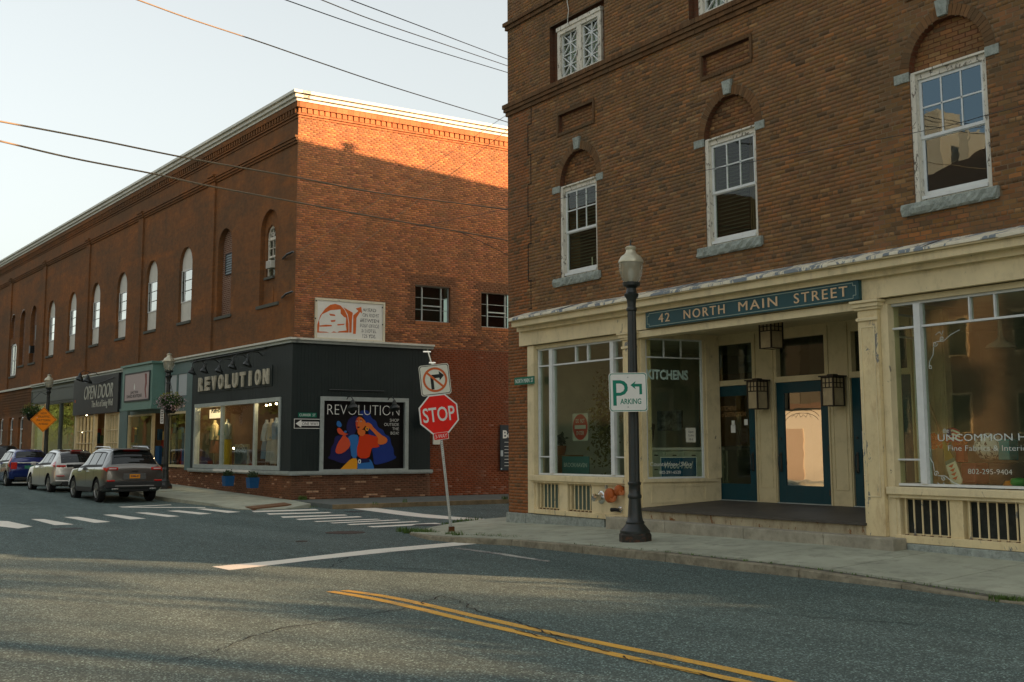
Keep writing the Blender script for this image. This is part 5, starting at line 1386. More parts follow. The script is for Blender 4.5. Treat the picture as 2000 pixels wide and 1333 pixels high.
for e in ((710,468),(770,470)): pshape([(e[0]-14,e[1]),(e[0],e[1]-10),(e[0]+18,e[1]-4),(e[0],e[1]+10)], WH, 'eye', 1); pshape([(e[0]-5,e[1]-6),(e[0]+6,e[1]-6),(e[0]+6,e[1]+8),(e[0]-5,e[1]+8)], NV, 'eye', 0)
pshape([(710,552),(735,543),(762,550),(735,572)], SK, 'mouth', 1)
pshape([(695,448),(722,438),(722,444),(697,455)], SK, 'brow', 0); pshape([(755,440),(800,450),(798,457),(755,447)], SK, 'brow', 0)
pshape([(430,460),(470,470),(500,530),(470,560),(430,540),(415,510)], BL, 'butterfly_wing', 2)
pshape([(420,570),(470,560),(530,640),(600,655),(520,672),(440,650)], OR2, 'hand', 1); pshape([(520,610),(560,600),(570,630),(530,640)], BL, 'bird', 1)
pshape([(830,560),(870,545),(890,580),(865,615),(835,600)], YE, 'earring', 2); pshape([(848,570),(866,565),(872,585),(858,597)], B2, 'earring', 1)
lay[0] += .004
letters('REVOLUTION', SL, (pp(285, 300)[0]+pp(1325, 300)[0])/2, pp(800, 385)[1]+.01, lay[0]-.002, .335, LETTERWHITE, PS, width=pp(1325, 300)[0]-pp(285, 300)[0], thick=.002, bold=-.02)
for k, wd in enumerate(('SHOP', 'OUTSIDE', 'THE', 'BOX!')): letters(wd, SL, pp(1325, 470)[0], pp(1300, 475+62*k)[1], .004, .095, LETTERWHITE, PS, align='RIGHT', thick=.002, bold=-.01)
# old painted direction board above the shop ledge
AD = empty('direction_sign', tuple(SL.pt(1.9, 5.08, .05)), 'white board with an orange loaf shape, arrow and worn words AHEAD ON RIGHT', 'sign')
def sp(x, y): return SL.hit(580+x/6.06, 560+y/6.06, .1)
m_ = MB(SL); m_.box(.70, 3.12, 5.09, 6.35, .03, .075); m_.build('board', WHITEBOARD, AD)
m_ = MB(SL); m_.frame_rect(.67, 3.15, 5.06, 6.38, .07, .03, .10); m_.build('frame', paint('cream_sign_frame', (.66, .60, .44), .6, .1, 3, peel=(.2,.17,.12), peel_amt=.62), AD)
SO = paint('faded_orange_paint', (.62, .13, .025), .6, .15, 5, bump=0)
m_ = MB(SL); m_.prism([sp(*p) for p in [(240,545),(245,450),(280,340),(340,260),(400,215),(460,205),(520,225),(570,280),(600,350),(615,440),(615,545)]][::1], .075, .078); m_.build('painted_shape', SO, AD)
m_ = MB(SL); m_.prism([sp(*p) for p in [(555,245),(665,310),(655,400),(650,545),(622,545),(622,430),(605,330)]], .075, .077); m_.build('painted_shape', SO, AD)
m_ = MB(SL); m_.prism([sp(*p) for p in [(262,530),(270,440),(265,400),(300,330),(340,310),(400,280),(470,275),(520,270),(520,320),(560,360),(585,370),(580,450),(590,520),(500,530),(480,545),(440,530),(400,548),(350,535)]], .078, .0795); m_.build('bare_patch', WHITEBOARD, AD)
for q in ([(268,462),(340,452),(415,455),(415,470),(340,475),(270,475)], [(380,320),(450,330),(460,350),(400,345)], [(400,400),(460,395),(455,415),(410,420)], [(480,445),(570,440),(560,455),(485,462)]):
    m_ = MB(SL); m_.prism([sp(*p) for p in q], .0795, .0805); m_.build('painted_streak', SO, AD)
m_ = MB(SL); m_.prism([sp(*p) for p in [(668,560),(670,340),(730,290),(700,260),(765,240),(775,320),(752,300),(708,370),(700,560)]], .075, .078); m_.build('painted_arrow', SO, AD)
WORN = paint('worn_black_letters', (.03, .03, .03), .6, .2, 5, peel=(.66, .64, .56), peel_amt=.52, peel_scale=40, bump=0)
for k, (wd, xa, xb) in enumerate((('AHEAD', 782, 940), ('ON RIGHT', 780, 975), ('BETWEEN', 752, 975), ('POST OFFICE', 752, 975), ('& HOTEL', 768, 945), ('125 YDS.', 780, 940))):
    a = sp(xa, 290+62*k); b_ = sp(xb, 297+62*k)
    letters(wd, SL, (a[0]+b_[0])/2, a[1]-.01, .075, .11, WORN, AD, width=b_[0]-a[0], thick=.003, bold=.012, slope=0)
for p in ((228,168),(1012,250),(218,377),(1014,452)): q = sp(*p); m_ = MB(SL); m_.box(q[0]-.02, q[0]+.02, q[1]-.02, q[1]+.02, .10, .108); m_.build('bolt', BLACK, AD)
# other shop signs on the long facade
OD = empty('shop_sign', tuple(FL.pt(-20, 3.6, .17)), 'slanted hand drawn pale lettering OPEN DOOR on the black fascia', 'sign')
letters('OPEN DOOR', FL, -20.35, 3.93, .16, .62, plain('pale_hand_lettering', (.48, .48, .40), .6), OD, width=4.4, thick=.02, shear=.25, bold=.0)
letters('The Art of Living Well', FL, -19.7, 3.55, .16, .30, bpy.data.materials['pale_hand_lettering'], OD, width=3.2, thick=.015, shear=.15, bold=.0)
m_ = MB(FL); m_.lathe([(.06, -.16), (.06, -.17)], (-24.1, 3.9, 0), 12, axis='y') if False else m_.box(-24.15, -24.05, 3.85, 3.97, .16, .17); m_.build('dot', SO, OD)
JD = empty('shop_sign', tuple(FL.pt(-13.7, 3.8, .56)), 'pinkish grey picture sign DANCE BOUTIQUE with a dancer figure on the green box', 'sign')
m_ = MB(FL); m_.box(-15.1, -12.05, 3.62, 4.66, .555, .58); m_.build('board', plain('pink_grey_print', (.42, .34, .32), .5), JD)
m_ = MB(FL); m_.frame_rect(-15.16, -11.99, 3.56, 4.72, .06, .55, .59); m_.build('frame', BLACKSIGN, JD)
letters('DANCE BOUTIQUE', FL, -13.85, 3.72, .58, .12, BLACK, JD, width=1.9, thick=.003, bold=.02); letters('JUNCTION', FL, -13.85, 3.88, .58, .10, BLACK, JD, width=.95, thick=.003, bold=.01)
m_ = MB(FL); m_.prism([(-13.9, 4.03), (-13.8, 4.03), (-13.78, 4.15), (-13.83, 4.3), (-13.9, 4.15)], .58, .583); m_.build('flame_mark', LETTERWHITE, JD)
m_ = MB(FL); m_.prism([(-12.6, 4.62), (-12.35, 4.60), (-12.3, 4.2), (-12.42, 4.0), (-12.3, 3.66), (-12.42, 3.66), (-12.56, 4.0), (-12.5, 4.3)], .58, .583); m_.build('dancer_figure', plain('brown_red_print', (.20, .05, .04), .5), JD)
# dark menu board further down the end wall
MBd = empty('notice_board', tuple(SL.pt(8.4, .9, .05)), 'dark slate board with white lines of text beginning Be, partly hidden by the near corner', 'notice board')
m_ = MB(SL); m_.box(7.69, 9.2, .92, 2.46, .02, .06); m_.build('board', plain('slate_blue_board', (.025, .035, .042), .5), MBd)
letters('Be', SL, 7.98, 2.02, .06, .26, LETTERWHITE, MBd, align='CENTER', thick=.003, bold=.03)
m_ = MB(SL)
for k in range(8): m_.box(7.86, 8.9-.1*(k % 3), 1.87-k*.11-(.03 if k else 0), 1.885-k*.11-(.03 if k else 0), .06, .062)
m_.build('text_lines', LETTERWHITE, MBd)
m_ = MB(SL); m_.box(7.70, 7.80, 1.40, 1.60, .06, .063); m_.box(7.70, 7.76, .95, 1.0, .06, .063); m_.build('sticker', PALEPANEL, MBd)
# meter box or small notice behind the stop sign, and wall lamp
m_ = MB(SL); q = SL.hit(851, 868); m_.box(5.02, 5.28, 1.80, 2.12, .02, .06); m_.build('wall_notice', SIGNWHITE, None, label='small pale notice on the red wall just behind the stop sign post', cat='notice')
WLp = MB(SL); WLp.lathe([(.03, 0), (.09, .05), (.11, .3), (.06, .36), (.02, .42)], (4.58, 2.32, .20), 8) if False else WLp.box(4.50, 4.66, 2.35, 2.72, .12, .26)
WLp.box(4.52, 4.64, 2.72, 2.78, .06, .24); WLp.box(4.55, 4.61, 2.78, 2.90, .13, .19)
WLp.build('wall_lantern', IRON, None, label='small black lantern on the dark shop wall beside the poster, next to the stop sign', cat='lantern')
# window lettering
FL_ = .0
def nl(body, px0, px1, py, h, mat, parent, w=-.090, **kw):
    a = NEAR.hit(px0, py, w); b_ = NEAR.hit(px1, py, w)
    return letters(body, NEAR, (a[0]+b_[0])/2, a[1], w, h, mat, parent, name='window_lettering', width=b_[0]-a[0], thick=.001, **kw)
VIN = PALEVINYL
a = NEAR.hit(1856, 864, -.09)
nl('UNCOMMON HOME', 1832, 2062, 862, .095, VIN, DR, bold=.0); nl('the', 1842, 1853, 846, .07, VIN, DR); nl('Fine Fabrics & Interior Interiors', 1852, 2090, 881, .075, VIN, DR, bold=-.008); nl('802-295-9404', 1891, 1977, 926, .07, VIN, DR, bold=-.01)
def scroll(px, py, fx, fy, parent):
    u, v = NEAR.hit(px, py, -.09); m_ = MB(NEAR); K = .0067
    def sw(pts, r=.005): m_.tube([(u+fx*x*K, v+fy*y*K, -.088) for x, y in pts], r, 4)
    sp1 = [(18+(9-1*t)*math.cos(t)*.7, 12+(9-1*t)*math.sin(t)*.7) for t in np.linspace(0, 8, 26)]; sp2 = [(36+(8-.9*t)*math.cos(t+2)*.7, 3+(8-.9*t)*math.sin(t+2)*.7) for t in np.linspace(0, 8, 26)]
    sw(sp1); sw(sp2); sw([(0, 62), (2, 48), (12, 34), (14, 18)]); sw([(22, 8), (40, 8), (58, -4), (80, -12)]); sw([(0, 62), (6, 64), (6, 58), (0, 56)]); sw([(20, -6), (30, -12), (36, -6), (40, -14)])
    m_.build('etched_scroll', VIN, parent)
scroll(1815, 937, 1, 1, DR); scroll(1812, 662, 1, -1, DR)
a0 = LS.hit(1262, 740, -.03); a1 = LS.hit(1345, 740, -.03)
letters('KITCHENS', LS, (a0[0]+a1[0])/2, a0[1], -.034, .17, MINT, SIDEWIN, name='window_lettering', width=a1[0]-a0[0]-.02, thick=.001, bold=.035)
q0 = LS.hit(1270, 911, -.03); q1 = LS.hit(1350, 911, -.03)
letters('Countertops  Sinks', LS, (q0[0]+q1[0])/2, q0[1], -.034, .075, LETTERWHITE, SIDEWIN, name='window_lettering', width=q1[0]-q0[0], thick=.001)
q0 = LS.hit(1288, 926, -.03); q1 = LS.hit(1330, 926, -.03)
letters('802-291-6520', LS, (q0[0]+q1[0])/2, q0[1], -.034, .055, LETTERWHITE, SIDEWIN, name='window_lettering', width=q1[0]-q0[0], thick=.001)
q0 = LS.hit(1291, 893, -.05); q1 = LS.hit(1363, 929, -.05)
SWd = empty('window_placard', tuple(LS.pt((q0[0]+q1[0])/2, q1[1], -.08)), 'blue placard with white script lettering inside the entry side window', 'placard')
m_ = MB(LS); m_.box(q0[0], min(q1[0], 1.32), q1[1]-.03, q0[1], -.085, -.075); m_.build('card', plain('placard_blue', (.008, .08, .16), .4), SWd)
m_ = MB(LS); m_.frame_rect(q0[0], min(q1[0], 1.32), q1[1]-.03, q0[1], .015, -.075, -.073); m_.build('border', LETTERWHITE, SWd)
letters('Wood-Mod', LS, (q0[0]+min(q1[0], 1.32))/2, (q0[1]+q1[1])/2-.04, -.073, .13, LETTERWHITE, SWd, width=.62, thick=.001, shear=.35)
q0 = LS.hit(1340, 836, -.02); m_ = MB(LS); m_.box(q0[0], q0[0]+.22, q0[1]-.27, q0[1], -.034, -.031); HS = m_.build('hours_notice', SIGNWHITE, SIDEWIN)
for k, wd in enumerate(('Open', 'Tu-Fri', '10-5')): letters(wd, LS, q0[0]+.11, q0[1]-.09-.07*k, -.031, .035, BLACK, SIDEWIN, name='window_lettering', thick=.001)
BRZ = plain('bronze_vinyl', (.34, .19, .07), .5)
q0 = EB.hit(1406, 806, -.04); q1 = EB.hit(1456, 806, -.04)
letters('KITCHENS', EB, q0[0], EB.hit(1406, 803, -.04)[1], -.041, .085, BRZ, D1, name='window_lettering', width=.46, align='LEFT', thick=.001, shear=.3, bold=-.005); letters('of DISTINCTION', EB, q0[0]+.05, EB.hit(1406, 815, -.04)[1], -.041, .085, BRZ, D1, name='window_lettering', width=.66, align='LEFT', thick=.001, shear=.3, bold=-.005)
for (px, py, s_) in ((1432, 827, .08), (1432, 838, .12), (1457, 825, .09)): q = EB.hit(px, py, -.04); m_ = MB(EB); m_.box(q[0]-s_/2, q[0]+s_/2, q[1]-s_*.6, q[1]+s_*.6, -.041, -.039); m_.build('door_sticker', SIGNWHITE2, D1)
q = EB.hit(1688, 860, -.04); m_ = MB(EB); m_.box(q[0]-.09, q[0]+.09, q[1]-.15, q[1]+.15, -.040, -.037); m_.build('door_sticker', SIGNWHITE2, D3)
dc = [EB.hit(x, 790, -.04)[0] for x in (1530, 1601)]
m_ = MB(EB); cx_ = (dc[0]+dc[1])/2; zc_ = EB.hit(1565, 826, -.04)[1]
for rr, zz in ((.42, .06), (.40, .0)): m_.tube([(cx_+rr*math.cos(t), zc_+zz+rr*.42*math.sin(t), -.040) for t in np.linspace(.25, PI-.25, 18)], .004, 4)
for k in range(4): m_.tube([(cx_-.25+.12*k, zc_+.10, -.04), (cx_-.18+.11*k, zc_+.14+.03*(k % 2), -.04), (cx_-.14+.12*k, zc_+.09, -.04)], .003, 4)
m_.build('etched_arch', plain('etched_grey', (.16, .14, .10), .8), D2)
# ------------------------------------------------------------------ street lamps
def make_lamp():
    L = empty('street_lamp', (0, 0, 0))
    b = MB(); b.lathe([(.265, 0), (.265, .14), (.25, .16), (.245, .17)], (0, 0, 0), 8); b.build('base', IRON_RUST, L, bevel=.006)
    s = MB(); s.lathe([(.245, .165), (.245, .20), (.19, .26), (.15, .31), (.155, .34), (.13, .37), (.115, .45), (.105, .60), (.098, .72), (.112, .74), (.112, .78), (.098, .80), (.095, .94), (.108, .96), (.108, .985), (.092, 1.0)], (0, 0, 0), 20); s.build('pedestal', IRON, L, smooth=35)
    s = MB(); s.lathe([(.090, 1.0), (.086, 2.0), (.078, 3.0), (.072, 3.86)], (0, 0, 0), 20, flute=.035); s.build('shaft', IRON, L)
    s = MB(); s.lathe([(.072, 3.85), (.088, 3.87), (.088, 3.90), (.072, 3.92), (.072, 3.98), (.082, 4.06), (.115, 4.11), (.122, 4.14), (.09, 4.17), (.078, 4.24), (.10, 4.27), (.145, 4.29), (.15, 4.34), (.12, 4.35)], (0, 0, 0), 24); s.build('neck', IRON, L, smooth=35)
    g_ = MB(); g_.lathe([(.125, 4.345), (.16, 4.41), (.188, 4.50), (.20, 4.60), (.205, 4.68)], (0, 0, 0), 28, flute=.01); g_.build('globe', LAMPGLASS, L, smooth=60)
    g_ = MB(); g_.lathe([(.025, 4.36), (.03, 4.40), (.05, 4.44), (.055, 4.52), (.02, 4.60)], (0, 0, 0), 12); g_.build('bulb', plain('frosted_bulb', (.7, .68, .58), .4) if 'frosted_bulb' not in bpy.data.materials else bpy.data.materials['frosted_bulb'], L, smooth=60)
    g_ = MB(); g_.lathe([(.212, 4.68), (.215, 4.70), (.195, 4.74), (.165, 4.79), (.11, 4.83), (.085, 4.86), (.078, 4.90), (.09, 4.915), (.092, 4.945), (.07, 4.965), (.03, 4.975)], (0, 0, 0), 28); g_.build('hood', HOOD, L, smooth=40)
    g_ = MB(); g_.lathe([(.035, 4.97), (.03, 4.99), (.012, 5.00), (.014, 5.05), (.004, 5.08)], (0, 0, 0), 10); g_.build('finial', IRON, L, smooth=60)
    return L
HOOD = paint('pale_bronze_hood', (.58, .54, .40), .28, .15, 6, metal=.35, bump=.03, dirt_amt=.3, vec='obj')
def P0(px, py, D):
    q = on_depth(px, py, D); return q
lamp0 = make_lamp()
lb = on_z(1241, 1061, .13)
lamp0.location = (lb.x, lb.y, .13); tag(lamp0, 'tall dark green street lamp in front of the cream shopfront, carrying the parking sign', 'street lamp', 'acorn street lamps along the kerb')
d_up = (lamp0.location - EYE).dot(FWD)
top_t = on_depth(1222, 478, d_up*1.0) ; lean = (top_t - lamp0.location)
ax = RGT.copy(); ax.z = 0; side = lean.dot(ax.normalized())
lamp0.rotation_euler = (Matrix.Rotation(side/4.95, 3, (-ax.normalized().cross(Vector((0, 0, 1))))).to_euler()) if False else (0, 0, 0)
lamp1 = copy_tree(lamp0, None); q = P0(322, 957, 42.8); lamp1.location = (q.x, q.y, .20); tag(lamp1, 'street lamp with a flower basket, standing behind the silver SUV')
q2 = FL.O; lamp2 = copy_tree(lamp0, None)
lamp1xy = Vector((q.x, q.y, 0)); dirl = AL
best = min(np.linspace(6, 20, 281), key=lambda s: abs(CX + FPX*((lamp1xy+dirl*s)-EYE).dot(RGT)/((lamp1xy+dirl*s)-EYE).dot(FWD) - 86.5))
l2 = lamp1xy + dirl*float(best); lamp2.location = (l2.x, l2.y, .32); tag(lamp2, 'farthest street lamp, with the orange diamond sign on its post')
LAMPS = [lamp0, lamp1, lamp2]
for l_ in LAMPS: l_.scale = (1, 1, .983)

def facing(o_xyz, yaw_deg=0.0):
    """frame for a flat thing at a point that faces the camera's side of the street, turned by yaw"""
    d = (EYE - Vector(o_xyz)); d.z = 0; d.normalize()
    a = math.radians(yaw_deg); n = Vector((d.x*math.cos(a)-d.y*math.sin(a), d.x*math.sin(a)+d.y*math.cos(a), 0))
    return Frame((o_xyz[0], o_xyz[1], 0), Vector((-n.y, n.x, 0)), n)
# parking sign on the near lamp
D0 = (Vector((lb.x, lb.y, 1.5))-EYE).dot(FWD)
pc = on_depth(1227, 766.5, D0-.12)
PF = facing(pc, 12)
def rrect(cu, cv, w, h, r, n=5):
    pts = []
    for (sx, sy, a0) in ((1, -1, -90), (1, 1, 0), (-1, 1, 90), (-1, -1, 180)):
        for k in range(n+1):
            a = math.radians(a0+90*k/n); pts.append((cu+sx*(w/2-r)+r*math.cos(a), cv+sy*(h/2-r)+r*math.sin(a)))
    return pts
def rot2(pts, c, ang):
    ca, sa = math.cos(ang), math.sin(ang); return [(c[0]+(x-c[0])*ca-(y-c[1])*sa, c[1]+(x-c[0])*sa+(y-c[1])*ca) for x, y in pts]
PK = empty('parking_sign', tuple(pc), 'square white sign with green PARKING and left arrow, strapped to the near lamp post', 'road sign')
sw_ = 76*(D0-.1)/FPX; cv = pc.z; hw = sw_/2
def gp(x, y):   # sign print coordinates, -1..1
    return (x*hw, cv+y*hw)
PKR = math.radians(1.0)
def shp(pts, w0, w1, mat, name, parent=PK, fr=None, c=None): m_ = MB(fr or PF); m_.prism(rot2(pts, c or (0, cv), PKR), w0, w1); return m_.build(name, mat, parent)
shp(rrect(0, cv, sw_, sw_, .05), .0, .006, SIGNWHITE2, 'plate'); shp(rrect(0, cv, sw_*.965, sw_*.965, .045), .006, .0065, SIGNGREEN, 'border'); shp(rrect(0, cv, sw_*.925, sw_*.925, .038), .0065, .007, SIGNWHITE2, 'face')
P_ = [gp(-.80, -.68), gp(-.62, -.68), gp(-.62, -.18), gp(-.40, -.18), gp(-.18, -.10), gp(-.04, .08), gp(-.02, .24), gp(-.06, .42), gp(-.20, .56), gp(-.40, .62), gp(-.80, .62)]
shp(P_, .007, .008, SIGNGREEN, 'letter_p')
shp([gp(-.62, -.02), gp(-.42, -.02), gp(-.26, .06), gp(-.20, .18), gp(-.22, .33), gp(-.34, .43), gp(-.45, .45), gp(-.62, .45)], .008, .0085, SIGNWHITE2, 'letter_p_hole')
shp([gp(.12, .36), gp(.40, .56), gp(.34, .42), gp(.72, .42), gp(.72, -.12), gp(.58, -.12), gp(.58, .28), gp(.34, .28), gp(.40, .14)], .007, .008, SIGNGREEN, 'arrow')
m_ = text_mb('ARKING', PF, hw*.12, cv-hw*.60, .007, hw*.27, width=hw*1.10, thick=.001, bold=.02, slope=.017); m_.build('lettering', SIGNGREEN, PK)
for s_ in (.80, -.80): m_ = MB(PF); q = gp(-.02, s_*.95); m_.box(q[0]-.010, q[0]+.010, q[1]-.010, q[1]+.010, .007, .011); m_.build('bolt', GALV, PK)
m_ = MB(PF); m_.box(-.12, .12, cv+hw*.5, cv+hw*.5+.03, -.06, -.001); m_.box(-.12, .12, cv-hw*.5, cv-hw*.5+.03, -.06, -.001); m_.build('strap', GALV, PK)
# stop sign post, leaning
sb_ = on_z(879, 1038, .085); Ds = (Vector((sb_.x, sb_.y, 1.6))-EYE).dot(FWD)
ST = empty('stop_sign', (sb_.x, sb_.y, .08), 'leaning post with red STOP octagon, no right turn sign above and 3-WAY plaque below', 'road sign')
PF2 = facing((sb_.x, sb_.y, 0), 10)
top = on_depth(841, 683, Ds); def_ = lambda px, py: ((on_depth(px, py, Ds)-PF2.O).dot(PF2.r), on_depth(px, py, Ds).z)
tb = def_(879, 1036); tt = def_(848.5, 712)
m_ = MB(PF2); dx, dz = tt[0]-tb[0], tt[1]-tb[1]; n = 1
m_.bar((tb[0], tb[1]-.05), (tt[0]+dx*.01, tt[1]+dz*.01), .045, -.045, -.003); m_.build('post', GALV, ST)
m_ = MB(PF2); Lp = math.hypot(dx, dz)
for k in range(int(Lp/.0254/1.5)):
    t_ = (k+.5)*.0381/Lp; c_ = (tb[0]+dx*t_, tb[1]+dz*t_); m_.box(c_[0]-.006, c_[0]+.006, c_[1]-.006, c_[1]+.006, -.003, -.0018)
m_.build('post_hole', BLACK, ST, kind='stuff')
m_ = MB(PF2); m_.box(tb[0]-.05, tb[0]+.05, tb[1]-.05, tb[1]+.08, -.075, .03); m_.build('post_sleeve', bpy.data.materials['rust'], ST, bevel=.004)
ang = math.atan2(-dx, dz); oc = def_(857.8, 809); R8 = 77/2/math.cos(PI/8)*Ds/FPX
octo = lambda R: [(oc[0]+R*math.cos(PI/8+k*PI/4+ang), oc[1]+R*math.sin(PI/8+k*PI/4+ang)) for k in range(8)]
for R_, w0, mt, nm in ((R8, .0, SIGNWHITE2, 'stop_plate'), (R8*.93, .006, SIGNRED, 'red_face')): m_ = MB(PF2); m_.prism(octo(R_), w0, w0+(.006 if w0 == 0 else .001)); m_.build(nm, mt, ST)
def rtext(body, fr, c, off, w, h, width, mat, parent, a, bold=.03):
    m_ = text_mb(body, WORLD, 0, 0, 0, h, width=width, thick=.001, bold=bold); out = MB(fr); ca, sa = math.cos(a), math.sin(a)
    pts = [(v[0], v[2]-h/2, -v[1]) for v in m_.v]
    out.add([(c[0]+(x+off[0])*ca-(y+off[1])*sa, c[1]+(x+off[0])*sa+(y+off[1])*ca, w+z) for x, y, z in pts], m_.f); return out.build('lettering', mat, parent)
rtext('STOP', PF2, oc, (0, 0), .007, R8*.66, R8*1.52, LETTERWHITE, ST, ang, .012)
nc = def_(851.5, 741.5); ns_ = 60*Ds/FPX
for sc_, w0, mt, nm, rr in ((1, 0, SIGNWHITE, 'no_right_turn_plate', .05), (.955, .006, BLACK, 'border', .045), (.915, .007, SIGNWHITE, 'face', .04)):
    m_ = MB(PF2); m_.prism(rot2(rrect(nc[0], nc[1], ns_*sc_, ns_*sc_, rr), nc, ang), w0, w0+(.006 if w0 == 0 else .001)); m_.build(nm, mt, ST)
def rsh(pts, w, mat, name): m_ = MB(PF2); m_.prism(rot2([(nc[0]+x*ns_/2, nc[1]+y*ns_/2) for x, y in pts], nc, ang), w, w+.001); m_.build(name, mat, ST)
rsh([(-.30, -.62), (-.10, -.62), (-.10, .10), (.30, .10), (.30, -.08), (.62, .24), (.30, .54), (.30, .34), (-.20, .34), (-.30, .24)], .008, BLACK, 'arrow')
m_ = MB(PF2); Ro, Ri = ns_*.405, ns_*.335
for k in range(36):
    a0, a1 = 2*PI*k/36, 2*PI*(k+1)/36; m_.quad(*[(nc[0]+r_*math.cos(t), nc[1]+r_*math.sin(t), .010) for r_, t in ((Ri, a0), (Ro, a0), (Ro, a1), (Ri, a1))])
sl = math.radians(-45)+ang; m_.prism([(nc[0]+math.cos(sl)*s*Ri+math.cos(sl+PI/2)*t*ns_*.035, nc[1]+math.sin(sl)*s*Ri+math.sin(sl+PI/2)*t*ns_*.035) for s, t in ((-1.04, -1), (1.04, -1), (1.04, 1), (-1.04, 1))], .0095, .0105)
m_.build('red_ring', SIGNORANGE, ST)
wc = def_(861.5, 852); ww, wh = 30*Ds/FPX, 14.5*Ds/FPX
for s1, w0, mt, nm in ((1, 0, SIGNWHITE2, 'three_way_plaque'), (.88, .006, SIGNRED, 'red_face')): m_ = MB(PF2); m_.prism(rot2(rrect(wc[0], wc[1], ww*(1-(1-s1)*.6), wh*s1, .02), wc, ang), w0, w0+.003); m_.build(nm, mt, ST)
rtext('3-WAY', PF2, wc, (0, 0), .009, wh*.52, ww*.78, LETTERWHITE, ST, ang, .0)
t0 = def_(846, 711); t1 = def_(839, 686)
m_ = MB(PF2); m_.tube([(t0[0], t0[1], -.02), (t1[0], t1[1], -.02)], .018, 8); m_.box(t1[0]-.10, t1[0]+.05, t1[1]-.012, t1[1]+.012, -.04, 0); m_.box(t0[0]-.06, t0[0]+.07, t0[1]+.02, t0[1]+.045, -.04, 0); m_.tube([(t1[0], t1[1], -.02), (t1[0]-.01, t1[1]+.05, -.02)], .012, 6); m_.build('bracket', CHROME, ST)
# diamond work-zone sign on the far lamp
Df = (l2-EYE).dot(FWD) - .2; wc2 = on_depth(85, 820, Df); PF3 = facing(wc2, 0)
WZ = empty('road_work_sign', tuple(wc2), 'orange diamond sign NEW TRAFFIC PATTERN AHEAD on the farthest lamp post', 'road sign')
rd = 24.5*Df/FPX
for s1, w0, mt, nm in ((1, 0, ORANGE, 'plate'), (.95, .006, BLACK, 'border'), (.91, .007, ORANGE, 'face')):
    m_ = MB(PF3); m_.prism([(0, wc2.z-rd*s1), (rd*s1, wc2.z), (0, wc2.z+rd*s1), (-rd*s1, wc2.z)], w0, w0+(.006 if w0 == 0 else .001)); m_.build(nm, mt, WZ)
for k, wd in enumerate(('NEW', 'TRAFFIC', 'PATTERN', 'AHEAD')): text_mb(wd, PF3, 0, wc2.z+rd*(.42-.28*k), .008, rd*.17, width=rd*(.46, .94, 1.0, .72)[k], thick=.001, bold=.005).build('lettering', BLACK, WZ)
m_ = MB(PF3); m_.box(-.05, .05, wc2.z-.2, wc2.z-.17, -.12, -.001); m_.build('strap', GALV, WZ)
# little parking plate on the flower-basket lamp
D1_ = (lamp1xy-EYE).dot(FWD)-.14; q = on_depth(316.5, 814, D1_); PF4 = facing(q, 8)
m_ = MB(PF4); m_.box(-.055, .055, q.z-.25, q.z+.25, 0, .006); SPl = m_.build('parking_plate', SIGNWHITE2, None, label='narrow white plate with small print strapped to the basket lamp post', cat='road sign')
m_ = MB(PF4)
for k in range(7): m_.box(-.035, .035, q.z-.2+.06*k, q.z-.17+.06*k, .006, .007)
m_.build('print', BLACK, SPl)

# hanging flower baskets
LEAF = plain('basket_leaf', (.035, .075, .018), .7); FLW = plain('pink_white_flower', (.50, .36, .38), .7); FLY = plain('yellow_green_leaf', (.22, .22, .04), .7); POT = plain('dark_pot', (.012, .014, .012), .6)
def leaf_cloud(n, rx, ry, rz, size, c=(0, 0, 0), seed=1, droop=0, shell=.55):
    r_ = np.random.default_rng(seed); m_ = MB()
    V, F = [], []
    for i in range(n):
        d = r_.normal(size=3); d /= np.linalg.norm(d); rad = shell+(1-shell)*r_.random()
        p = np.array([d[0]*rx, d[1]*ry, d[2]*rz])*rad*(1+.25*r_.normal()*.5) + np.array(c); p[2] -= droop*r_.random()*abs(d[0])
        a = r_.normal(size=3); a /= np.linalg.norm(a); b_ = np.cross(a, r_.normal(size=3)); b_ /= np.linalg.norm(b_); s = size*r_.uniform(.6, 1.4)
        k = len(V); V += [p-a*s, p-b_*s*.5, p+a*s, p+b_*s*.5]; F.append((k, k+1, k+2, k+3))
    m_.v = [tuple(v) for v in V]; m_.f = F; m_.uv = [(0, 0)]*len(V); m_.col = [(1, 1, 1)]*len(V); m_.mi = [0]*len(F)
    return m_
def basket(loc, s, label, flower, seed):
    B_ = empty('flower_basket', loc, label, 'flower basket', 'hanging baskets on the lamp posts')
    x, y, z = loc
    m_ = MB(); m_.lathe([(.13*s, 0), (.20*s, .08*s), (.24*s, .25*s), (.26*s, .36*s)], loc, 18); m_.build('pot', POT, B_, smooth=50)
    def sh(mb, dx=0, dy=0, dz=0): mb.v = [(a+x+dx, b_+y+dy, c_+z+dz) for a, b_, c_ in mb.v]; return mb
    sh(leaf_cloud(1500, .50*s, .46*s, .26*s, .035, seed=seed), dz=.42*s).build('foliage', LEAF, B_, kind='stuff')
    sh(leaf_cloud(700 if flower else 90, .55*s, .50*s, .28*s, .026, seed=seed+1, droop=.25, shell=.85), dz=.42*s).build('flowers', FLW if flower else LETTERWHITE, B_, kind='stuff')
    sh(leaf_cloud(160, .38*s, .35*s, .16*s, .035, seed=seed+2, shell=.8), dz=.62*s).build('flowers', FLY, B_, kind='stuff')
    m_ = MB()
    for k in range(3):
        a = 2*PI*k/3+.4; m_.tube([(x+.24*s*math.cos(a), y+.24*s*math.sin(a), z+.36*s), (x, y, z+.95*s)], .006, 4)
    m_.build('chain', IRON, B_)
    return B_
bq = on_depth(333, 808, D1_+.0); basket((bq.x, bq.y, bq.z), 1.0, 'overflowing pink and white flower basket on the lamp behind the silver SUV', True, 11)
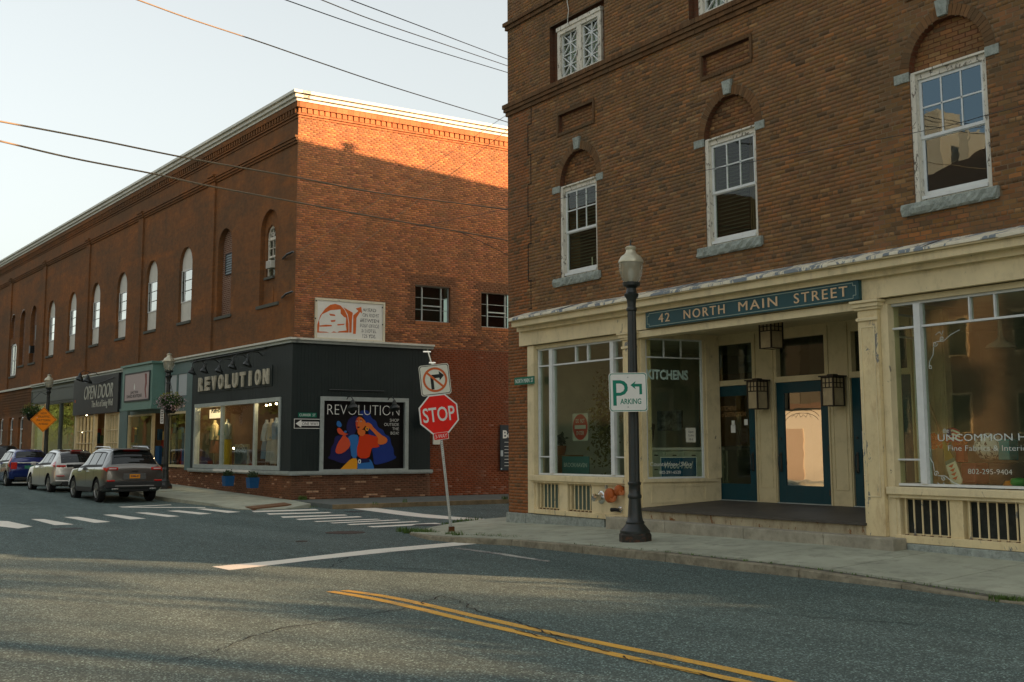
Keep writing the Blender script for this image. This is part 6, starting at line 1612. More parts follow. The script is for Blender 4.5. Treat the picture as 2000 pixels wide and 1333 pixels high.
m_ = MB(); m_.tube([(lamp1xy.x, lamp1xy.y, bq.z+1.05), ((lamp1xy.x+bq.x)/2, (lamp1xy.y+bq.y)/2, bq.z+1.12), (bq.x, bq.y, bq.z+.95)], .014, 6)
m_.build('basket_bracket', IRON, None, label='curved iron bracket holding the pink flower basket', cat='bracket')
D2_ = (l2-EYE).dot(FWD); bq2 = on_depth(62, 822, D2_); basket((bq2.x, bq2.y, bq2.z), 1.05, 'leafy green basket hanging left of the farthest lamp, above the orange sign', False, 31)
m_ = MB(); m_.tube([(l2.x, l2.y, bq2.z+1.2), ((l2.x*.5+bq2.x*.5), (l2.y*.5+bq2.y*.5), bq2.z+1.35), (bq2.x, bq2.y, bq2.z+.98)], .014, 6); m_.build('basket_bracket', IRON, None, label='curved iron bracket holding the leafy basket on the farthest lamp', cat='bracket')

# gooseneck lights
def gooseneck(fr, u, v, w, label, grp, out=.5, drop=.30, s=1.0, rail=None):
    G = empty('sign_light', tuple(fr.pt(u, v, w)), label, 'sign light', grp)
    m_ = MB(fr); m_.tube([(u, v+drop, w), (u, v+drop+.10, w+out*.25), (u, v+drop+.12, w+out*.7), (u, v+drop+.02, w+out), (u, v+.10, w+out)], .016, 7); m_.build('arm', IRON, G, smooth=60)
    m_ = MB(fr); P = []
    for r_, h in ((.035, .14), (.05, .10), (.06, .04), (.12, -.02), (.15, -.09), (.145, -.10)):
        P.append([(u+r_*s*math.cos(2*PI*k/14), v+h*s-r_*s*.35*math.sin(2*PI*k/14)*-1, w+out+r_*s*math.sin(2*PI*k/14)) for k in range(15)])
    for a, b_ in zip(P[:-1], P[1:]): m_.strip(a, b_)
    m_.build('shade', IRON, G, smooth=60); return G
for k, (px, py) in enumerate(((376, 724), (400, 721), (429, 721), (455, 713), (484, 708))):
    u, v = FL.hit(px, py, .55); gooseneck(FL, u, v-.02, .06, ('leftmost', 'second from the left', 'middle', 'fourth from the left', 'rightmost')[k]+' of the five black gooseneck lights over the REVOLUTION letters', 'gooseneck lights over the shop letters', out=.5, drop=.25)
m_ = MB(FL); m_.tube([(-8.8, 4.86, .10), (-5.2, 4.87, .12), (-2.0, 4.90, .10)], .022, 7); m_.build('conduit', IRON, None, label='black conduit feeding the gooseneck lights over the REVOLUTION letters', cat='conduit')
for k, (px, py) in enumerate(((689, 790), (770, 791))):
    u, v = SL.hit(px, py, .5); gooseneck(SL, u, v-.04, .06, ('left', 'right')[k]+' black shaded lamp hanging in front of the poster', 'lamps over the poster', out=.44, drop=.18, s=1.25)
m_ = MB(SL); m_.tube([(1.2, 3.50, .09), (3.15, 3.50, .09)], .018, 7); m_.build('conduit', IRON, None, label='thin black rail carrying the two lamps over the poster', cat='conduit')
for k, (px, py) in enumerate(((157, 738), (172, 741))):
    u, v = FL.hit(px, py, .6); gooseneck(FL, u, v, .16, ('left', 'right')[k]+' wide black lamp over the OPEN DOOR fascia', 'lamps over the black fascia', out=.45, drop=.2, s=1.35)
m_ = MB(FL); m_.tube([(-22.5, 4.72, .2), (-20.3, 4.60, .2), (-18.0, 4.75, .2)], .012, 6); m_.build('cable', IRON, None, label='cable sagging across the top of the black OPEN DOOR fascia', cat='cable')

# craftsman lanterns at the entry
def lantern(cx, cy, cz, w_, h, name, label, hang=False):
    G = empty(name, (cx, cy, cz), label, 'lantern', 'brass and mica entry lanterns'); a = w_/2
    m_ = MB(); t = .012
    for sx in (-1, 1):
        for sy in (-1, 1): m_.box(cx+sx*a-t, cx+sx*a+t, cy+sy*a-t, cy+sy*a+t, cz, cz+h)
    for z in (cz, cz+h*.62, cz+h*.78, cz+h-.02):
        for s in (-1, 1): m_.box(cx-a, cx+a, cy+s*a-.008, cy+s*a+.008, z, z+.016); m_.box(cx+s*a-.008, cx+s*a+.008, cy-a, cy+a, z+.001, z+.015)
    for f in (-.33, .33):
        for s in (-1, 1): m_.box(cx+f*a*2*.5-.005, cx+f*a*2*.5+.005, cy+s*a-.009, cy+s*a+.009, cz+h*.62, cz+h); m_.box(cx+s*a-.009, cx+s*a+.009, cy+f*a-.005, cy+f*a+.005, cz+h*.62, cz+h)
    m_.build('frame', LANTERN, G)
    m_ = MB(); m_.box(cx-a+.004, cx+a-.004, cy-a+.004, cy+a-.004, cz+.01, cz+h-.02); m_.build('mica_panels', AMBER, G)
    m_ = MB(); m_.box(cx-a-.04, cx+a+.04, cy-a-.04, cy+a+.04, cz+h, cz+h+.025); m_.box(cx-a*.5, cx+a*.5, cy-a*.5, cy+a*.5, cz+h+.025, cz+h+.05); m_.build('cap', LANTERN, G)
    m_ = MB()
    if hang: m_.tube([(cx, cy, cz+h+.04), (cx, cy, 3.79)], .010, 6)
    else: m_.box(cx-.05, cx+.05, cy+a, YR, cz+h*.2, cz+h*.8)
    m_.build('mount', LANTERN, G)
q = on_y(1507, 684, 14.75); q_ = on_y(1507, 628, 14.75); lantern(q.x, 14.75, q.z+.02, .27, q_.z-q.z-.02, 'hanging_lantern', 'square lantern hanging from the entry ceiling under the address board', True)
for (x0, x1, y0, y1, lab) in ((1465, 1499, 801, 746, 'square mica wall lantern between the left and middle doors'), (1611, 1648, 795, 738, 'square mica wall lantern between the middle and right doors')):
    q = on_y((x0+x1)/2, y0, 15.42); q_ = on_y((x0+x1)/2, y1, 15.42); lantern(q.x, 15.40, q.z+.01, .25, q_.z-q.z, 'wall_lantern', lab)

# fire department connection
FD = empty('fire_department_connection', tuple(NEAR.pt(-18.6, .5, .02)), 'silver and rusty orange fire hose connections on the cream panel by the lamp post', 'hose connection')
def ndisc(px, py, prof, mat, name, tilt=0, flute=0, w=.01, seg=24):
    u, v = NEAR.hit(px, py, w+.05); m_ = MB(NEAR); P = []
    for r_, h in prof: P.append([(u+r_*(1+flute*(-1)**k)*math.cos(2*PI*k/seg), v+r_*(1+flute*(-1)**k)*math.sin(2*PI*k/seg), w+h) for k in range(seg)]+[(u+r_*(1+flute), v, w+h)])
    for a, b_ in zip(P[:-1], P[1:]): m_.strip(a, b_)
    m_.add(P[-1][:-1], [tuple(range(seg))]); return m_.build(name, mat, FD, smooth=30)
ndisc(1171, 972, [(.125, 0), (.125, .015), (.10, .03), (.06, .04), (.055, .14), (.075, .15), (.075, .19), (.03, .20)], CHROME, 'silver_valve')
OCAP = paint('rusty_orange_cap', (.42, .10, .02), .5, .25, 8, bump=.1, dirt_amt=.5)
for (px, py, r_) in ((1196.5, 968, .135), (1214.5, 958, .098)):
    ndisc(px, py, [(r_*.6, 0), (r_*.6, .08), (r_, .09), (r_, .14), (r_*.8, .17), (r_*.3, .185)], OCAP, 'hose_cap', seg=32)
    u, v = NEAR.hit(px, py, .16); m_ = MB(NEAR)
    for k in range(13):
        t_ = math.radians(195+k*13); m_.bar((u+r_*.45*math.cos(t_), v+r_*.45*math.sin(t_)), (u+r_*.93*math.cos(t_), v+r_*.93*math.sin(t_)), .008, .15, .183)
    m_.build('cap_rib', plain('light_orange_rib', (.6, .2, .07), .5) if 'light_orange_rib' not in bpy.data.materials else bpy.data.materials['light_orange_rib'], FD)
ndisc(1209, 996, [(.06, 0), (.06, .02), (.035, .03), (.035, .06)], CHROME, 'drain_flange')
u, v = NEAR.hit(1203, 996, .08); m_ = MB(NEAR); m_.tube([(u+.09, v-.01, .05), (u, v, .10), (u-.09, v-.005, .12)], [.03, .035, .04], 9); m_.build('drain_pipe', BLACK, FD, smooth=50)
m_ = MB(NEAR); u, v = NEAR.hit(1184, 951, .03); m_.box(u-.02, u+.025, v-.04, v+.05, 0, .05); m_.build('small_box', GALV, FD)
# rust stain plates omitted: iron bollard foot by the column
# (distance toward the sun, sideways offset, height, crown radius, leaves) of the trees that dapple the road; last one added to shade the house
SHADE = [(40, 1.4, 12.6, 2.0, 900), (48, -7, 14, 3.0, 1500), (58, 3.0, 16.8, 2.2, 900), (66, -1.5, 19.8, 3.0, 600), (35, -1.8, 27, 2.6, 7000)]
# ------------------------------------------------------------------ parked cars
CARGLASS = plain('tinted_car_glass', (.010, .013, .013), .03, 0, .55, coat=.0)
TYRE = plain('tyre_rubber', (.014, .014, .014), .85); RIM = plain('alloy_rim', (.36, .36, .34), .3, .8); WELL = plain('wheel_well', (.006, .006, .006), .95)
TRIM = plain('black_plastic_trim', (.03, .031, .03), .6); TAIL = plain('red_tail_light', (.38, .012, .008), .15, coat=.5, emit=(.5, .02, .01), es=.03); REFL = plain('clear_light', (.55, .5, .48), .15, coat=.5)
CHR = plain('chrome_trim', (.7, .7, .68), .12, 1.0)
class CarLoft:
    def __init__(s, st, n=64):
        A = np.array(st); x = np.linspace(A[0, 0], A[-1, 0], n)
        # keep the tail stations dense
        x = np.unique(np.concatenate([x, A[:6, 0], np.linspace(A[0, 0], A[0, 0]+.7, 18)]))
        B = np.stack([np.interp(x, A[:, 0], A[:, k]) for k in range(1, 7)], 1)
        for _ in range(3):
            C = B.copy(); C[1:-1] = B[:-2]*.25+B[1:-1]*.5+B[2:]*.25; B = C
        s.x, s.B = x, B
    def ring(s, x):
        zb, zl, zt, wb, wl, wt = [float(np.interp(x, s.x, s.B[:, k])) for k in range(6)]
        zt = max(zt, zl+.01); wt = min(wt, wl)
        return [(0, zb), (wb*.90, zb), (wb, zb+.07), (max(wb, wl)*1.0, zb+(zl-zb)*.45), (wl*1.0, zl-.10), (wl*.965, zl), (wt+(wl-wt)*.10, zl+(zt-zl)*.82), (wt*.86, zt-.012), (wt*.45, zt+.006), (0, zt+.012)]
    def S(s, x, t, side=1):
        R_ = s.ring(x); i = min(int(t), len(R_)-2); f = t-i
        return Vector((x, side*(R_[i][0]*(1-f)+R_[i+1][0]*f), R_[i][1]*(1-f)+R_[i+1][1]*f))
    def body(s):
        m_ = MB(); n = 10; rows = []
        for x in s.x:
            R_ = s.ring(x); rows.append([(x, y, z) for y, z in R_] + [(x, -y, z) for y, z in R_[-2:0:-1]])
        k = len(rows[0])
        for r_ in rows: m_.add(r_, [])
        for i in range(len(rows)-1):
            for j in range(k):
                j2 = (j+1) % k; m_.f.append((i*k+j, i*k+j2, (i+1)*k+j2, (i+1)*k+j)); m_.mi.append(0)
        m_.f.append(tuple(range(k-1, -1, -1))); m_.mi.append(0); b0 = (len(rows)-1)*k; m_.f.append(tuple(range(b0, b0+k))); m_.mi.append(0)
        return m_
    def patch(s, quad, side, off=.008, n=8):
        """quad = four (x, t) corners: a, b along the bottom, c, d along the top"""
        (ax, at), (bx_, bt), (cx_, ct), (dx_, dt) = quad; m_ = MB(); rows = []
        for j in range(n+1):
            v = j/n; row = []
            for i in range(n+1):
                u = i/n; x = (ax*(1-u)+bx_*u)*(1-v)+(dx_*(1-u)+cx_*u)*v; t = (at*(1-u)+bt*u)*(1-v)+(dt*(1-u)+ct*u)*v
                p = s.S(x, t, side); e = .01
                tx = s.S(x+e, t, side)-s.S(x-e, t, side); tt = s.S(x, min(8.99, t+.02), side)-s.S(x, max(.01, t-.02), side)
                nn = tx.cross(tt).normalized(); nn = nn if nn.y*side >= 0 or abs(nn.y) < .05 else -nn
                if nn.z < -.2: nn = -nn
                row.append(tuple(p+nn*off))
            rows.append(row)
        for a, b_ in zip(rows[:-1], rows[1:]): m_.strip(a, b_)
        return m_
def boolean_cut(o, cyls):
    m_ = MB()
    for (x, z, r_, y0, y1) in cyls:
        b = len(m_.v); n = 28
        for y in (y0, y1):
            for k in range(n): m_.v.append((x+r_*math.cos(2*PI*k/n), y, z+r_*math.sin(2*PI*k/n))); m_.uv.append((0, 0)); m_.col.append((1, 1, 1))
        for k in range(n): m_.f.append((b+k, b+(k+1) % n, b+n+(k+1) % n, b+n+k)); m_.mi.append(0)
        m_.f.append(tuple(b+k for k in range(n-1, -1, -1))); m_.f.append(tuple(b+n+k for k in range(n))); m_.mi += [0, 0]
    me = bpy.data.meshes.new('cut'); me.from_pydata(m_.v, [], m_.f); me.materials.append(WELL); c = bpy.data.objects.new('cut', me); COL.objects.link(c)
    import bmesh
    bm = bmesh.new(); bm.from_mesh(me); bmesh.ops.recalc_face_normals(bm, faces=bm.faces); bm.to_mesh(me); bm.free()
    bm = bmesh.new(); bm.from_mesh(o.data); bmesh.ops.remove_doubles(bm, verts=bm.verts, dist=1e-5); bmesh.ops.recalc_face_normals(bm, faces=bm.faces); bm.to_mesh(o.data); bm.free()
    o.data.materials.append(WELL)
    md = o.modifiers.new('cut', 'BOOLEAN'); md.object = c; md.operation = 'DIFFERENCE'; md.solver = 'EXACT'
    dg = bpy.context.evaluated_depsgraph_get(); new = bpy.data.meshes.new_from_object(o.evaluated_get(dg)); o.modifiers.clear(); o.data = new
    bpy.data.objects.remove(c)
    new.polygons.foreach_set('use_smooth', [True]*len(new.polygons)); new.set_sharp_from_angle(angle=math.radians(32))
def wheel(x, side, r_, car, y=.80, spokes=5, tw=.21):
    W_ = MB(); c = (x, side*y, r_); prof = [(r_*.60, -tw/2), (r_*.93, -tw/2), (r_, -tw/2+.03), (r_, tw/2-.03), (r_*.93, tw/2), (r_*.60, tw/2)]
    def lath(pr, mb, seg=30):
        P = [[(c[0]+q*math.cos(2*PI*k/seg), c[1]+side*h, c[2]+q*math.sin(2*PI*k/seg)) for k in range(seg+1)] for q, h in pr]
        for a, b_ in zip(P[:-1], P[1:]): mb.strip(a, b_)
    lath(prof, W_); W_ = W_.build('wheel', TYRE, car, smooth=40)
    m_ = MB(); lath([(r_*.66, tw/2+.003), (r_*.60, tw/2+.004), (r_*.57, tw/2-.05)], m_)
    for k in range(spokes):
        for dd in (-.10, .10):
            a = 2*PI*k/spokes; ca, sa = math.cos(a), math.sin(a); cb, sb_ = math.cos(a+dd), math.sin(a+dd)
            p0 = (c[0]+.05*ca, c[2]+.05*sa); p1 = (c[0]+r_*.60*cb, c[2]+r_*.60*sb_); dx, dz = p1[0]-p0[0], p1[1]-p0[1]; L_ = math.hypot(dx, dz); nx, nz = -dz/L_*.017, dx/L_*.017
            y0, y1 = c[1]+side*(tw/2-.015), c[1]+side*(tw/2-.005)
            m_.add([(p0[0]-nx, y1, p0[1]-nz), (p1[0]-nx, y1, p1[1]-nz), (p1[0]+nx, y1, p1[1]+nz), (p0[0]+nx, y1, p0[1]+nz), (p0[0]-nx, y0-side*.03, p0[1]-nz), (p1[0]-nx, y0-side*.03, p1[1]-nz), (p1[0]+nx, y0-side*.03, p1[1]+nz), (p0[0]+nx, y0-side*.03, p0[1]+nz)], [(0,1,2,3),(0,4,5,1),(3,2,6,7)])
    lath([(.07, tw/2-.002), (.02, tw/2+.004)], m_, 14); m_.build('rim', RIM, W_)
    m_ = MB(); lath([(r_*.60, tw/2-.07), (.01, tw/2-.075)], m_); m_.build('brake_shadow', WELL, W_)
def rear_text(body, x, cy_, z, h, width, mat, car, name='lettering'):
    fr = Frame((x, 0, 0), (0, -1, 0), (-1, 0, 0)); return text_mb(body, fr, -cy_, z, 0, h, width=width, thick=.003, bold=.02).build(name, mat, car)
def rear_box(car, x0, x1, y0, y1, z0, z1, mat, name, bevel=0): m_ = MB(); m_.box(x0, x1, y0, y1, z0, z1); return m_.build(name, mat, car, bevel=bevel)
def carpaint(name, col, metal=.5, rough=.25):
    m, nt, b, _ = new_mat(name); b.inputs['Base Color'].default_value = (*col, 1); b.inputs['Metallic'].default_value = metal; b.inputs['Roughness'].default_value = rough
    b.inputs['Coat Weight'].default_value = 1.0; b.inputs['Coat Roughness'].default_value = .03; return m
def make_car(kind, label, st, paint_m, WB, r_, y_w, side_glass, rear_glass, spokes=5, roof=None):
    car = empty('parked_car', (0, 0, 0), label, 'car', 'cars parked along the kerb')
    L_ = CarLoft(st); o = L_.body().build('body', paint_m, car, smooth=30)
    boolean_cut(o, [(0, r_, r_+.07, .55, 1.2), (0, r_, r_+.07, -1.2, -.55), (WB, r_, r_+.07, .55, 1.2), (WB, r_, r_+.07, -1.2, -.55)])
    for sx in (1, -1):
        for x in (0, WB): wheel(x, sx, r_, car, y_w, spokes)
        g0 = side_glass; L_.patch(((g0[0][0][0]-.07, 5.02), (g0[-1][1][0]+.05, 5.02), (g0[-1][2][0]+.05, 6.05), (g0[0][3][0]-.05, 6.05)), sx, .003).build('window_surround', TRIM, car, smooth=True)
        for q in side_glass: L_.patch(q, sx, .006).build('side_window', CARGLASS, car, smooth=True)
    for sx in (1, -1): L_.patch(rear_glass, sx, .008, 10).build('rear_window', CARGLASS, car, smooth=True)
    if roof:
        for sx in (1, -1): L_.patch(roof[0], sx, .005, 8).build('roof_panel', roof[1], car, smooth=True)
    return car, L_
def mirror(car, x, y, z, mat):
    for sx in (1, -1): m_ = MB(); m_.box(x-.07, x+.09, sx*y, sx*(y+.17), z, z+.13); m_.build('mirror', mat, car, bevel=.03)
# silver sport utility
st = [(-.95,.50,.92,.95,.70,.70,.60), (-.92,.44,1.04,1.07,.86,.84,.74), (-.86,.40,1.08,1.16,.91,.90,.72), (-.74,.36,1.09,1.34,.925,.915,.68), (-.58,.33,1.09,1.53,.93,.92,.64), (-.44,.31,1.09,1.625,.93,.92,.62), (-.1,.30,1.08,1.665,.93,.92,.62), (.8,.28,1.06,1.685,.925,.915,.62), (1.35,.28,1.05,1.66,.925,.91,.62), (1.65,.28,1.04,1.59,.925,.91,.62), (2.35,.28,1.03,1.17,.925,.90,.62), (2.5,.28,1.02,1.10,.925,.90,.66), (3.1,.30,.98,1.05,.92,.88,.66), (3.5,.34,.88,.95,.88,.82,.6), (3.65,.42,.75,.78,.75,.7,.5)]
PJ = carpaint('warm_silver_paint', (.125, .123, .113), .7, .28)
jeep, LJ = make_car('suv', 'silver sport utility car, nearest of the parked cars, with an orange licence plate', st, PJ, 2.70, .365, .80,
    [((-.38, 5.18), (.28, 5.18), (.22, 5.92), (-.20, 5.92)), ((.38, 5.18), (1.12, 5.18), (1.06, 5.92), (.34, 5.92)), ((1.22, 5.18), (2.10, 5.18), (1.62, 5.92), (1.16, 5.92))], ((-.84, 6.2), (-.84, 9), (-.50, 9), (-.50, 6.6)))
for sx in (1, -1):
    LJ.patch(((-.90, 4.05), (-.55, 4.3), (-.62, 4.9), (-.90, 4.9)), sx, .012).build('tail_light', TAIL, jeep, smooth=True)
    rear_box(jeep, -.955, -.86, sx*.52, sx*.86, 1.0, 1.09, TAIL, 'tail_light', .02); rear_box(jeep, -.962, -.9, sx*.58, sx*.82, 1.025, 1.06, REFL, 'reversing_light', .01)
    rear_box(jeep, -.985, -.9, sx*.62, sx*.86, .655, .70, TAIL, 'reflector', .01)
    m_ = MB(); m_.box(-.95, -.80, sx*.48, sx*.70, .385, .455); m_.build('exhaust_tip', CHR, jeep, bevel=.025)
    m_ = MB(); m_.tube([(-.35, sx*.60, 1.66), (-.25, sx*.60, 1.71), (1.2, sx*.60, 1.73), (1.4, sx*.60, 1.67)], .018, 6); m_.build('roof_rail', CHR, jeep, smooth=60)
    m_ = MB(); m_.box(.50, 2.2, sx*.905, sx*.94, .30, .40); m_.build('sill_trim', TRIM, jeep, bevel=.01)
    for hx in (.95, 1.95): m_ = MB(); m_.box(hx-.10, hx+.10, sx*.915, sx*.95, .93, .96); m_.build('door_handle', CHR, jeep, bevel=.008)
    for x0 in (.33, 1.18): LJ.patch(((x0, 2.5), (x0+.012, 2.5), (x0+.012, 5.1), (x0, 5.1)), sx, .002).build('door_gap', WELL, jeep)
for sx in (1, -1):
    for xa, xb in ((.50, 2.20), (-.90, -.46), (3.18, 3.55)): LJ.patch(((xa, 1.2), (xb, 1.2), (xb, 2.35), (xa, 2.35)), sx, .012).build('lower_cladding', TRIM, jeep, smooth=True)
rear_box(jeep, -.98, -.70, -.88, .88, .44, .66, TRIM, 'bumper', .04); rear_box(jeep, -.99, -.75, -.62, .62, .47, .53, PJ, 'skid_plate', .02); rear_box(jeep, -.90, -.60, -.5, .5, .33, .46, TRIM, 'under_bumper', .03)
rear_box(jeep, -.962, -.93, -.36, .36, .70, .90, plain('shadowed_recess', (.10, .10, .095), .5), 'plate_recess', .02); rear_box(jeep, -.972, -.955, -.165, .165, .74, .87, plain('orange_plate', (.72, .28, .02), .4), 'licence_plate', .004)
rear_text('LAK-5041' if False else '6386-01', -.973, 0, .78, .06, .26, plain('plate_navy', (.02, .02, .08), .4), jeep)
rear_box(jeep, -.965, -.95, -.10, .10, .955, .975, BLACK, 'tailgate_badge')
rear_box(jeep, -.60, -.45, -.25, .25, 1.615, 1.655, TAIL, 'high_brake_light', .01); rear_box(jeep, -.66, -.40, -.60, .60, 1.63, 1.665, PJ, 'roof_spoiler', .02)
mirror(jeep, 2.0, .92, 1.03, TRIM)
# silver electric hatchback
st2 = [(-.80,.48,.88,.90,.72,.70,.55), (-.77,.40,.98,1.00,.84,.82,.62), (-.70,.34,1.00,1.06,.885,.87,.64), (-.55,.30,1.01,1.20,.895,.88,.62), (-.35,.27,1.01,1.36,.90,.885,.59), (-.10,.25,1.00,1.47,.90,.885,.57), (.3,.22,.99,1.53,.90,.885,.57), (1.0,.20,.97,1.555,.895,.88,.57), (1.4,.20,.96,1.52,.895,.88,.57), (2.25,.20,.95,1.10,.895,.87,.58), (2.5,.20,.93,1.0,.89,.86,.62), (3.1,.22,.88,.95,.88,.84,.6), (3.5,.28,.74,.8,.82,.76,.55), (3.68,.36,.6,.64,.7,.62,.5)]
PL_ = carpaint('champagne_silver_paint', (.46, .45, .41), .55, .28)
leafc, L2 = make_car('hatch', 'pale silver hatchback with dark tailgate, parked between the silver utility car and blue hatchback', st2, PL_, 2.70, .325, .77,
    [((-.05, 5.2), (.40, 5.2), (.38, 5.9), (.16, 5.85)), ((.48, 5.2), (1.18, 5.2), (1.10, 5.92), (.46, 5.92)), ((1.26, 5.2), (2.02, 5.2), (1.45, 5.92), (1.18, 5.92))], ((-.68, 6.3), (-.68, 9), (-.18, 9), (-.18, 6.5)), roof=(((-.1, 6.7), (1.35, 6.7), (1.35, 9), (-.1, 9)), CARGLASS))
for sx in (1, -1):
    L2.patch(((-.72, 4.3), (-.25, 4.85), (-.45, 5.5), (-.70, 5.1)), sx, .012).build('tail_light', TAIL, leafc, smooth=True)
    rear_box(leafc, -.81, -.72, sx*.48, sx*.80, .93, 1.0, TAIL, 'tail_light', .02); rear_box(leafc, -.83, -.7, sx*.52, sx*.80, .60, .635, TAIL, 'reflector', .008)
    for hx in (.95, 1.85): m_ = MB(); m_.box(hx-.10, hx+.10, sx*.885, sx*.915, .86, .89); m_.build('door_handle', PL_, leafc, bevel=.008)
    for x0 in (.43, 1.22): L2.patch(((x0, 2.3), (x0+.012, 2.3), (x0+.012, 5.1), (x0, 5.1)), sx, .002).build('door_gap', WELL, leafc)
rear_box(leafc, -.79, -.60, -.46, .46, .86, 1.02, BLACK, 'tailgate_panel', .03); rear_box(leafc, -.80, -.55, -.60, .60, .26, .42, TRIM, 'bumper', .04); rear_box(leafc, -.815, -.7, -.84, .84, .40, .47, PL_, 'bumper_lip', .03)
rear_text('· · · ·' if False else 'E-CAR' if False else '- - - -', -.80, 0, .91, .04, .24, LETTERWHITE, leafc, 'tailgate_badge'); rear_box(leafc, -.30, -.1, -.18, .18, 1.49, 1.515, TAIL, 'high_brake_light', .01)
mirror(leafc, 1.85, .88, .97, PL_)
# blue small hatchback
st3 = [(-.62,.50,.92,.95,.70,.68,.55), (-.60,.40,1.00,1.06,.80,.79,.62), (-.55,.34,1.01,1.14,.84,.83,.62), (-.45,.30,1.02,1.30,.845,.84,.60), (-.30,.27,1.02,1.44,.85,.84,.57), (-.1,.24,1.01,1.50,.85,.84,.56), (.4,.20,.99,1.53,.85,.84,.56), (1.0,.2,.97,1.53,.85,.84,.56), (1.4,.2,.96,1.48,.85,.83,.56), (2.3,.2,.93,1.04,.85,.82,.56), (2.9,.22,.86,.93,.83,.80,.56), (3.3,.28,.74,.8,.78,.72,.5), (3.42,.36,.6,.64,.7,.62,.5)]
PB = carpaint('deep_blue_paint', (.008, .022, .14), .3, .2)
blue, L3 = make_car('small', 'deep blue small hatchback with a white tailgate strip, at the left edge of the row', st3, PB, 2.53, .31, .74,
    [((-.2, 5.2), (.30, 5.2), (.28, 5.9), (-.05, 5.85)), ((.38, 5.2), (1.12, 5.2), (1.04, 5.92), (.36, 5.92)), ((1.2, 5.2), (2.1, 5.2), (1.4, 5.92), (1.12, 5.92))], ((-.53, 6.3), (-.53, 9), (-.32, 9), (-.32, 6.5)))
for sx in (1, -1):
    L3.patch(((-.57, 3.6), (-.35, 3.8), (-.30, 5.7), (-.50, 5.3)), sx, .012).build('tail_light', TAIL, blue, smooth=True)
    rear_box(blue, -.635, -.55, sx*.55, sx*.79, .72, 1.0, TAIL, 'tail_light', .02)
    for hx in (.95, 1.75): m_ = MB(); m_.box(hx-.09, hx+.09, sx*.84, sx*.865, .86, .89); m_.build('door_handle', PB, blue, bevel=.008)
rear_box(blue, -.645, -.56, -.55, .55, .955, .995, LETTERWHITE, 'tailgate_strip', .01); rear_box(blue, -.64, -.58, -.25, .25, .74, .86, plain('green_plate', (.04, .22, .13), .5), 'licence_plate'); rear_box(blue, -.66, -.5, -.62, .62, .26, .40, TRIM, 'bumper', .03)
mirror(blue, 1.75, .84, .96, PB)
black_st = [(s[0]*1.05,) + tuple(s[1:]) for s in st]
PK_ = carpaint('black_car_paint', (.012, .013, .014), .2, .2)
bc, L4 = make_car('suv2', 'dark utility car only partly visible at the left edge beyond the blue hatchback', black_st, PK_, 2.8, .36, .80, [((.38, 5.18), (1.12, 5.18), (1.06, 5.92), (.34, 5.92))], ((-.88, 6.2), (-.88, 9), (-.53, 9), (-.53, 6.6)))
hd = math.atan2(AL.y, AL.x)
def park(car, px, py, D, dy, z):
    q = on_depth(px, py, D); rt = Vector((AL.y, -AL.x, 0)); p = Vector((q.x, q.y, 0)) + rt*dy
    car.location = (p.x, p.y, z); car.rotation_euler = (0, 0, hd)
park(jeep, 193.5, 981, 38.0, .80, .02); park(leafc, 99, 961.3, 43.3, .77, .115); park(blue, 15, 948.5, 49.5, .74, .155)
bp = blue.location + AL*6.6; bc.location = (bp.x, bp.y+.25, .20); bc.rotation_euler = (0, 0, hd)
for c_ in (jeep, leafc): c_.rotation_euler = (0, 0, hd)
# ------------------------------------------------------------------ overhead wires
WIRE = plain('wire_black', (.03, .03, .03), .5); WIREL = plain('wire_weathered', (.22, .17, .11), .5)
def wire(pts, D0_, D1_, r_, label, mat=WIRE, ext=True, grp='overhead wires'):
    xs_ = [p[0] for p in pts]; P = []
    for x, y in pts:
        f = (x-xs_[0])/(xs_[-1]-xs_[0]); P.append(on_depth(x, y, 1/((1-f)/D0_+f/D1_)))
    if ext: P = [P[0]+(P[0]-P[1])*1.2] + P + [P[-1]+(P[-1]-P[-2])*.6]
    n = 6; Q = []
    for i in range(len(P)-1):
        p0, p1, p2, p3 = P[max(0, i-1)], P[i], P[i+1], P[min(len(P)-1, i+2)]
        for k in range(n):
            t = k/n; Q.append(.5*((2*p1)+(p2-p0)*t+(2*p0-5*p1+4*p2-p3)*t*t+(3*p1-p0-3*p2+p3)*t**3))
    Q.append(P[-1]); m_ = MB(); m_.tube([tuple(q) for q in Q], r_, 6)
    return m_.build('overhead_wire', mat, None, smooth=True, label=label, cat='wire', group=grp)
def z1(pts): return [(240+x/2.6316, y/2.6316) for x, y in pts]
def z2(pts): return [(x/2, 220+y/2) for x, y in pts]
wire(z1([(75,0),(360,103),(700,215),(1010,322),(1400,452),(1990,633)]), 16, 31, .010, 'single wire crossing the sky from the top left to just above the pale cornice', WIREL)
wire(z1([(835,0),(1170,118),(1500,228),(1990,378)]), 20, 31, .009, 'lowest of the three wires at the top of the sky')
wire(z1([(1020,0),(1280,102),(1640,225),(1990,344)]), 20, 31, .009, 'middle of the three wires at the top of the sky', WIREL)
wire(z1([(1170,0),(1440,102),(1990,310)]), 20, 31, .009, 'highest of the three wires at the top of the sky')
wire(z2([(0,35),(370,105),(730,178),(1180,258),(1500,318),(1990,380)]), 20, 31, .016, 'thick twisted cable crossing the long brick facade, upper of the two', WIREL)
wire(z2([(0,112),(280,178),(600,240),(830,290),(1180,355),(1500,415),(1790,465),(1990,502)]), 20, 31, .016, 'thick twisted cable crossing the long brick facade, lower of the two', WIREL)
wire(z2([(1795,466),(1900,515),(1990,560)]), 30, 31, .008, 'short thin wire branching down from the lower cable', ext=False)
wire([(1060,395),(1378,333),(1784,260),(1932,224),(2010,204)], 21, 12.5, .004, 'thin wire passing in front of the upper windows of the near building')
GUY = plain('guy_wire_grey', (.30, .22, .14), .6)
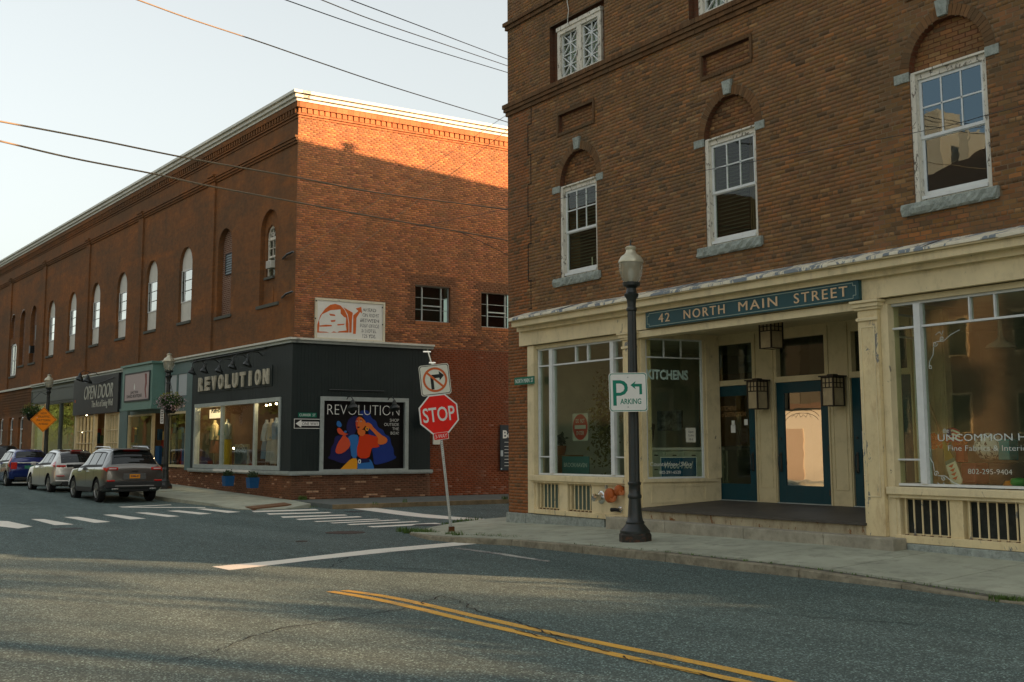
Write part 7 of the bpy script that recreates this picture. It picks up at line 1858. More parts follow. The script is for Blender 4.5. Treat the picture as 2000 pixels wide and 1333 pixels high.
wire([(585,490),(780,365),(970,238),(995,222)], 37.5, 30, .006, 'upper thin guy wire from the iron bracket across the end wall', GUY, False, 'guy wires on the end wall')
wire([(587,571),(790,412),(985,259),(998,248)], 37.5, 30, .006, 'lower thin guy wire from the iron bracket across the end wall', GUY, False, 'guy wires on the end wall')

# ------------------------------------------------------------------ planters, weeds
BLUEP = paint('blue_planter_paint', (.012, .085, .22), .5, .15, 5, bump=.1)
for k, (x0, x1, y0, y1) in enumerate(((414, 439, 932, 953), (462.5, 485, 935, 957))):
    q = on_depth((x0+x1)/2, y1-3, 38.0 if k else 39.2); bz = wall_zf(2.0+1.4*(1-k))-.07+.02; w_ = .21; h_ = .33
    a_, w0 = FL.hit((x0+x1)/2, y1-3, .75)
    pos = FL.pt(a_, 0, .42); bz = far_z(pos.x, pos.y) if k == 0 else rz(pos.x, pos.y)
    bz = w0-.0
    G = empty('planter', (pos.x, pos.y, bz), ('left', 'right')[k]+' blue square planter with low green plants against the shop base', 'planter', 'blue planters by the corner shop')
    m_ = MB(FL); P = [(a_-.14, .28), (a_+.14, .28), (a_+.14, .56), (a_-.14, .56)]
    m_.add([(u*1.0, bz, w) for u, w in P] + [(a_+(u-a_)*1.18, bz+h_, .42+(w-.42)*1.18) for u, w in P] + [(a_+(u-a_)*1.02, bz+h_, .42+(w-.42)*1.02) for u, w in P] + [(u, bz+h_-.08, w) for u, w in P], [(0,1,5,4),(1,2,6,5),(2,3,7,6),(3,0,4,7),(4,5,9,8),(5,6,10,9),(6,7,11,10),(7,4,8,11),(8,9,13,12),(9,10,14,13),(10,11,15,14),(11,8,12,15),(12,13,14,15)])
    m_.build('box', BLUEP, G)
    lc_ = leaf_cloud(420, .18, .18, .14, .035, seed=50+k, shell=.2); c_ = Vector((pos.x, pos.y, bz+h_+.06)); lc_.v = [(a+c_.x, b_+c_.y, c+c_.z) for a, b_, c in lc_.v]
    lc_.build('plants', plain('dull_green_leaf', (.05, .075, .035), .8) if k == 0 else bpy.data.materials['dull_green_leaf'], G, kind='stuff')
GRASS = paint('grass_blade', (.085, .15, .03), .7, .4, 4, bump=0)
def grass(spots, name, label, blade=.10, seed=3):
    r_ = random.Random(seed); m_ = MB()
    for (x, y, z, n, sp, hh) in spots:
        for _ in range(n):
            a = r_.uniform(0, 2*PI); rr = sp*math.sqrt(r_.random()); bx_, by_ = x+rr*math.cos(a), y+rr*math.sin(a)
            h = hh*r_.uniform(.4, 1.2); b_ = r_.uniform(0, 2*PI); w = .004+.004*r_.random(); ln = h*r_.uniform(.2, .8)
            dx, dy = math.cos(b_), math.sin(b_); px_, py_ = -dy*w, dx*w
            m_.add([(bx_-px_, by_-py_, z), (bx_+px_, by_+py_, z), (bx_+dx*ln*.4+px_*.8, by_+dy*ln*.4+py_*.8, z+h*.65), (bx_+dx*ln*.4-px_*.8, by_+dy*ln*.4-py_*.8, z+h*.65), (bx_+dx*ln, by_+dy*ln, z+h)], [(0,1,2,3),(3,2,4)])
    return m_.build(name, GRASS, None, label=label, cat='grass', kind='stuff')
sp_ = []
for (x, y, n, s_, h) in ((785,1036,70,.12,.10),(800,1039,110,.14,.12),(818,1042,130,.13,.13),(835,1043,130,.12,.14),(850,1044,90,.10,.10),(865,1047,60,.10,.08),(880,1049,130,.12,.14),(893,1052,120,.12,.16),(905,1052,60,.1,.10),(920,1052,90,.10,.10),(935,1053,130,.12,.13),(950,1055,120,.12,.12),(970,1056,110,.12,.14),(985,1058,90,.1,.12),(1000,1058,120,.14,.13),(1015,1059,100,.13,.12),(1030,1060,50,.1,.08),(1060,1062,30,.08,.05),(1100,1066,20,.08,.05),(892,1021,60,.12,.08),(905,1018,60,.15,.08),(925,1016,60,.2,.08),(870,1024,40,.1,.05)):
    q = on_z(x, y, .03); sp_.append((q.x, q.y, .0 if y > 1030 else .02, n, s_, h))
for (x, y) in ((1968,1172),(1985,1174),(1950,1171)): q = on_z(x, y, .02); sp_.append((q.x, q.y, 0, 90, .10, .07))
grass(sp_, 'grass', 'tufts of grass and weeds along the kerb round the stop sign')
sp_ = []
for px in range(1120, 1900, 22):
    q = on_z(px, 1068+ (px-1120)*.118, .08); yy = kerb_y(q.x)+KW+.03; sp_.append((q.x, yy, side_z(q.x, yy)-.012, 5, .05, .03))
grass(sp_, 'weeds', 'sparse small weeds in the joint behind the near kerb stones', seed=5)
sp_ = []
for (x, y, n) in ((590,976,60),(600,975,80),(735,986,16),(612,992,10)): q = on_z(x, y, .12); sp_.append((q.x, q.y, .12, n, .12, .09))
q = SL.pt(.35, 0, .12); sp_.append((q.x, q.y, .12, 120, .14, .13)); q = SL.pt(5.4, 0, swid(5.4)-.1); sp_.append((q.x, q.y, .12, 50, .10, .12)); q = SL.pt(1.9, 0, swid(1.9)-.1); sp_.append((q.x, q.y, .12, 30, .08, .12))
grass(sp_, 'weeds', 'weeds growing at the foot of the corner shop on the side street', seed=9)

# ------------------------------------------------------------------ things seen through the shop windows
def stick(name, mat, pts, r_, label, cat, seg=8, group=None): m_ = MB(); m_.tube(pts, r_, seg); return m_.build(name, mat, None, smooth=True, label=label, cat=cat, group=group)
def at_w(px, py, w): u, v = NEAR.hit(px, py, w); return NEAR.pt(u, v, w)
# right window
WD = plain('varnished_paddle_wood', (.30, .19, .09), .4)
p0, p1, p2, p3 = at_w(1808, 770, -.45), at_w(1843, 862, -.40), at_w(1856, 900, -.38), at_w(1872, 949, -.36)
PD = empty('paddle', tuple(p3), 'wooden canoe paddle with red arrows on its white blade leaning in the right shop window', 'paddle')
m_ = MB(); m_.tube([tuple(p0), tuple(p0.lerp(p1, .05)), tuple(p1)], [.03, .018, .018], 8); m_.build('shaft', WD, PD, smooth=True)
d_ = (p3-p1).normalized(); sd_ = d_.cross(Vector((0, 1, 0))).normalized()
def pad_poly(a, b_, wa, wb, col, name, off=0):
    A, B = p1.lerp(p3, a), p1.lerp(p3, b_); o_ = Vector((0, -.012-off, 0)); o2 = Vector((0, .006, 0))
    m_ = MB(); V = [A-sd_*wa+o_, A+sd_*wa+o_, B+sd_*wb+o_, B-sd_*wb+o_, A-sd_*wa+o2, A+sd_*wa+o2, B+sd_*wb+o2, B-sd_*wb+o2]; m_.add([tuple(q) for q in V], [(0,1,2,3),(4,7,6,5),(0,4,5,1),(1,5,6,2),(2,6,7,3),(3,7,4,0)]); m_.build(name, col, PD)
pad_poly(0, .42, .018, .075, plain('ochre_paint', (.30, .22, .04), .5), 'blade'); pad_poly(.42, .5, .075, .085, plain('sage_paint', (.16, .22, .16), .5), 'blade'); pad_poly(.5, .92, .085, .095, SIGNWHITE, 'blade'); pad_poly(.92, 1.0, .095, .06, SIGNWHITE, 'blade')
for k in range(4): pad_poly(.54+.09*k, .60+.09*k, .05, .004, SIGNORANGE, 'painted_arrow', .002)
ORF = plain('orange_petal', (.62, .16, .02), .6)
def flower(px, py, r_, label):
    c = at_w(px, py, -.6); m_ = MB()
    for k in range(9):
        a = 2*PI*k/9; m_.add([(c.x, c.y, c.z), (c.x+r_*math.cos(a-.3), c.y-.03, c.z+r_*math.sin(a-.3)), (c.x+r_*1.15*math.cos(a), c.y-.02, c.z+r_*1.15*math.sin(a)), (c.x+r_*math.cos(a+.3), c.y-.03, c.z+r_*math.sin(a+.3))], [(0,1,2,3)])
    m_.lathe([(r_*.25, .0), (r_*.2, .04), (.005, .05)], (c.x, c.y-.0, c.z), 8, axis='y'); return m_.build('artificial_flower', ORF, None, label=label, cat='flower', group='orange cloth flowers in the right shop window')
for k, (px, py, r_) in enumerate(((1826, 857, .075), (1826, 868, .07), (1844, 863, .10), (1868, 858, .08), (1882, 865, .075), (1872, 872, .08))): flower(px, py, r_, 'orange cloth flower '+('at the upper left of the bunch', 'at the lower left of the bunch', 'largest, just left of the paddle', 'above the red stand', 'rightmost of the bunch', 'low in the middle of the bunch')[k]+' in the right shop window')
def winbox(name, mat, px0, px1, py0, py1, w, dep, label, cat, bevel=.01):
    a, b_ = NEAR.hit(px0, py1, w), NEAR.hit(px1, py0, w); m_ = MB(NEAR); m_.box(a[0], b_[0], a[1], b_[1], w-dep, w); return m_.build(name, mat, None, label=label, cat=cat, bevel=bevel)
winbox('display_stand', plain('rust_red', (.35, .05, .02), .6), 1867, 1881, 870, 903, -.5, .1, 'red upright stand under the orange cloth flowers', 'stand')
winbox('gift_box', plain('turquoise', (.02, .22, .26), .5), 1950, 1970, 858, 899, -.5, .2, 'turquoise box beside the white globe in the right shop window', 'box')
c = at_w(1932, 873, -.55); m_ = MB(); m_.lathe([(.02, -.19), (.12, -.16), (.19, -.06), (.20, 0), (.19, .06), (.12, .16), (.02, .19)], tuple(c), 24); m_.build('decorated_globe', paint('black_white_globe', (.6, .6, .58), .4, .1, 2, peel=(.04, .04, .04), peel_amt=.53, peel_scale=14, bump=0), None, smooth=True, label='white globe with dark branching marks in the right shop window', cat='globe')
for k, (px, py, cc, nm) in enumerate(((1978, 949, (.55, .18, .01), 'orange'), (1990, 944, (.03, .25, .05), 'green'))):
    c = at_w(px, py, -.35); m_ = MB(); m_.lathe([(.02, -.07), (.09, -.05), (.12, 0), (.09, .06), (.02, .07)], tuple(c), 14, flute=.05); m_.build('gourd', plain(nm+'_gourd', cc, .4), None, smooth=True, label=nm+' gourd at the bottom right of the right shop window', cat='gourd')
FG = empty('small_flag', tuple(at_w(1860, 850, -.4)), 'small red and white striped flag with a blue corner in the right shop window', 'flag')
a = NEAR.hit(1852, 864, -.4); b_ = NEAR.hit(1874, 838, -.4)
for k in range(7):
    m_ = MB(NEAR); y0 = a[1]+(b_[1]-a[1])*k/7; y1 = a[1]+(b_[1]-a[1])*(k+1)/7; m_.add([(a[0], y0, -.4), ((a[0]+b_[0])/2, y0+.02, -.38), (b_[0], y0-.02, -.4), (b_[0], y1-.02, -.4), ((a[0]+b_[0])/2, y1+.02, -.38), (a[0], y1, -.4)], [(0,1,4,5),(1,2,3,4)]); m_.build('stripe', plain('flag_red', (.35, .04, .04), .7) if k % 2 == 0 and 'flag_red' not in bpy.data.materials else bpy.data.materials['flag_red'] if k % 2 == 0 else SIGNWHITE, FG)
m_ = MB(NEAR); m_.quad((a[0], (a[1]+b_[1])/2, -.378), ((a[0]+b_[0])/2-.02, (a[1]+b_[1])/2, -.375), ((a[0]+b_[0])/2-.02, b_[1], -.375), (a[0], b_[1], -.378)); m_.build('canton', plain('flag_blue', (.03, .04, .12), .7), FG)
winbox('quilt_stack', plain('muted_red_cloth', (.30, .07, .06), .9), 1877, 1905, 905, 945, -.7, .3, 'folded red and blue quilts behind the painted paddle', 'quilts', .03)
winbox('display_counter', plain('dark_counter', (.05, .055, .05), .5), 1905, 2040, 905, 955, -1.2, .5, 'dark display counter inside the right shop window', 'counter')
c = at_w(1955, 672, -1.6); m_ = MB(); m_.lathe([(.22, -.06), (.20, -.02), (.08, .05), (.04, .10), (.03, .35)], tuple(c), 18); m_.build('pendant_lamp', ALU, None, smooth=40, label='grey metal pendant lamp hanging inside the right shop', cat='lamp')
# left window
def round_sign():
    c = NEAR.hit(1133, 834.5, -.55); s_ = .27; G = empty('do_not_enter_sign', tuple(NEAR.pt(c[0], c[1]-s_, -.55)), 'square sign with a red disc DO NOT ENTER inside the left shop window', 'road sign')
    m_ = MB(NEAR); m_.prism(rrect(c[0], c[1], s_*2.05, s_*2.05, .03), -.56, -.555); m_.build('plate', plain('grey_white_plate', (.40, .42, .38), .5), G)
    m_ = MB(NEAR); m_.prism([(c[0]+s_*.97*math.cos(2*PI*k/36), c[1]+s_*.97*math.sin(2*PI*k/36)) for k in range(36)], -.555, -.553); m_.build('red_disc', plain('dull_red_disc', (.33, .035, .02), .5), G)
    m_ = MB(NEAR); m_.box(c[0]-s_*.72, c[0]+s_*.72, c[1]-s_*.14, c[1]+s_*.14, -.553, -.551); m_.build('white_bar', bpy.data.materials['grey_white_plate'], G)
    text_mb('DO  NOT', NEAR, c[0], c[1]+s_*.32, -.553, s_*.30, width=s_*1.15, thick=.001, bold=.01).build('lettering', bpy.data.materials['grey_white_plate'], G); text_mb('ENTER', NEAR, c[0], c[1]-s_*.60, -.553, s_*.30, width=s_*.98, thick=.001, bold=.01).build('lettering', bpy.data.materials['grey_white_plate'], G)
round_sign()
PC_ = empty('shop_placard', tuple(at_w(1125, 925, -.4)), 'blue green placard BROOKHAVEN low in the left shop window', 'placard')
a, b_ = NEAR.hit(1098, 927, -.4), NEAR.hit(1150, 892, -.4); m_ = MB(NEAR); m_.box(a[0], b_[0], a[1], b_[1], -.42, -.40); m_.build('card', plain('blue_green_card', (.03, .12, .13), .5), PC_); text_mb('BROOKHAVEN', NEAR, (a[0]+b_[0])/2, (a[1]+b_[1])/2-.03, -.40, .085, width=(b_[0]-a[0])*.85, thick=.001).build('lettering', PALEPANEL, PC_)
winbox('side_table', plain('honey_wood', (.30, .14, .04), .5), 1080, 1110, 889, 926, -.9, .4, 'small honey coloured table inside the left shop window', 'table')
c = at_w(1093, 880, -1.0); m_ = MB(); m_.lathe([(.10, -.12), (.14, .0), (.15, .10)], tuple(c), 14); PT = m_.build('flower_pot', plain('terracotta', (.35, .12, .03), .6), None, smooth=40, label='terracotta pot with a leafy plant on the honey coloured table', cat='flower pot')
lc_ = leaf_cloud(160, .16, .16, .16, .05, seed=77, shell=.1); c2 = Vector((c.x, c.y, c.z+.22)); lc_.v = [(a_+c2.x, b_+c2.y, q+c2.z) for a_, b_, q in lc_.v]; lc_.build('leaves', bpy.data.materials['dull_green_leaf'], PT, kind='stuff')
YG = plain('yellow_green_leaves', (.16, .15, .03), .8)
c3 = at_w(1180, 830, -1.3); FP = empty('potted_fern', (c3.x, c3.y, .5), 'tall feathery yellow green plant inside the left shop window', 'plant'); lc_ = leaf_cloud(900, .38, .35, 1.15, .045, seed=78, shell=.1); lc_.v = [(a_+c3.x, b_+c3.y, q+c3.z+.05) for a_, b_, q in lc_.v]; lc_.build('foliage', YG, FP, kind='stuff')
m_ = MB(); m_.lathe([(.14, .5), (.18, .8)], (c3.x, c3.y, 0), 12); m_.build('pot', POT, FP)
# kitchen display beside the entry
CAB = paint('sage_cabinet', (.50, .54, .44), .5, .05, 1, bump=0)
KC = empty('kitchen_cabinet', (-19.3, 16.6, .5), 'pale sage kitchen cabinets with a light worktop inside the shop left of the doors', 'cabinet')
m_ = MB(); m_.box(-20.4, -18.0, 16.3, 16.9, .5, 1.62); m_.build('carcass', CAB, KC)
m_ = MB(); m_.box(-20.45, -17.95, 16.25, 16.95, 1.62, 1.67); m_.build('worktop', SIGNWHITE2, KC)
for k in range(4):
    for z0, z1 in ((.56, 1.28), (1.32, 1.58)): m_ = MB(); m_.box(-20.36+.6*k, -19.82+.6*k, 16.27, 16.30, z0, z1); m_.build('cabinet_door', CAB, KC, bevel=.006); m_ = MB(); m_.box(-20.14+.6*k, -20.04+.6*k, 16.25, 16.27, z1-.08, z1-.06); m_.build('handle', IRON, KC)
m_ = MB(); m_.box(-17.97, -17.93, 16.3, 16.9, .5, 1.6); m_.build('end_panel', CAB, KC)
q = on_y(1264, 800, 16.5); m_ = MB(); m_.lathe([(.08, 0), (.13, .2), (.16, .42), (.16, .50), (.12, .53)], (q.x, 16.5, 1.67), 18); m_.build('vase', plain('dark_green_glaze', (.012, .025, .02), .15), None, smooth=50, label='tall dark green vase on the worktop seen through the entry side window', cat='vase')
q0 = on_y(1284, 842, 17.0); q1 = on_y(1330, 802, 17.0); m_ = MB(); m_.box(q0.x, q1.x, 17.0, 17.05, q0.z, q1.z); m_.build('wall_picture', paint('grey_photo_print', (.22, .23, .22), .5, .8, 7, bump=0, dirt=(.02,.02,.02), dirt_amt=.9), None, label='grey photograph collage standing on the worktop', cat='picture')
m_ = MB(); m_.box(-20.0, -18.0, 17.4, 17.5, 1.7, 3.2); m_.build('kitchen_backboard', plain('honey_brown_board', (.22, .11, .035), .6), None, label='honey brown wooden backboard behind the worktop', cat='board')
# the corner shop's clothes on stands
def garment(u, v, w, hgt, wid, top, skirt, label, sk_h=.55):
    G = empty('mannequin', tuple(FL.pt(u, 1.05, w)), label, 'mannequin', 'clothed mannequins in the corner shop window')
    def ring(rx, ry, z, n=16): return [(u+rx*math.cos(2*PI*k/n), z, w+ry*math.sin(2*PI*k/n)) for k in range(n+1)]
    def lo(prof, mat, nm):
        m_ = MB(FL); R_ = [ring(a, b_, z) for a, b_, z in prof]
        for a, b_ in zip(R_[:-1], R_[1:]): m_.strip(a, b_)
        m_.build(nm, mat, G, smooth=60)
    z = v
    lo([(.05, .05, z+.13), (.06, .06, z+.04), (.12, .08, z), (wid*.95, .11, z-.05), (wid*1.08, .13, z-.15), (wid*.85, .13, z-.35), (wid*.88, .14, z-.58)], top, 'top')
    lo([(wid*.70, .12, z-.56), (wid*.85, .16, z-.75), (wid*.95, .18, z-.56-sk_h)], skirt, 'skirt')
    for sx in (-1, 1): m_ = MB(FL); m_.tube([(u+sx*wid*.9, z-.06, w), (u+sx*wid*1.25, z-.30, w+.03), (u+sx*wid*1.15, z-.55, w+.08)], [.06, .055, .045], 8); m_.build('sleeve', top, G, smooth=True)
    m_ = MB(FL); m_.tube([(u, 1.0, w), (u, z-.5, w)], .02, 6); m_.build('stand', CHROME, G)
cm = lambda n, c: bpy.data.materials.get(n) or plain(n, c, .85)
for (px, py, wd, top, sk, lab, skh) in ((445, 826, .21, ('patterned_knit', (.34, .38, .33)), ('mustard_cloth', (.46, .33, .03)), 'mannequin in a pale patterned knit and a mustard yellow skirt', .95), (420, 828, .21, ('cream_blouse', (.42, .36, .20)), ('dark_orange_print', (.12, .04, .02)), 'mannequin in a cream blouse and dark skirt, left in the shop window', .5), (403, 838, .19, ('peach_blouse', (.38, .25, .16)), ('striped_print', (.20, .18, .14)), 'mannequin in a peach top at the left end of the shop window', .5),
        (531, 826, .22, ('beige_coat', (.40, .36, .28)), ('grey_dress', (.30, .30, .27)), 'mannequin in a beige coat, third from the right', .7), (540, 824, .23, ('denim_shirt', (.18, .25, .33)), ('stone_skirt', (.33, .32, .28)), 'mannequin in a denim shirt and stone coloured skirt, rightmost', .8), (521, 828, .19, ('white_blue_shirt', (.40, .44, .46)), ('blue_skirt', (.14, .2, .26)), 'mannequin in a pale blue shirt, left of the beige coat', .6)):
    u, v = FL.hit(px, py, -.55); garment(u, v, -.55, 0, wd, cm(*top), cm(*sk), lab, skh)
u, v = FL.hit(432, 851, -.35); m_ = MB(FL); m_.tube([(u, v+.2, -.4), (u, v, -.4)], [.14, .17], 10); m_.build('handbag', plain('green_bag', (.01, .16, .08), .6), None, label='green bag hanging among the clothes in the shop window', cat='bag')
AB = empty('chalkboard_sign', tuple(FL.pt(-4.2, 1.0, -.4)), 'chalkboard with white curved drawing and REVOLUTION standing in the shop window', 'sign')
a, b_ = FL.hit(457, 912, -.4), FL.hit(485, 868, -.4)
m_ = MB(FL); m_.box(a[0], b_[0], 1.05, b_[1], -.45, -.40); m_.build('frame', paint('worn_frame_wood', (.22, .20, .12), .7, .2, 3), AB); m_ = MB(FL); m_.box(a[0]+.09, b_[0]-.09, 1.15, b_[1]-.1, -.40, -.395); m_.build('slate', plain('slate_green', (.05, .075, .07), .7), AB)
um = (a[0]+b_[0])/2; text_mb('REVOLUTION', FL, um, b_[1]-.28, -.395, .13, width=(b_[0]-a[0])*.75, thick=.002).build('lettering', PALEPANEL, AB)
m_ = MB(FL)
for rr in (.38, .28, .18): m_.tube([(um+rr*math.cos(t), 1.45+rr*math.sin(t), -.392) for t in np.linspace(.2, PI-.2, 12)], .006, 4)
m_.build('chalk_arcs', PALEPANEL, AB)
OS = empty('hanging_shop_card', tuple(FL.pt(*FL.hit(425, 808, -.3), -.3)), 'lit white and black shop card hanging at the top left of the shop window', 'sign')
a, b_ = FL.hit(409, 818, -.3), FL.hit(434, 799, -.3); m_ = MB(FL); m_.box(a[0], b_[0], a[1], b_[1], -.32, -.30); m_.build('card', plain('lit_card', (.8, .7, .5), .5, emit=(1, .75, .45), es=.5), OS); text_mb('Revo', FL, (a[0]+b_[0])/2, a[1]+.20, -.30, .17, width=.75*(b_[0]-a[0]), thick=.002, shear=.2, bold=.04).build('lettering', BLACK, OS)
BULB = plain('lit_spot_bulb', (1, .9, .7), .5, emit=(1.0, .80, .50), es=14)
for k, (px, py) in enumerate(((519, 792), (526, 791), (538, 789), (546, 792), (455, 876), (158, 845), (168, 812))):
    u, v = FL.hit(px, py, -.9); m_ = MB(FL); m_.box(u-.03, u+.03, v-.03, v+.03, -.96, -.9); m_.build('spot_light', BULB, None, bevel=.02, label=('first', 'second', 'third', 'fourth')[k]+' from the left of the lit bulbs at top right of the clothes window' if k < 4 else ('small lit bulb low beside the mustard skirt', 'small lit bulb inside the black fronted shop', 'small lit bulb high inside the grey fronted shop')[k-4], cat='light bulb')
def shoplight(u, v, w, e, r_=.15):
    l = bpy.data.lights.new('shop_bulb_light', 'POINT'); l.energy = e; l.color = (1, .72, .42); l.shadow_soft_size = .03; o = bpy.data.objects.new('shop_bulb_light', l); COL.objects.link(o); o.location = FL.pt(u, v, w)
shoplight(-1.8, 3.2, -.6, 14); shoplight(-7.0, 3.1, -.5, 34); shoplight(-20.5, 3.1, -1.8, 22); shoplight(-29, 3.3, -1.8, 22); shoplight(-12.5, 3.1, -1.8, 14)

# ------------------------------------------------------------------ across the street, behind the camera: seen in the glass
SIDING = None
def siding_mat():
    m, nt, b, _ = new_mat('brown_clapboard'); t = NT(nt); p = t.pos(); s = t.n('ShaderNodeSeparateXYZ'); t.l(p, s.inputs[0])
    f = t.math('FRACT', t.math('MULTIPLY', s.outputs[2], 7.5)); c = t.mix(t.ramp(f, [(0, .0), (.12, 1)]), (.07, .055, .03), (.26, .205, .12))
    t.l(c, b.inputs['Base Color']); b.inputs['Roughness'].default_value = .8; return m
SIDING = siding_mat()
OB = empty('clapboard_building', (-27, -16, 0), 'brown clapboard house across the street, seen only in window reflections', 'building')
m_ = MB(); m_.box(-36, -17, -22, -12.5, 0, 11.5); m_.build('wall', SIDING, OB)
m_ = MB(); m_.add([(-36.6,-22.6,11.5),(-16.4,-22.6,11.5),(-16.4,-11.9,11.5),(-36.6,-11.9,11.5),(-31.5,-17.2,15.0),(-21.5,-17.2,15.0)], [(0,1,5,4),(1,2,5),(2,3,4,5),(3,0,4),(3,2,1,0)]); m_.build('roof', plain('brown_roof', (.07, .05, .035), .9), OB)
for x in (-34, -31, -28, -25, -22, -19):
    for z in (2.2, 5.2, 8.2):
        m_ = MB(); m_.box(x-.5, x+.5, -12.5, -12.44, z, z+1.6); f_ = m_.build('window', CREAM_DIM, OB); m_ = MB(); m_.box(x-.42, x+.42, -12.44, -12.42, z+.08, z+1.52); m_.build('pane', plain('dull_pane', (.10, .12, .08), .2) if 'dull_pane' not in bpy.data.materials else bpy.data.materials['dull_pane'], f_)
m_ = MB(); m_.box(-50, -38, -20, -12.8, 0, 3.6); m_.build('garage', plain('cream_render', (.48, .47, .38), .8), None, label='low cream rendered garage across the street, seen only as a reflection in the doors', cat='garage')
m_ = MB(); m_.box(-34.6, -33.7, -17, -15.5, 11, 16.4); m_.build('chimney', plain('cream_chimney', (.6, .5, .36), .8), OB); m_ = MB(); m_.box(-32.8, -32.3, -17, -15.5, 11, 15.2); m_.build('chimney', plain('cream_chimney', (.6, .5, .36), .8), OB)
m_ = MB(); m_.box(-100, -50.5, -26, -13.2, 0, 16); m_.box(-50.4, -37, -26, -20.2, 0, 13); m_.build('brick_block', plain('plain_brick_far', (.06, .06, .045), .9), None, label='brick block far across the street, outside the frame', cat='building')

m_ = MB(); m_.box(25, 45, 10, 24, 0, 27); m_.build('added_sun_blocker', plain('sun_blocker_brick', (.16, .08, .05), .9), None, label='tall plain brick block added out of view to keep sun off the house', cat='building')  # unseen block added to keep the sun off the clapboard house
GR = bpy.data.objects['garage']
for x0, x1, z0, z1 in ((-49.4, -47.2, 0, 2.4), (-41.2, -40.2, 1.2, 2.3), (-45.6, -43.0, 0, 2.6)):
    m_ = MB(); m_.box(x0, x1, -12.8, -12.74, z0, z1); m_.build('garage_door' if z0 == 0 else 'window', plain('tan_door', (.36, .30, .22), .8) if 'tan_door' not in bpy.data.materials else bpy.data.materials['tan_door'], GR)
m_ = MB(); m_.box(-50.2, -37.8, -20.2, -12.6, 3.6, 3.85); m_.build('eaves', plain('brown_eaves', (.10, .07, .045), .8), GR)
# trees beyond the gap on the right that let the low sun through in patches, one added to shade the house, and street trees across the road
BARK = plain('bark', (.06, .045, .03), .9); TLEAF = plain('tree_leaf', (.05, .085, .02), .7)
def make_tree(loc, h, r_, n, seed, label, size=.16, cat='tree'):
    T = empty('tree', loc, label, cat, 'trees round the junction outside the frame'); x, y, z = loc; rr = np.random.default_rng(seed)
    m_ = MB(); m_.tube([(x, y, z), (x+.1, y, z+h*.3), (x, y+.1, z+h*.6), (x+.05, y, z+h*.85)], [.24, .18, .12, .04], 9)
    cents = []
    for k in range(14):
        a = rr.uniform(0, 2*PI); q = (x+r_*.62*math.cos(a)*rr.uniform(.4, 1), y+r_*.62*math.sin(a)*rr.uniform(.4, 1), z+h*rr.uniform(.45, .95)); cents.append(q)
        m_.tube([(x, y, z+h*.35), ((x+q[0])/2, (y+q[1])/2, z+h*.5), q], [.09, .05, .02], 6)
    m_.build('trunk', BARK, T, smooth=True)
    allm = MB()
    for k, q in enumerate(cents):
        c_ = leaf_cloud(n//14, r_*.42, r_*.42, r_*.34, size, seed=seed*31+k, shell=.2); b0_ = len(allm.v); allm.v += [(a+q[0], b_+q[1], c+q[2]) for a, b_, c in c_.v]; allm.f += [tuple(i+b0_ for i in f) for f in c_.f]
    allm.uv = [(0, 0)]*len(allm.v); allm.col = [(1, 1, 1)]*len(allm.v); allm.mi = [0]*len(allm.f)
    allm.build('crown', TLEAF, T, kind='stuff'); return T
s2 = Vector((SUN_DIR2[0], SUN_DIR2[1], 0)).normalized()
TREES = []
for k, (sx, off, h, r_, n) in enumerate(SHADE):
    # sx = distance toward the sun from the middle of the patch, off = sideways
    base = Vector((-13, 3.0, 0)) + s2*sx + Vector((-s2.y, s2.x, 0))*off
    TREES.append(make_tree((base.x, base.y, 0), h, r_, n, 100+k, 'leafy tree number-less' if False else ('leafy tree beyond the right edge, '+('nearest', 'second', 'third', 'fourth', 'tallest, added to shade the clapboard house', 'lowest', 'tallest and densest', 'shrubby by the wall end', 'shrubby by the pavement', 'smallest shrubby')[k]), size=.2))
for k, (x, y, h) in enumerate(((-112, -12, 9), (-124, -14, 11), (-137, -12, 10), (-150, -15, 12))): make_tree((x, y, ground_z(x)), h, 5.5, 2200, 300+k, 'street tree far up the road, '+('first', 'second', 'third', 'fourth')[k]+' in the mirrored row', size=.45)
hl = MB(); n = 40; hx = np.linspace(-420, -90, n)
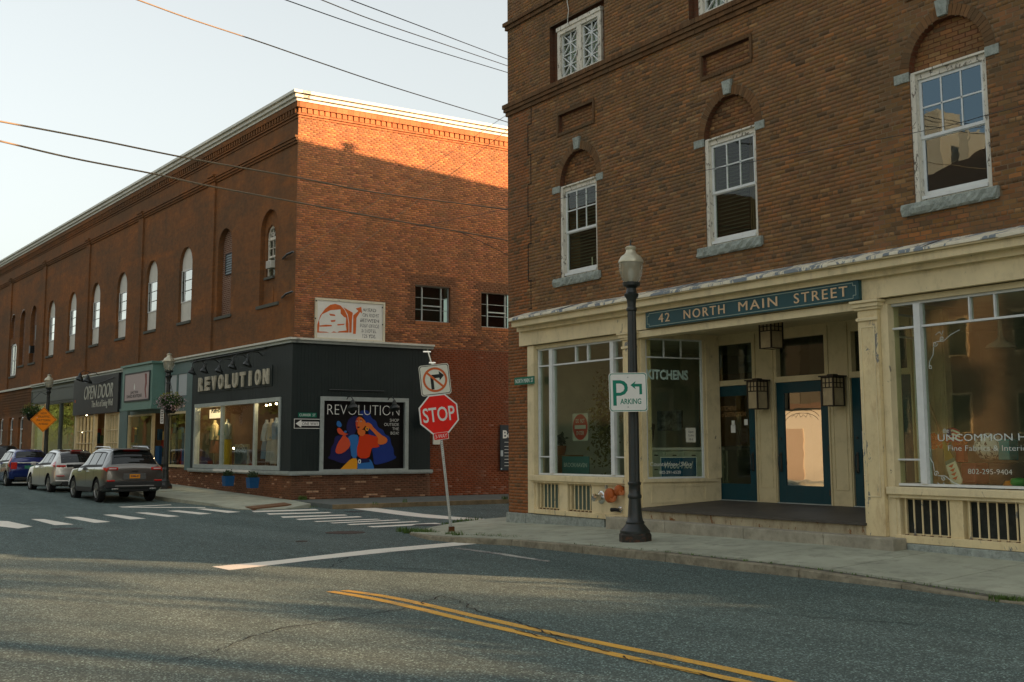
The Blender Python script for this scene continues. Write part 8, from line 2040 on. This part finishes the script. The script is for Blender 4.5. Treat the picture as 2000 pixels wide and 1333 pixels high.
hl.strip([(x, -45, -1) for x in hx], [(x, -85+6*math.sin(x*.05), 17+5*math.sin(x*.031)+2*math.sin(x*.13)) for x in hx]); hl.build('hills', plain('wooded_hill', (.03, .045, .016), .95), kind='structure')
for k, (x, y, h) in enumerate(((-70, -11, 10), (-84, -11, 11), (-58, -22, 12))): make_tree((x, y, 0), h, 3.4, 2600, 200+k, 'street tree across the road, '+('nearest', 'second', 'third')[k]+' of those seen in the shop glass', size=.3)
HG = empty('shade_hedge', (10, 19, 0), 'added leafy hedge beyond the right edge, its top shaped to shade the road', 'hedge')  # added out of view, its height shaped to keep sun off the road
_n2 = Vector((-s2.y, s2.x, 0)); rr = random.Random(4); m_ = MB(); allm = MB()
for k in range(26):
    off = -9 + k*.62; b_ = Vector((-13, 3, 0)) + s2*(28+rr.uniform(-.5, .5)) + _n2*off; hh = 5.65+.35*math.sin(k*.9)+rr.uniform(-.25, .3)
    m_.lathe([(.75, 0), (.95, hh*.5), (.85, hh-.7), (.3, hh-.35)], tuple(b_), 9)
    c_ = leaf_cloud(420, .95, .95, .75, .13, seed=900+k, shell=.4); b0_ = len(allm.v); allm.v += [(a+b_.x, q+b_.y, c+hh-.45) for a, q, c in c_.v]; allm.f += [tuple(i+b0_ for i in f) for f in c_.f]
m_.build('hedge_body', TLEAF, HG)
allm.uv = [(0, 0)]*len(allm.v); allm.col = [(1, 1, 1)]*len(allm.v); allm.mi = [0]*len(allm.f); allm.build('foliage', TLEAF, HG, kind='stuff')
# weed growing on the near building's roof edge (it throws the small leafy shadow on the end wall)
wq = Vector((XL_+.15, 24.75, top_z(24.75)+.02)); RW = empty('roof_weed', tuple(wq), 'small weed growing on the side parapet of the near building', 'plant')
lc_ = leaf_cloud(60, .30, .42, .24, .09, seed=5, shell=.1); lc_.v = [(a+wq.x, b_+wq.y, c+wq.z+.16) for a, b_, c in lc_.v]; lc_.build('leaves', TLEAF, RW, kind='stuff')
m_ = MB(); m_.tube([(wq.x, wq.y, wq.z-.1), (wq.x, wq.y+.05, wq.z+.3)], .015, 5); m_.build('stem', BARK, RW)
